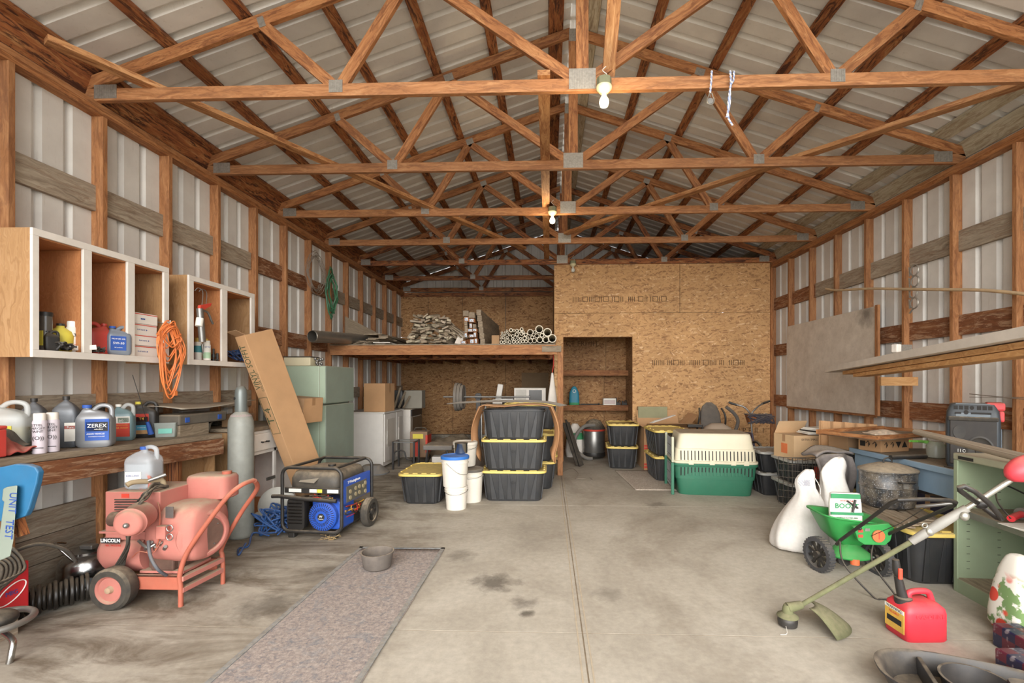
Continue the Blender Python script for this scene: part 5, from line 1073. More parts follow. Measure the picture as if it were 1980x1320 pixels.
# table with microwave behind the totes
t = thing('folding_table', 'low table carrying the microwave behind the tote stack', 'table', (-.55, 8.6, 0)); obj('tabletop', bx(-.7, .6, -.3, .35, .98, 1.01), M_dusty, t)
for x in (-.66, .56):
    for y in (-.26, .31): obj('leg', bx(x-.015, x+.015, y-.015, y+.015, 0, .98), M_steel, t)
t = thing('microwave', 'white microwave oven with a dark window on the low table', 'microwave', (-.32, 8.55, 1.011)); obj('case_body', bx(-.3, .27, -.2, .2, 0, .29), M_wpaint, t, bev=.01); obj('window', bx(-.03, .2, -.206, -.2, .06, .25), mat('dark_window', '#33312e', .3), t); obj('side_grille', bx(-.27, -.08, -.203, -.2, .04, .26), mat('pale_grey', '#bdb8ae', .6), t)
t = thing('blender', 'small pale appliance standing beside the microwave', 'appliance', (-.93, 8.5, 1.011)); obj('appliance_base', bx(-.09, .09, -.07, .07, 0, .08), M_wpaint, t, bev=.01); obj('appliance_tower', MB().box(-.05, .05, -.04, .04, .08, .36, rotm(0, .15, 0)), M_wpaint, t, bev=.01); obj('arm', bx(-.05, .3, -.05, .05, .02, .1), M_steel, t, bev=.01)
b = MB(); b.box(-.62, .0, 10.68, 10.7, 1.0, 1.62); tagobj('framed_panel', b, mat('brown_panel', '#8d7355', .8, 0, .08, .5), 'square brown board leaning on the back wall behind the microwave', 'board')
# store room things
def sr(px, py, Y=9.5): return at(px, py, Y)
t = thing('shelf_bag', 'bright blue printed bag on the storeroom lower shelf', 'bag', (.52, 9.5, .943)); b = MB(); b.rlathe([(1, 0), (1.05, .1), (.95, .25), (.5, .35), (.2, .38)], .2, .13, 3.5, 24); obj('bag_body', b, mat('cyan_bag', '#2a86a0', .5, 0, .1, .1), t, smooth=60); obj('green_base', MB().rlathe([(1.04, 0), (1.07, .05)], .2, .13, 3.5, 24, cap=(False, False)), M_lblg, t); b = MB(); b.tube([(.03*math.cos(a), -.066, .28+.03*math.sin(a)) for a in [2*PI*i/16 for i in range(16)]], .006, 6, True); obj('ring_mark', b, M_txtw, t)
t = thing('shoe_box', 'white printed carton on the storeroom lower shelf', 'box', (1.23, 9.5, .943)); obj('box_body', bx(-.125, .125, -.09, .09, 0, .135), M_lblw, t, bev=.002); obj('print', bx(-.11, .11, -.0915, -.09, .02, .1), mat('pale_print', '#c9b8b4', .6), t)
for i, (x, nm) in enumerate(((1.4, 'taller'), (1.53, 'shorter'))):
    t = thing('small_tool', '%s black tool at the right end of the storeroom shelf' % nm, 'tool', (x, 9.48, .943)); b = MB(); b.box(-.05, .05, -.04, .04, 0, .05); b.box(-.045, -.02, -.02, .02, .05, .14-.06*i); b.tube(spline([(0, 0, .05), (.03, 0, .09), (.055, 0, .06)]), .01); obj('tool_body', b, M_black, t, bev=.004)
b = MB(); b.tube([(.65, 9.5, .955), (1.0, 9.49, .955)], .012); b.sph((1.02, 9.49, .962), .02); tagobj('shelf_rod', b, M_black, 'thin dark rod lying on the storeroom shelf', 'rod', smooth=60)
t = thing('shop_vacuum', 'steel drum shop vacuum with a thick hose in the doorway', 'vacuum', (.84, 8.65, 0)); obj('drum', MB().lathe([(.19, .1), (.2, .12), (.2, .5), (.19, .52)], n=32), M_steel, t, smooth=40); obj('drum_base', MB().lathe([(.2, .04), (.21, .06), (.2, .12)], n=32), M_black, t, smooth=40)
obj('motor_head', MB().lathe([(.2, .52), (.21, .55), (.17, .62), (.13, .68), (.05, .72)], n=28), M_rubber, t, smooth=60); obj('clamp_band', MB().lathe([(.205, .51), (.212, .53), (.205, .55)], n=28, cap=(False, False)), M_lblr, t); b = MB(); b.tube(spline([(.0, -.15, .62), (-.2, -.2, .6), (-.36, -.22, .4), (-.34, -.25, .18), (-.18, -.26, .05), (-.05, -.26, .03)]), .035, 12); obj('hose', b, mat('grey_hose', '#67645f', .6), t, smooth=60)
t = thing('white_bag', 'slumped white and green printed bag behind the shop vacuum', 'bag', (.5, 8.85, 0)); b = MB(); b.rlathe([(1, 0), (1.1, .12), (.95, .35), (.6, .55), (.3, .62)], .34, .25, 3, 24); obj('bag_body', b, M_wpaint, t, smooth=60); obj('green_print', MB().rlathe([(.99, .33), (.82, .45)], .345, .255, 3, 24, cap=(False, False)), M_lblg, t, smooth=60)
b = MB()
for i in range(3): b.beam((.30+.02*i, 8.1, .75-.03*i), (.52+.02*i, 7.75+.04*i, 0.01), .03, .02)
b.beam((.3, 8.12, .7), (.52, 7.78, .02), .16, .01)
tagobj('folded_lattice', b, M_black, 'narrow folded black metal lattice leaning inside the doorway', 'lattice')
b = MB(); b.tube(spline([G(1088, 912, .01), G(1105, 905, .01), G(1118, 915, .03), G(1112, 925, .01), G(1130, 925, .01), G(1145, 928, .01), G(1140, 922, .01)], 6), .004, 5); t = tagobj('stray_cable', b, M_silwire, 'thin stray cord with a small plug at the foot of the loft post', 'cord')
# tall cartons, bag, stroller and bike behind
carton('tall open cardboard carton with red stripes behind the crate totes', (1.88, 7.79, 0), .0, .7, .56, .68, M_card, open_=True, flaps=.26)
c = SC.objects[[o.name for o in SC.objects if o.name.startswith('cardboard_box')][-1]]
for z in (.03, .075, .33, .37): obj('red_stripe', bx(-.353, -.2, -.2815, -.28, z, z+.03), M_lblr, c)
for i in range(3): b = MB(); b.beam((1.62+.03*i, 7.42, .76+.015*i), (2.0+.03*i, 7.7, .84+.012*i), .05, .01); tagobj('paper_strip', b, M_paper, 'white folded paper strip lying on the tall carton flaps', 'paper', 'paper strips on the carton')
carton('green canvas-topped carton at the right of the doorway', (1.8, 8.16, .0), 0, .5, .1, .98, mat('dusty_green', '#8b8a6b', .9, 0, .1, .6))
t = thing('clear_bag', 'clear plastic bag of greenish bottles leaning on the doorway edge', 'bag', (1.48, 7.95, .45)) if False else None
t = thing('stroller', 'grey stroller seat with padded back behind the pet carrier', 'stroller', (2.52, 7.3, 0)); M_str = mat('stroller_grey', '#4f4a46', .9, 0, .1, .4)
b = MB(); b.rlathe([(1, 0), (1.05, .1), (1.0, .25), (.75, .36), (.3, .42)], .3, .08, 3, 24, (0, 0, .68), rotm(-.25, 0, 0)); obj('seat_back', b, M_str, t, smooth=60)
b = MB(); b.rlathe([(.8, 0), (1.1, .1), (.9, .22), (.4, .28)], .42, .34, 2.5, 24, (.05, -.12, .5)); obj('seat_cover', b, mat('tan_cover', '#a3917f', .9, 0, .1, .3), t, smooth=60)
for s in (-1, 1): obj('frame_tube', MB().tube(spline([(s*.24, .2, .0), (s*.22, .1, .5), (s*.2, -.05, .85), (s*.17, .04, 1.0)]), .015), M_black, t, smooth=60); obj('wheel', MB().lathe([(.06, -.02), (.1, -.015), (.1, .015), (.06, .02)], (s*.24, .2, .1), rotm(0, PI/2, 0)), M_black, t, smooth=40)
obj('tray_arm', bx(-.42, -.2, -.22, -.16, .72, .77), M_black, t, bev=.01); obj('handle_grip', MB().tube(spline([(.3, -.1, .6), (.36, -.12, .8), (.3, -.12, .93), (.18, -.12, 1.03)]), .026, 10), M_str, t, smooth=60)
t = thing('childs_bicycle', 'small bicycle with dark grips and a tasselled basket behind the pet carrier', 'bicycle', (3.12, 7.45, 0))
for y in (-.35, .45): obj('wheel', MB().tube([(0, y+.25*math.cos(a), .26+.25*math.sin(a)) for a in [2*PI*i/28 for i in range(28)]], .02, 8, True), M_rubber, t, smooth=60)
b = MB(); b.tube([(0, .45, .26), (0, .1, .6), (0, -.2, .62), (0, -.35, .26)], .016); b.tube([(0, .1, .6), (0, .05, .3), (0, -.2, .62)], .016); obj('frame', b, mat('purple_frame', '#3d3a55', .4, .2), t, smooth=60)
b = MB(); b.tube(spline([(0, -.2, .62), (0, -.18, .9), (.1, -.16, 1.02), (.22, -.1, 1.08)]), .013); b.tube(spline([(0, -.18, .9), (-.1, -.16, 1.02), (-.22, -.1, 1.06)]), .013); obj('handlebar', b, M_steel, t, smooth=60)
obj('grip', MB().cyl((.19, -.11, 1.07), (.33, -.06, 1.11), .018), M_black, t); obj('grip', MB().cyl((-.19, -.11, 1.05), (-.3, -.06, 1.09), .018), M_black, t)
b = MB(); b.rlathe([(.8, .0), (1, .12)], .34, .2, 4, 24, (0, -.38, .8)); obj('basket', b, M_purl, t); b = MB(); rn = random.Random(3); [b.tube(spline([(rn.uniform(-.2, .2), -.42+rn.uniform(-.08, .08), .93), (rn.uniform(-.2, .2), -.5, .9), (rn.uniform(-.2, .2), -.5, .8)], 4), .01, 5) for _ in range(26)]; obj('tassels', b, mat('dark_tassel', '#2c2a36', .8), t, smooth=60)
# small rug under the totes and the carrier
rug('small_rug', [(1.13, 6.08, 0), (1.05, 7.4, 0), (1.9, 7.4, 0), (1.95, 6.08, 0)], rugmat('beige_rug', ('#7d7268', '#a89a8b', '#bfb2a3', '#d2c7b8'), '#a09488'), 'small beige mottled rug beside the pet carrier', th=.008)
# ------------------------------------------------------------------ pet carrier
t = thing('pet_carrier', 'large plastic pet carrier with beige top and green base', 'pet carrier', (2.10, 6.13, 0), math.radians(-6))
M_pg = mat('carrier_green', '#2a6b52', .5, 0, .06, .2); M_pb = mat('carrier_beige', '#d8cfb4', .5, 0, .04, .25)
W_, D_ = 1.0, .66
obj('base_shell', MB().rlathe([(.86, 0), (.88, .012), (.93, .2), (.955, .2), (.99, .365)], W_, D_, 9, 48), M_pg, t, smooth=35)
obj('base_rim', MB().rlathe([(1.01, .36), (1.025, .37), (1.025, .395), (1.01, .4)], W_, D_, 9, 48), M_pg, t, smooth=35)
obj('rim_band', MB().rlathe([(1.02, .398), (1.03, .405), (1.03, .425), (1.0, .43)], W_, D_, 9, 48), M_pb, t, smooth=35)
obj('top_shell', MB().rlathe([(.99, .425), (.955, .575), (.935, .58), (.875, .735), (.86, .755), (.83, .765)], W_, D_, 9, 48), M_pb, t, smooth=35)
obj('dusty_top', MB().rlathe([(.835, .766), (.8, .77)], W_, D_, 9, 48), mat('top_dust', '#8a7b66', .95, 0, .1, .6), t)
slot = M_ink
b = MB()
for i in range(21):
    x = -.42+.042*i; k = .031 if 3 < i < 17 else .0
    yb = lambda z: -D_/2*(.93+(.99-.93)*(z-.2)/.165) if z < .4 else -D_/2*(.99-(.035)*(z-.425)/.15)
    for z0, z1 in ((.245, .35), (.44, .555)):
        a = Vector((x, yb(z0)-.0015, z0)); c = Vector((x, yb(z1)-.0015, z1)); b.beam(a, c, .004, .011, up=(1, 0, 0))
obj('vent_slots', b, slot, t)
b = MB(); [b.beam((-.42+.042*i+.021, -D_/2*.985, .25), (-.42+.042*i+.021, -D_/2*.995+.004, .35), .008, .02, up=(1, 0, 0)) for i in range(20)]; obj('green_fins', b, M_pg, t)
b = MB(); xx = -W_/2*1.0
b.box(-.502, -.49, -.24, .24, .05, .7); obj('door_opening', b, slot, t)
b = MB(); [b.box(-.508, -.503, -.235+.047*i, -.23+.047*i, .06, .69) for i in range(11)]; [b.box(-.509, -.502, -.24, .24, .1+.12*i, .105+.12*i) for i in range(5)]; obj('wire_door', b, M_steel, t)
obj('door_frame', MB().box(-.535, -.5, -.31, -.27, .0, .4).box(-.535, -.5, .27, .31, 0, .4), M_pg, t, bev=.005); obj('door_frame', MB().box(-.53, -.5, -.3, -.26, .402, .72).box(-.53, -.5, .26, .3, .402, .72), mat('pale_sage', '#b5b79f', .5), t, bev=.005)
for x in (-.3, -.05, .2, .35): obj('latch', bx(x-.03, x+.03, -D_/2*1.04, -D_/2*1.0, .385, .44), M_pb, t, bev=.004)
# ------------------------------------------------------------------ right wall
def plymat():
    t = NT('worn_grey_ply'); v = t.coord(); n = t.noise(v, 5, 7, .7); c = t.ramp(n, [(.3, rgb('#b3a594')), (.7, rgb('#d0c4b4'))]); n2 = t.noise(v, 16, 5, .7)
    c = t.mix(t.ramp(n2, [(.6, W(0)), (.74, W(.45))]), c, rgb('#8a7a68')); d = t.add('ShaderNodeVectorMath', {0: v, 1: (0, -.82, 1.2)}, operation='DISTANCE').outputs[1]
    d = t.math('ADD', d, t.math('MULTIPLY', t.math('SUBTRACT', t.noise(v, 9, 5, .7), .5), .25)); c = t.mix(t.ramp(d, [(.02, W(.75)), (.2, W(0))]), c, rgb('#564c42'))
    t.link(c, t.b.inputs['Base Color']); t.b.inputs['Roughness'].default_value = .85; return t.m
t = thing('plywood_sheet', 'large worn grey plywood panel fixed on the right wall studs', 'panel', (3.86, 6.6, 1.02))
obj('sheet', bx(-.016, 0, -1.0, 1.05, 0, 1.28), plymat(), t); obj('edge_strip', bx(-.03, 0, -1.05, -1.001, -.01, 1.29), M_stud, t, bev=.002); obj('bottom_strip', bx(-.02, 0, -1.0, 1.05, -.03, -.001), M_frame, t)
b = MB(); P = [atx(x, y, 3.84) for x, y in ((1597, 558), (1618, 561), (1680, 558), (1760, 559), (1840, 560), (1900, 561), (1960, 566), (1990, 570))]; P.append(P[-1]+(P[-1]-P[-2])*2)
b.tube(spline(P, 4), .0155, 10); tagobj('long_pole', b, mat('bare_branch', '#b59a76', .8, 0, .15, .2, 10), 'long thin peeled wooden pole fixed along the right wall', 'pole', smooth=60)
# head gasket
t = thing('head_gasket', 'grey four-ring engine gasket hanging on a right wall stud', 'gasket', (3.865, 5.04, 2.14)); b = MB()
for i in range(4): b.tube([(-.01+.0*i, -.0+.052*math.cos(a)+.012*math.sin(i*2), .1+.115*i+.057*math.sin(a)) for a in [2*PI*k/22 for k in range(22)]], .008, 5, True)
obj('gasket_rings', b, M_galv, t, smooth=60); b = MB(); [b.beam((-.01, .062, .05+.115*i), (-.01, .07, .15+.115*i), .012, .004) for i in range(4)]; b.beam((-.01, .06, .0), (-.01, .02, .04), .02, .004); obj('gasket_edge', b, M_galv, t)
# shelf of long boards
t = thing('board_shelf', 'white board over two raw timbers jutting along the right wall', 'shelf', (3.5, 5.0, 1.5))
def sp(n, p0, p1, w_, h_, m): b = MB(); b.beam(p0, p1, w_, h_); o = obj(n, b, m, t, bev=.002); o.location = (-3.5, -5.0, -1.5)
FA, NB = Vector((3.56, 5.95, 1.56)), Vector((2.72, 2.5, 1.70)); dd = (NB-FA)
sp('white_board', FA, NB, .19, .065, M_wpaint)
sp('raw_timber', FA+dd*.12+Vector((.04, 0, -.062)), NB+Vector((.04, 0, -.062)), .14, .04, M_pine); sp('raw_timber', FA+dd*.2+Vector((.05, 0, -.105)), NB+Vector((.05, 0, -.105)), .14, .038, M_pine)
b = MB(); b.box(3.5, 3.88, 5.02, 5.058, 1.37, 1.46); o = obj('bracket', b, M_pine, t); o.location = (-3.5, -5.0, -1.5)
b = MB(); b.box(2.75, 3.88, 2.74, 2.78, 1.46, 1.55); o = obj('bracket', b, M_pine, t); o.location = (-3.5, -5.0, -1.5)
q = atx(1858, 672, 3.3); t = thing('outlet_box', 'open metal outlet box with white tape on the white board', 'outlet box', (3.14, 4.2, 1.655+.012), .2); b = MB(); b.box(-.06, .06, -.004, 0, 0, .07); b.box(-.06, .06, .07, .074, 0, .07); b.box(-.064, -.06, -.004, .074, 0, .07); b.box(.06, .064, -.004, .074, 0, .07); b.box(-.06, .06, 0, .07, 0, .004); obj('box_body', b, M_galv, t); obj('white_tape', bx(-.1, -.05, -.01, .05, 0, .075), M_wpaint, t, bev=.01)
b = MB(); b.tube([(3.86, 4.4, 1.30), (3.84, 3.9, 1.27), (3.86, 3.3, 1.31), (3.86, 2.4, 1.28)], .004, 5); b.tube([(3.86, 4.4, 1.27), (3.85, 3.7, 1.29), (3.86, 3.1, 1.26), (3.86, 2.4, 1.3)], .003, 5); tagobj('fence_wire', b, M_silwire, 'strands of fence wire strung along the right wall above the speaker', 'wire')
# ropes and pulley on the nearest truss
M_rope = mat('blue_white_rope', '#8f9fc4', .7, 0, .25, .1, 90)
def rope(name, label, pts, r=.006, extra=None):
    t = thing(name, label, 'rope', pts[0]); P = [Vector(p)-Vector(pts[0]) for p in pts]
    for k in range(2):
        Q = spline(P, 14); b = MB(); b.tube([q+Vector((math.cos(i*.9+k*PI)*r*.6, math.sin(i*.9+k*PI)*r*.6, 0)) for i, q in enumerate(Q)], r*.75, 6); obj('strand', b, M_rope if k else mat('white_rope', '#d8d8da', .7), t, smooth=60)
    return t
a = lambda px, py, y=3.29: at(px, py, y)
rope('pulley_rope', 'short blue and white rope loop holding the small pulley', [a(1376, 139, 3.38), a(1376, 139), a(1375, 158), a(1373, 181)])
rope('hanging_rope', 'longer blue and white rope hanging from the nearest truss chord', [a(1411, 139, 3.38), a(1412, 139), a(1413, 162), a(1409, 190), a(1408, 225), a(1416, 242)])
rope('hanging_rope', 'second strand looped beside the longer hanging rope', [a(1418, 139, 3.38), a(1419, 139), a(1418, 155), a(1412, 168), a(1411, 200), a(1405, 226)])
q = a(1373, 196); t = thing('pulley', 'small steel pulley hanging from the short rope', 'pulley', q); obj('sheave', MB().lathe([(.02, -.008), (.024, -.004), (.018, 0), (.024, .004), (.02, .008)], m=rotm(PI/2, 0, 0)), M_steel, t, smooth=40); b = MB(); b.tube([(.024*math.cos(x), -.012, .03*math.sin(x)+(.02 if math.sin(x) > .8 else 0)) for x in [2*PI*i/16 for i in range(16)]], .004, 6, True); b.tube([(0, 0, .03), (0, 0, .055)], .003); obj('pulley_cheek', b, M_galv, t, smooth=60)
# ------------------------------------------------------------------ totes and wire pen by the right wall
tote('lower black tote with grey rim behind the wire panel', (2.92, 5.42, 0), 0, .56, .5, .28, M_tclr, None, group='grey rimmed totes'); tote('upper black tote with grey rim behind the wire panel', (2.92, 5.42, .29), 0, .56, .5, .25, M_tclr, None, group='grey rimmed totes')
tote('lower grey-rimmed tote nearest the pet carrier', (2.86, 6.05, 0), 0, .5, .5, .28, M_tclr, None, group='grey rimmed totes'); tote('upper grey-rimmed tote nearest the pet carrier', (2.86, 6.05, .29), 0, .5, .5, .25, M_tclr, None, group='grey rimmed totes')
for z in (.06, .35): obj('red_label', bx(-.02, .08, -.252, -.235, .08 if z < .1 else .06, .22 if z < .1 else .2), M_lblr, [o for o in SC.objects if o.name.startswith('storage_tote') and abs(o.location.x-2.92) < .01 and abs(o.location.z-(0 if z < .1 else .29)) < .01][0])
tote('lower tote of the yellow-lidded pair behind the grey blanket', (3.12, 4.83, 0), 0, .6, .36, logo=None); tote('upper tote of the yellow-lidded pair behind the grey blanket', (3.12, 4.83, .366), 0, .6, .36, logo=None)
t = carton('tan moving carton with orange marks on the grey-rimmed totes', (2.86, 5.42, .545), .18, .38, .34, .27, mat('pale_cardboard', '#c8a77f', .85, 0, .06, .2), texts=(('EXTRA SMALL', .032, M_ink, .0, .225),))
obj('orange_mark', bx(.02, .09, -.1725, -.17, .06, .16), mat('orange_print', '#d2703f', .8), t); obj('orange_mark', bx(-.1925, -.19, -.06, .04, .06, .17), mat('orange_print', ''), t)
obj('flap', MB().box(-.18, .18, -.002, .002, 0, .16, Matrix.Translation((0, .17, .27)) @ rotm(.5, 0, 0)), mat('pale_cardboard', ''), t)
def wires(label, c, rz, L, H, nx, nz, r=.0025):
    b = MB()
    for i in range(nx+1): x = -L/2+L*i/nx; b.tube([(x, 0, 0), (x, 0, H)], r, 4)
    for j in range(nz+1): z = H*j/nz; b.tube([(-L/2, -.004, z), (L/2, -.004, z)], r*(1.6 if j in (0, nz) else 1), 4)
    t = thing('wire_pen', label, 'wire panel', c, rz); obj('wire_mesh', b, M_dkw, t); return t
M_dkw = mat('dark_wire', '#55514c', .5, .5, .1, .3)
t = wires('front wire panel of the dog pen leaning on the grey-rimmed totes', (2.78, 5.07, 0), 0, .42, .6, 12, 6)
obj('latch_hook', MB().tube(spline([(-.1, -.01, .0), (-.1, -.02, .08), (.02, -.02, .08), (.02, -.01, .02)]), .004), M_dkw, t)
wires('side wire panel of the dog pen next to the white sack', (2.52, 4.62, .2), -.5, .5, .46, 12, 7)
M_blk = mat('grey_fleece', '#77706d', .95, 0, .15, .4, 25)
b = MB(); b.sheet(lambda u, v: (2.46+.4*u+.03*math.sin(6*v), 4.36+.1*u+.05*math.sin(9*u)-.06*v, .7-.5*v+.05*math.sin(PI*u)*(1-v)), 20, 16); tagobj('grey_blanket', b, M_blk, 'dusty grey fleece blanket hanging over the wire pen', 'blanket', smooth=60, solid=.02)
b = MB(); b.sheet(lambda u, v: (2.46+.4*u, 4.36+.26*v+.1*u, .72+.05*math.sin(PI*u)+.015*math.sin(8*u+5*v)), 16, 12); q = obj('blanket_top', b, M_blk, SC.objects['grey_blanket'], smooth=60, solid=.02)
# blue table
t = thing('blue_table', 'long pale blue painted wooden table along the right wall', 'table', (2.98, 3.9, 0)); M_lb = mat('pale_blue_paint', '#8fa9bd', .55, 0, .06, .3)
obj('tabletop', bx(-.02, .84, -.6, .74, .735, .765), M_dusty, t, bev=.003); obj('top_edge', bx(-.045, -.021, -.61, .75, .725, .77), M_lb, t, bev=.003); obj('apron', bx(-.01, .015, -.58, .72, .545, .734), M_lb, t, bev=.003); obj('end_apron', bx(.015, .8, .695, .72, .56, .734), M_lb, t)
for x, y in ((-.005, .66), (.78, .66), (-.005, -.59), (.78, -.59)): obj('leg', bx(x, x+.045, y, y+.045, 0, .734), M_lb, t)
ZT = .767
def ont(px, py, x=None): q = G(px, py, ZT); return q
q = ont(1740, 882); 
t = carton('tan carton with fragile and arrow marks at the far end of the blue table', (3.15, 4.49, ZT), .31, .34, .22, .135, M_card)
for i, s_ in enumerate(('\u2191', '\u2191', '\u25bc', '\u25b2')): text(s_, .075, M_ink, t, (-.11+.075*i, -.1115, .06), FRONT, depth=.0004)
text('\u2191\u2191', .08, M_ink, t, (-.1715, -.02, .06), LEFTF, depth=.0004); obj('print_box', bx(-.1715, -.17, .04, .09, .04, .09), M_ink, t)
carton('plain brown carton on the yellow tote lid left of the blue table', (3.03, 4.80, .742), .3, .28, .22, .17, M_cardd)
b = MB(); b.sheet(lambda u, v: (2.84+.58*u, 4.98+.015*math.sin(30*u), .745+.26*v-.04*u*v), 30, 3); tagobj('corrugated_strip', b, M_card, 'upright strip of torn corrugated cardboard behind the brown carton', 'cardboard', solid=.01)
for i in range(5): b = MB(); b.box(-.19+.02*i, .17, -.12, .12, .0, .012, Matrix.Translation((3.05, 5.35, .83+.013*i)) @ rotm(0, 0, .1*i)); tagobj('loose_papers', b, M_paper if i != 2 else M_ink, 'thin stacked magazine beside the moving carton', 'magazine', 'stacked magazines')
t = thing('shallow_drawer', 'shallow wooden drawer tray lying across the cartons by the wall', 'drawer', (3.15, 4.52, .906), math.radians(24))
obj('drawer_floor', bx(-.5, .5, -.28, .28, 0, .01), M_dusty, t); 
for y in (-.28, .27): obj('rail', bx(-.5, .5, y, y+.014, .0, .045), M_frame, t)
for x in (-.5, .49): obj('rail', bx(x, x+.014, -.265, .27, .0, .04), M_frame, t)
mound('crumpled red and white wrappers lying in the shallow drawer', 'wrappers', (3.15, 4.5, .918), .13, .09, .04, mat('pale_wrapper', '#cdb9a3', .7, 0, .3, .1, 30), 4, 'wrappers', 14)
t = thing('glass_jar', 'dusty clear glass jar on the blue table', 'jar', (3.27, 4.04, ZT)); obj('jar_body', MB().lathe([(.05, 0), (.065, .01), (.068, .1), (.05, .125), (.045, .14)]), mat('dusty_glass', '#a9ada0', .2, 0, .05, .3, alpha=.6), t, smooth=50)
b = MB(); rn = random.Random(6)
for k in range(6): b.tube([(3.40+.01*k, 4.02+.055*math.cos(a), ZT+.075+.06*math.sin(a)) for a in [2*PI*i/20 for i in range(20)]], .009, 6, True)
for k in range(4): b.tube(spline([(3.13+.02*k, 4.14, ZT+.13), (3.26+.02*k, 4.16, ZT+.12), (3.38+.01*k, 4.08, ZT+.09)]), .011, 6)
tagobj('green_hose', b, mat('lime_green', '#6fae4a', .5, 0, .1, .15), 'bright green hose coils around the glass jar', 'hose', smooth=60)
b = MB(); b.tube([G(1722, 884, ZT+.02), G(1790, 882, ZT+.02)], .019, 10); tagobj('black_stick', b, M_black, 'thick black tube lying on the blue table before the jar', 'tube', smooth=40)
b = MB(); b.tube(spline([(2.99, 3.62, ZT+.006), (3.02, 3.5, ZT+.006), (3.1, 3.36, ZT+.006), (3.25, 3.3, ZT+.006)]), .005, 6); tagobj('black_wire', b, M_black, 'loose black wire on the near end of the blue table', 'wire')
# speaker
t = thing('party_speaker', 'large black wheeled speaker with red handle on the blue table', 'speaker', (3.225, 3.655, ZT), math.radians(-40)); t.scale = (.72, .74, 1); M_spk = mat('slate_plastic', '#333b42', .45, 0, .06, .22)
obj('cabinet', MB().rlathe([(.93, 0), (1, .03), (1, .36), (.96, .42), (.82, .475), (.7, .48)], .42, .42, 9, 40, (0, 0, 0)), M_spk, t, smooth=40)
g = obj('grille', bx(-.175, .175, -.222, -.205, .03, .36), mat('grille_black', '#231f1d', .6, 0, .1, .25), t, bev=.006)
obj('woofer', MB().lathe([(.105, 0), (.108, .008), (.095, .01), (.085, .002), (.04, .002), (.036, .008), (.01, .012)], (.055, -.2235, .14), rotm(PI/2, 0, 0), 36), mat('woofer_black', '#1f1d1b', .5, 0, .1, .4), g, smooth=40)
obj('tweeter', MB().lathe([(.05, 0), (.05, .006), (.01, .004)], (-.1, -.2235, .27), rotm(PI/2, 0, 0), 28), mat('woofer_black', ''), g, smooth=40)
obj('control_panel', MB().box(-.13, .13, -.003, .003, 0, .11, Matrix.Translation((0, -.214, .385)) @ rotm(-.5, 0, 0)), mat('panel_blue_grey', '#6a7780', .5), t, bev=.002)
text('\u25ac \u25cf \u25ac\u25ac\u25ac', .05, M_ink, t, (0, -.204, .415), (PI/2-.5, 0, 0)); text('\u25a0\u25a0\u25a0\u25cf \u25a0\u25a0\u25a0', .045, M_ink, t, (0, -.186, .448), (PI/2-.5, 0, 0)); text('I I O E I', .035, M_txtw, t, (-.06, -.2235, .13), FRONT)
obj('carry_handle', MB().box(.1, .24, -.16, .16, .43, .49).box(.19, .235, -.16, -.12, .35, .43), mat('handle_red', '#cc3a3f', .4), t, bev=.015); obj('side_grille', bx(.205, .215, -.15, .15, .05, .3), mat('mesh_grey', '#566069', .6, 0, .3, .3, 60), t); obj('brow', MB().beam((-.19, -.225, .37), (.19, -.225, .37), .03, .03), M_rubber, t, bev=.01)
b = MB(); b.tube([at(1770, 834, 3.55), at(1990, 888, 2.72), at(2060, 905, 2.5)], [.022, .03, .03], 12); tagobj('grey_pole', b, M_grey, 'thick weathered grey pole lying over the green cabinet top', 'pole', smooth=60)
# green metal cabinet
M_sage = mat('sage_metal', '#8c9a7d', .5, 0, .06, .3, 5); M_saged = mat('sage_top', '#9a9a82', .6, 0, .06, .6, 5)
t = thing('metal_cabinet', 'open sage green metal shelf cabinet standing by the right edge', 'cabinet', (2.69, 2.3, 0)); t.rotation_euler.z = math.radians(-4)
D = .42; L = .95; H = .93
obj('far_side', bx(0, D, L-.012, L, .0, H-.03), M_sage, t); obj('near_side', bx(0, D, 0, .012, 0, H-.03), M_sage, t); obj('back', bx(D-.01, D, .013, L-.013, 0, H-.03), M_sage, t); obj('top', bx(-.01, D+.01, -.01, L+.01, H-.045, H), M_saged, t, bev=.008)
obj('front_frame', MB().box(-.012, 0, L-.03, L, 0, H-.046).box(-.012, 0, 0, .03, 0, H-.046).box(-.012, 0, .03, L-.03, .0, .09), M_sage, t, bev=.002); obj('cabinet_floor', bx(0, D-.01, .013, L-.013, .08, .09), M_dusty, t)
s = obj('shelf', bx(.0, D-.012, .014, L-.014, .545, .56), M_dusty, t); obj('shelf_lip', bx(-.004, 0, .03, L-.031, .52, .56), M_steel, s); obj('maker_plate', bx(-.014, -.012, L-.16, L-.04, .895, .915), M_ink, t); b = MB(); [b.box(x, x+.02, L-.0135, L-.0125, z, z+.003) for x in (.06, .25) for z in (.15, .2, .25, .3, .35, .4, .45, .62, .67, .72)]; obj('slots', b, M_ink, t)
t = thing('power_drill', 'red and grey corded drill on the green cabinet shelf', 'drill', (2.86, 2.93, .565), .3); b = MB(); b.cyl((.02, 0, .04), (.16, 0, .04), .036, .03); b.cyl((.16, 0, .04), (.2, 0, .04), .02, .012); obj('motor_body', b, M_steel, t, smooth=40); obj('grip', MB().tube(spline([(.04, 0, .04), (-.04, -.01, .035), (-.12, -.03, .03)]), .02, 10), M_red, t, smooth=60)
b = MB(); b.tube(spline([(-.12, -.03, .03), (-.1, .05, .12), (.02, .1, .2), (.18, .05, .13)]), .005, 6); obj('cord', b, M_black, t, smooth=60)
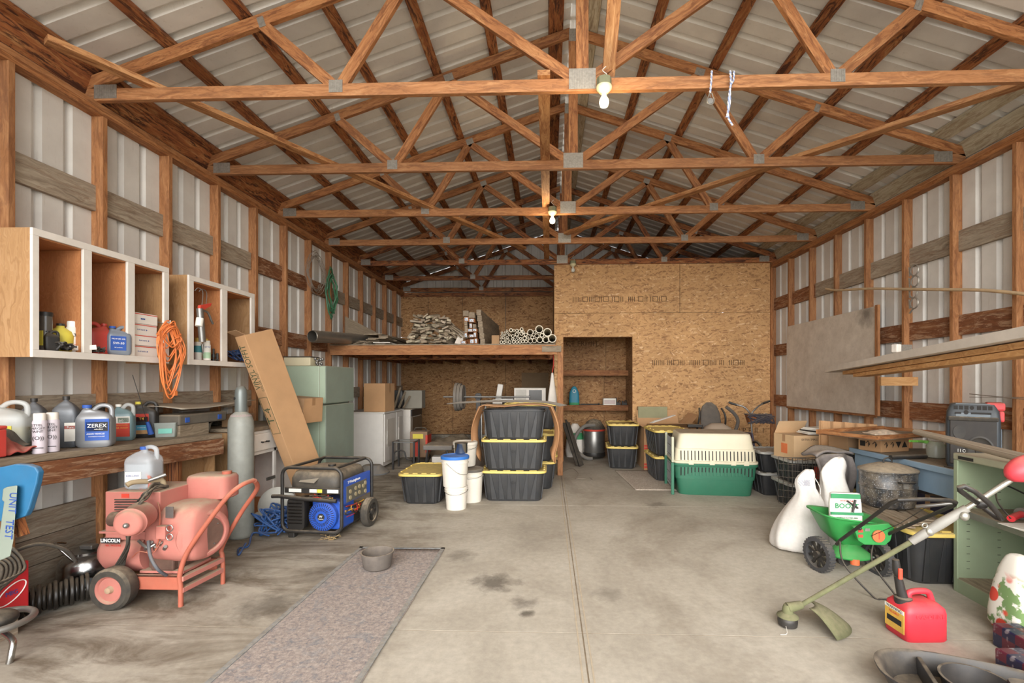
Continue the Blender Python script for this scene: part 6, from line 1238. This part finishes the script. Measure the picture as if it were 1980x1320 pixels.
for i in range(4): b = MB(); b.box(-.14, .12, -.1, .1, 0, .003, Matrix.Translation((2.83+.02*i, 2.78-.03*i, .563+.004*i)) @ rotm(0, 0, .4*i)); tagobj('paper_sheet', b, M_paper, 'loose white sheet on the green cabinet shelf', 'paper', 'papers on the cabinet shelf')
b = MB(); b.tube([(2.82+.1*math.cos(a), 2.5+.11*math.sin(a), .60+.03*math.sin(a)) for a in [2*PI*i/28*.85 for i in range(29)]], .026, 8); o = tagobj('straw_hat', b, mat('straw_tan', '#c0a070', .9, 0, .12, .2, 30), 'curled tan straw roll at the shelf front by the right edge', 'straw roll', smooth=60)
# black tote with boards and enamel pot
tote('wide black tote with yellow lid under the dusty boards', (2.77, 3.64, 0), math.radians(0), .56, .8, .375, logo=None, group='black storage totes')
rn = random.Random(12)
for i in range(6): b = MB(); b.beam((2.5+.05*i, 3.34+.02*i, .392+.011*(i % 3)), (2.55+.06*i+rn.uniform(-.05, .05), 3.98-.04*i, .392+.011*(i % 3)), rn.uniform(.09, .14), .01); tagobj('thin_board', b, M_dusty, 'thin dusty brown board lying on the wide tote lid', 'board', 'boards on the wide tote')
t = thing('enamel_pot', 'large black speckled enamel roasting pot with a dusty lid', 'pot', (2.715, 3.82, .425), .1)
def enam():
    t = NT('speckled_enamel'); n = t.noise(t.coord(), 120, 2, .5); c = t.ramp(n, [(.6, rgb('#24262a')), (.68, rgb('#8e9296'))]); d = t.noise(t.coord(), 9, 5, .7); c = t.mix(t.ramp(d, [(.4, W(0)), (.7, W(.45))]), c, DUST); t.link(c, t.b.inputs['Base Color']); t.b.inputs['Roughness'].default_value = .35; return t.m
M_en = enam()
obj('pot_body', MB().lathe([(.17, 0), (.19, .015), (.2, .15), (.208, .155), (.208, .165), (.202, .17), (.205, .27), (.215, .275), (.215, .285)], n=44, sy=.85), M_en, t, smooth=50)
L = obj('lid', MB().lathe([(.215, .285), (.212, .292), (.15, .315), (.08, .335), (.01, .34)], n=44, sy=.85), mat('dusty_lid', '#6e6557', .8, 0, .15, .6, 10), t, smooth=50); obj('lid_handle', MB().tube(spline([(-.035, 0, .335), (-.03, 0, .365), (0, 0, .378), (.03, 0, .365), (.035, 0, .335)]), .006), M_black, L, smooth=60)
obj('side_handle', MB().tube(spline([(-.06, -.17, .215), (-.05, -.205, .22), (.04, -.205, .22), (.05, -.17, .215)]), .007), M_black, t, smooth=60); obj('maker_sticker', bx(-.03, .01, -.183, -.176, .17, .22), M_galv, t)
carton('dark indigo bin in the shade under the blue table', (3.3, 3.85, 0), 0, .5, .6, .5, mat('indigo_bin', '#23233a', .6), name='storage_bin')
# sacks
M_sack = mat('woven_sack', '#d4cfc8', .7, 0, .05, .15, 40, bump=.15)
def sack(label, loc, rings, seed, rz=0, extra=None):
    rn = random.Random(seed); R = []; ph = [rn.uniform(0, 6) for _ in range(4)]; n = 40
    for (dx, dy, sx, sy, z) in rings:
        R.append([(dx+sx*math.copysign(abs(math.cos(a))**.8, math.cos(a))*(1+.04*math.sin(5*a+ph[0]+z*9)+.03*math.sin(9*a+z*14)), dy+sy*math.copysign(abs(math.sin(a))**.8, math.sin(a))*(1+.05*math.sin(4*a+ph[1])+.03*math.sin(11*a+z*20)), z+.012*math.sin(3*a+ph[2])*(1 if z > .02 else 0)) for a in [2*PI*i/n for i in range(n)]])
    b = MB(); b.skin(R); t = thing('woven_sack', label, 'sack', loc, rz, 'white woven sacks'); obj('sack_body', b, M_sack, t, smooth=70, sub=1); return t
t = sack('full white woven sack slumped beside the green spreader', (2.12, 4.02, 0), [(-.0, 0, .2, .15, 0), (0, 0, .23, .17, .03), (.0, 0, .215, .165, .14), (.03, 0, .185, .14, .26), (.06, 0, .14, .11, .37), (.075, 0, .095, .07, .45), (.065, 0, .07, .045, .50), (.05, 0, .085, .035, .56), (.06, 0, .075, .03, .62), (.09, 0, .03, .02, .67)], 3)
text('\u2591\u2592', .05, M_txtb, t, (.02, -.045, .56), FRONT); obj('tie_string', MB().tube(spline([(.12, -.03, .6), (.15, -.05, .52), (.14, -.06, .42)]), .003), M_sack, t)
t = sack('white woven bag flopped open behind the spreader hopper', (2.47, 4.08, 0), [(0, 0, .14, .11, 0), (0, 0, .16, .13, .04), (0, 0, .15, .12, .3), (-.01, 0, .12, .09, .45), (-.03, -.01, .1, .06, .55), (-.05, -.01, .1, .045, .63), (-.0, 0, .09, .035, .70), (.03, 0, .03, .018, .77)], 5)
# ------------------------------------------------------------------ green broadcast spreader
s0 = Vector((2.2, 3.42, 0)); t = thing('lawn_spreader', 'green broadcast lawn spreader with black wheels and folding handle', 'spreader', s0, math.radians(0)); M_sg = mat('spreader_green', '#2f8f45', .45, 0, .06, .15)
def ss(n, mb, m, par=None, **k):
    o = obj(n, mb, m, par or t, **k)
    if par is None: o.location = -s0
    return o
hc = at(1640, 1000, 3.5)
hp = Vector((2.22, 3.55, 0))
def hopper(sc_):
    R = []
    for w_, d_, z, ox in ((.08, .08, .20, 0), (.12, .1, .235, 0), (.17, .13, .27, 0), (.24, .19, .40, 0), (.25, .2, .405, 0), (.25, .2, .412, 0)): R.append((w_, d_, z))
    return R
b = MB(); Rr = []
def rr(w_, d_, z, tilt=.0, k=4): 
    out = []
    for i in range(36):
        a_ = 2*PI*(i+.5)/36; ca, sa = math.cos(a_), math.sin(a_); x = w_*math.copysign(abs(ca)**(2/k), ca); y = d_*math.copysign(abs(sa)**(2/k), sa); out.append((hp.x+x, hp.y+y, z-x*.12))
    return out
b.skin([rr(.06, .06, .2), rr(.11, .08, .235), rr(.15, .12, .27), rr(.225, .165, .41), rr(.24, .18, .415), rr(.24, .18, .425), rr(.215, .155, .42), rr(.14, .11, .28), rr(.05, .05, .24)]); ss('hopper', b, M_sg, smooth=40)
b = MB(); b.lathe([(.15, .13), (.155, .14), (.12, .17), (.08, .2), (.06, .22)], (hp.x, hp.y-.03, 0), n=32, sy=.8); ss('deflector_skirt', b, M_sg, smooth=50)
b = MB(); P_ = [(1650, 1018), (1718, 1012), (1729, 1020), (1722, 1045), (1712, 1054), (1672, 1053), (1660, 1045)]; Yp = 3.32
b.skin([[at(x, y, Yp) for x, y in P_], [at(x, y, Yp)+Vector((0, .03, 0)) for x, y in P_]]); ss('control_panel', b, M_sg, bev=.004)
q = at(1698, 1036, Yp-.004); ss('rate_dial', MB().lathe([(.042, 0), (.042, .008), (.01, .01)], q, rotm(PI/2, 0, 0), 28), mat('dial_orange', '#d8683a', .5), smooth=40); ss('dial_mark', bx(q.x-.003, q.x+.003, q.y-.012, q.y-.009, q.z-.02, q.z+.03), M_lblr)
for px, py, m in ((1664, 1026, M_lblr), (1664, 1036, M_lblr), (1677, 1024, M_galv)): q = at(px, py, Yp-.002); ss('panel_label', bx(q.x-.016, q.x+.016, q.y-.002, q.y, q.z-.01, q.z+.01), m)
# wheels
for (c, nm) in ((Vector((2.015, 3.54, .125)), 0), (Vector((2.42, 3.50, .118)), 1)):
    R = rotm(0, PI/2, .25 if nm == 0 else .1); b = MB(); b.lathe([(.095, -.028), (.122, -.026), (.125, 0), (.122, .026), (.095, .028), (.095, -.028)], c, R, 40, (False, False)); 
    for k in range(30): a_ = 2*PI*k/30; b.cbox(c+R @ Vector((.124*math.cos(a_), .124*math.sin(a_), 0)), (.01, .012, .05), R @ Matrix.Rotation(a_, 4, 'Z'))
    w_ = ss('wheel', b, mat('wheel_grey', '#3c3d40', .6, 0, .08, .25), smooth=30)
    b = MB(); b.lathe([(.024, -.03), (.024, .03)], c, R, 16); [b.beam(c, c+R @ Vector((.098*math.cos(2*PI*k/10), .098*math.sin(2*PI*k/10), 0)), .014, .02) for k in range(10)]; ss('spokes', b, mat('spoke_black', '#1b1b1c', .5), smooth=40)
b = MB(); b.cyl((2.03, 3.54, .125), (2.41, 3.5, .12), .008); ss('axle', b, M_steel)
b = MB(); b.cyl((2.2, 3.42, .1), (2.2, 3.42, .14), .03); ss('gearbox', b, mat('dial_orange', ''), smooth=40); ss('gear_cover', MB().cyl((2.17, 3.48, .11), (2.17, 3.52, .11), .05), M_black, smooth=40)
b = MB(); b.tube(spline([at(1624, 1046, 3.36), at(1632, 1090, 3.26), Vector((2.115, 3.11, .012)), Vector((2.15, 3.08, .009)), Vector((2.23, 3.08, .009)), Vector((2.265, 3.11, .012)), at(1688, 1090, 3.26), at(1688, 1052, 3.34)], 6), .006, 8); ss('kick_stand', b, M_black, smooth=60)
b = MB(); P_ = [at(1618, 1052, 3.40), at(1625, 1044, 3.36), at(1680, 1004, 3.06), at(1722, 972, 2.82), at(1736, 966, 2.76), at(1790, 965, 2.74), at(1836, 967, 2.74), at(1848, 971, 2.76), at(1844, 977, 2.8), at(1790, 1000, 3.02), at(1735, 1024, 3.26), at(1710, 1036, 3.36)]; b.tube(P_, .0115, 10); ss('handle', b, M_black, smooth=60)
b = MB(); b.tube([at(1772, 979, 2.86), at(1808, 976, 2.78), at(1840, 972, 2.76)], .011, 8); ss('trigger_lever', b, M_steel, smooth=60)
b = MB(); b.tube([at(1684, 1036, 3.3), at(1740, 1012, 3.1), at(1800, 975, 2.8)], .0025, 5); ss('control_cable', b, M_black)
for px, py in ((1662, 1021), (1734, 1024)): q = at(px, py, 3.2 if px < 1700 else 3.28); ss('wing_bolt', MB().sph(q, .014), M_black, smooth=60)
# seed bag in hopper
t = thing('seed_bag', 'white and green bag marked BOOST standing in the spreader hopper', 'bag', (2.205, 3.53, .31), math.radians(-6), rx=math.radians(-4))
b = MB(); b.rlathe([(1, 0), (1.02, .1), (1, .2), (.92, .27), (.8, .275)], .22, .05, 4, 28); obj('bag_body', b, M_lblw, t, smooth=60)
obj('green_header', bx(-.105, .095, -.028, -.02, .235, .268), M_lblg, t); obj('photo_band', bx(-.11, .11, -.0285, -.02, .03, .07), mat('cattle_brown', '#7b4a30', .7, 0, .4, 0, 40), t); obj('green_stripe', bx(-.11, .11, -.0285, -.02, .115, .135), M_lblg, t)
text('BOOST', .05, M_lblg, t, (0, -.029, .18), FRONT, bold=.001); text("WHITETAIL", .018, M_txtr, t, (.0, -.029, .218), FRONT); text('WHITE & CLOVER SEED', .014, M_lblg, t, (0, -.029, .095), FRONT)
b = MB(); b.tube([(-.0, -.035, .22), (.07, -.04, .17)], .006); b.tube([(.055, -.038, .23), (.03, -.045, .14)], .008); obj('hook', b, M_black, t)
# ------------------------------------------------------------------ string trimmer
h0 = G(1523, 1200, .03); e = Vector((2.52, 2.52, .93))
t = thing('string_trimmer', 'string trimmer with grass-stained green shaft leaning on the cabinet', 'trimmer', (h0.x, h0.y, 0))
def tp(n, mb, m, par=None, **k): o = obj(n, mb, m, par or t, **k); o.location = (-h0.x, -h0.y, 0); return o
M_grass = mat('grass_stained', '#5d5e40', .85, 0, .2, .2, 20); M_alu = mat('shaft_alloy', '#b5b3a8', .3, .7, .06, .15)
A_ = Vector((h0.x+.08, h0.y, .125)); dr = at(1762, 1047, 2.62); en = at(1990, 905, 2.4)
b = MB(); b.tube([A_, A_+(dr-A_)*.5, dr], .0135, 14); tp('lower_shaft', b, M_grass, smooth=60); b = MB(); b.tube([dr, at(1820, 1011, 2.55), at(1870, 982, 2.5)], [.02, .026, .02], 14); tp('coupler', b, mat('grey_coupler', '#8e8b84', .5), smooth=60)
b = MB(); b.tube([at(1865, 985, 2.5), en], .0135, 14); tp('upper_shaft', b, M_alu, smooth=60)
for px, py, Y in ((1795, 1022, 2.58), (1862, 992, 2.5)): q = at(px, py, Y); tp('clamp', MB().sph(q+Vector((0, -.01, -.012)), .022, (1, .8, 1.1)), M_alu, smooth=60)
tp('loop_knob', MB().tube([tuple(at(1788, 1019, 2.57)+Vector((.014*math.cos(x), 0, .012*math.sin(x)+.01))) for x in [2*PI*i/14 for i in range(14)]], .004, 6, True), M_alu, smooth=60)
b = MB(); b.lathe([(.03, 0), (.05, .005), (.053, .03), (.05, .05), (.045, .055)], (h0.x, h0.y, .004), n=32); tp('line_spool', b, M_black, smooth=50)
b = MB(); b.lathe([(.058, .058), (.056, .064), (.03, .08), (.026, .11), (.02, .125)], (h0.x, h0.y, 0), n=28); b.tube([Vector((h0.x, h0.y, .105)), A_], [.03, .022], 12); tp('gear_head', b, M_grass, smooth=50)
b = MB()
def guard(u, v):
    a_ = -1.15+1.7*u; r = .1+.2*v
    cx, cy = h0.x+.06, h0.y+.02
    return (cx+r*math.cos(a_)*.95, cy+r*math.sin(a_)*.7, .125-.11*v**1.6)
b.sheet(guard, 14, 8); tp('debris_guard', b, M_grass, smooth=60, solid=.005)
b = MB(); b.tube(spline([(h0.x-.03, h0.y-.04, .02), (h0.x-.05, h0.y-.09, .004), (h0.x-.09, h0.y-.1, .004)]), .0015, 5); tp('cutting_line', b, M_paper)
b = MB(); P_ = [at(x, y, Y) for x, y, Y in ((1900, 978, 2.5), (1875, 962, 2.44), (1856, 948, 2.40), (1855, 942, 2.39), (1864, 940, 2.38), (1885, 950, 2.38), (1912, 972, 2.40), (1932, 996, 2.44), (1936, 1003, 2.46), (1928, 1001, 2.48), (1903, 982, 2.5))]; b.tube(P_, .0125, 10); tp('loop_handle', b, M_black, smooth=60); tp('handle_mount', MB().sph(at(1897, 974, 2.48), .026, (1.2, 1, 1)), M_black, smooth=60)
b = MB(); b.sph(en+Vector((-.02, .0, .0)), .075, (1.3, .8, .8), m=rotm(0, -.5, 0)); tp('engine_cover', b, mat('trimmer_red', '#d83a48', .4), smooth=60)
# gas can
t = thing('gas_can', 'red plastic gasoline can with black spout and yellow warning label', 'gas can', (2.045, 2.665, 0), math.radians(3)); M_gr = mat('gas_red', '#c82c3b', .45, 0, .05, .12)
obj('can_body', MB().rlathe([(.94, 0), (1, .01), (1, .15), (.95, .175), (.72, .2), (.5, .205)], .235, .17, 7, 40), M_gr, t, smooth=45)
obj('can_handle', MB().tube(spline([(-.04, 0, .195), (-.035, 0, .235), (.02, 0, .245), (.07, 0, .238), (.088, 0, .2), (.1, 0, .165)], 8), .0165, 10), M_gr, t, smooth=60)
obj('neck_ring', MB().lathe([(.04, .175), (.042, .21), (.032, .215)], (-.07, 0, 0)), M_black, t, smooth=40); sp_ = obj('spout', MB().tube([(-.07, 0, .2), (-.085, 0, .26), (-.1, .0, .33)], [.026, .023, .019], 14), M_black, t, smooth=60); obj('spout_guard', MB().tube([(-.1, 0, .33), (-.105, .0, .36), (-.112, 0, .42)], [.016, .021, .017], 12), M_black, sp_, smooth=60); obj('red_trigger', MB().box(-.115, -.095, -.03, -.018, .32, .38), mat('trigger_red', '#e0452f', .4), sp_, bev=.003)
obj('warning_label', bx(-.1205, -.117, -.066, .066, .035, .16), mat('warning_yellow', '#dcae4c', .5, 0, .1, 0, 30), t); obj('label_header', bx(-.122, -.1205, -.066, .066, .14, .16), M_lblw, t); obj('label_picture', bx(-.122, -.1205, -.05, .05, .07, .1), M_ink, t); text('WARNING', .022, M_ink, t, (-.1225, 0, .15), LEFTF, depth=.0003); text('PELIGRO', .018, M_lblr, t, (-.1225, 0, .125), LEFTF, depth=.0003); text('GASOLINE', .034, mat('emboss_red', '#c42a3a', .4), t, (.01, -.086, .14), FRONT, depth=.001)
# black tray bottom right
t = thing('planter_tray', 'black plastic utility tray with round and square wells, bottom right', 'tray', (1.86, 2.06, 0), math.radians(-22)); M_bt = mat('worn_black_plastic', '#29282a', .4, 0, .15, .3, 7)
obj('tray_body', MB().rlathe([(.8, 0), (.86, .01), (.98, .1), (1.02, .105), (1.02, .115), (.985, .115), (.95, .105), (.83, .02), (.05, .015)], .74, .42, 2.6, 48), M_bt, t, smooth=50)
obj('round_well', MB().lathe([(.1, .02), (.105, .03), (.125, .12), (.13, .125), (.13, .13), (.12, .13), (.1, .035), (.01, .03)], (-.02, -.01, 0), n=32), M_bt, t, smooth=50)
obj('square_well', MB().rlathe([(.9, .02), (1, .13), (.97, .14), (.5, .142)], .22, .2, 6, 28, (.2, -.04, 0)), mat('grey_black', '#3c3d3f', .45, 0, .08, .3), t, smooth=40)
for x in (-.17, .08): obj('divider', bx(x-.01, x+.01, -.17, .17, .02, .1), M_bt, t, bev=.004)
# soda cartons
def soda():
    t = NT('soda_wrap'); v = t.coord(False, (1, 1, 1)); q = t.add('ShaderNodeTexChecker', {'Vector': v, 'Color1': rgb('#5a2230'), 'Color2': rgb('#23253f'), 'Scale': 14.}).outputs[0]; n = t.noise(v, 30, 3); c = t.mix(t.ramp(n, [(.6, W(0)), (.68, W(.6))]), q, rgb('#9a8f8f')); t.link(c, t.b.inputs['Base Color']); t.b.inputs['Roughness'].default_value = .35; return t.m
M_soda = soda()
for i, (x, y, z) in enumerate(((2.44, 2.38, 0), (2.44, 1.95, .0), (2.24, 2.14, 0))):
    t = thing('soda_carton', ('shrink-wrapped can carton on the floor by the green cabinet', 'shrink-wrapped can carton in the lower right picture corner', 'shrink-wrapped can carton nearest the black tray')[i], 'drink carton', (x, y, z), math.radians(88+2*i), 'dark red and blue drink cartons'); obj('carton_body', bx(-.2, .2, -.065, .065, 0, .12), M_soda, t, bev=.008)
# floral bag
def floral():
    t = NT('floral_cloth'); v = t.coord(); q = t.add('ShaderNodeTexVoronoi', {'Vector': v, 'Scale': 13.}); s_ = t.add('ShaderNodeSeparateXYZ', {0: v}).outputs[2]
    low = t.ramp(s_, [(.3, W(1)), (.36, W(0))]); f = t.math('MULTIPLY', t.ramp(q.outputs[0], [(.50, W(1)), (.56, W(0))]), low); g = t.math('MULTIPLY', t.ramp(t.noise(v, 16, 3), [(.5, W(0)), (.55, W(1))]), low)
    c = t.mix(g, rgb('#ded8cb'), rgb('#6f8a55')); c = t.mix(f, c, rgb('#d24a38')); t.link(c, t.b.inputs['Base Color']); t.b.inputs['Roughness'].default_value = .9; return t.m
t = thing('floral_bag', 'white cloth bag with red flowers at the right edge', 'bag', (2.60, 2.66, 0))
b = MB(); b.rlathe([(1, 0), (1.0, .1), (.8, .3), (.5, .42), (.3, .46)], .21, .26, 3, 30); obj('bag_body', b, floral(), t, smooth=60, sub=1)
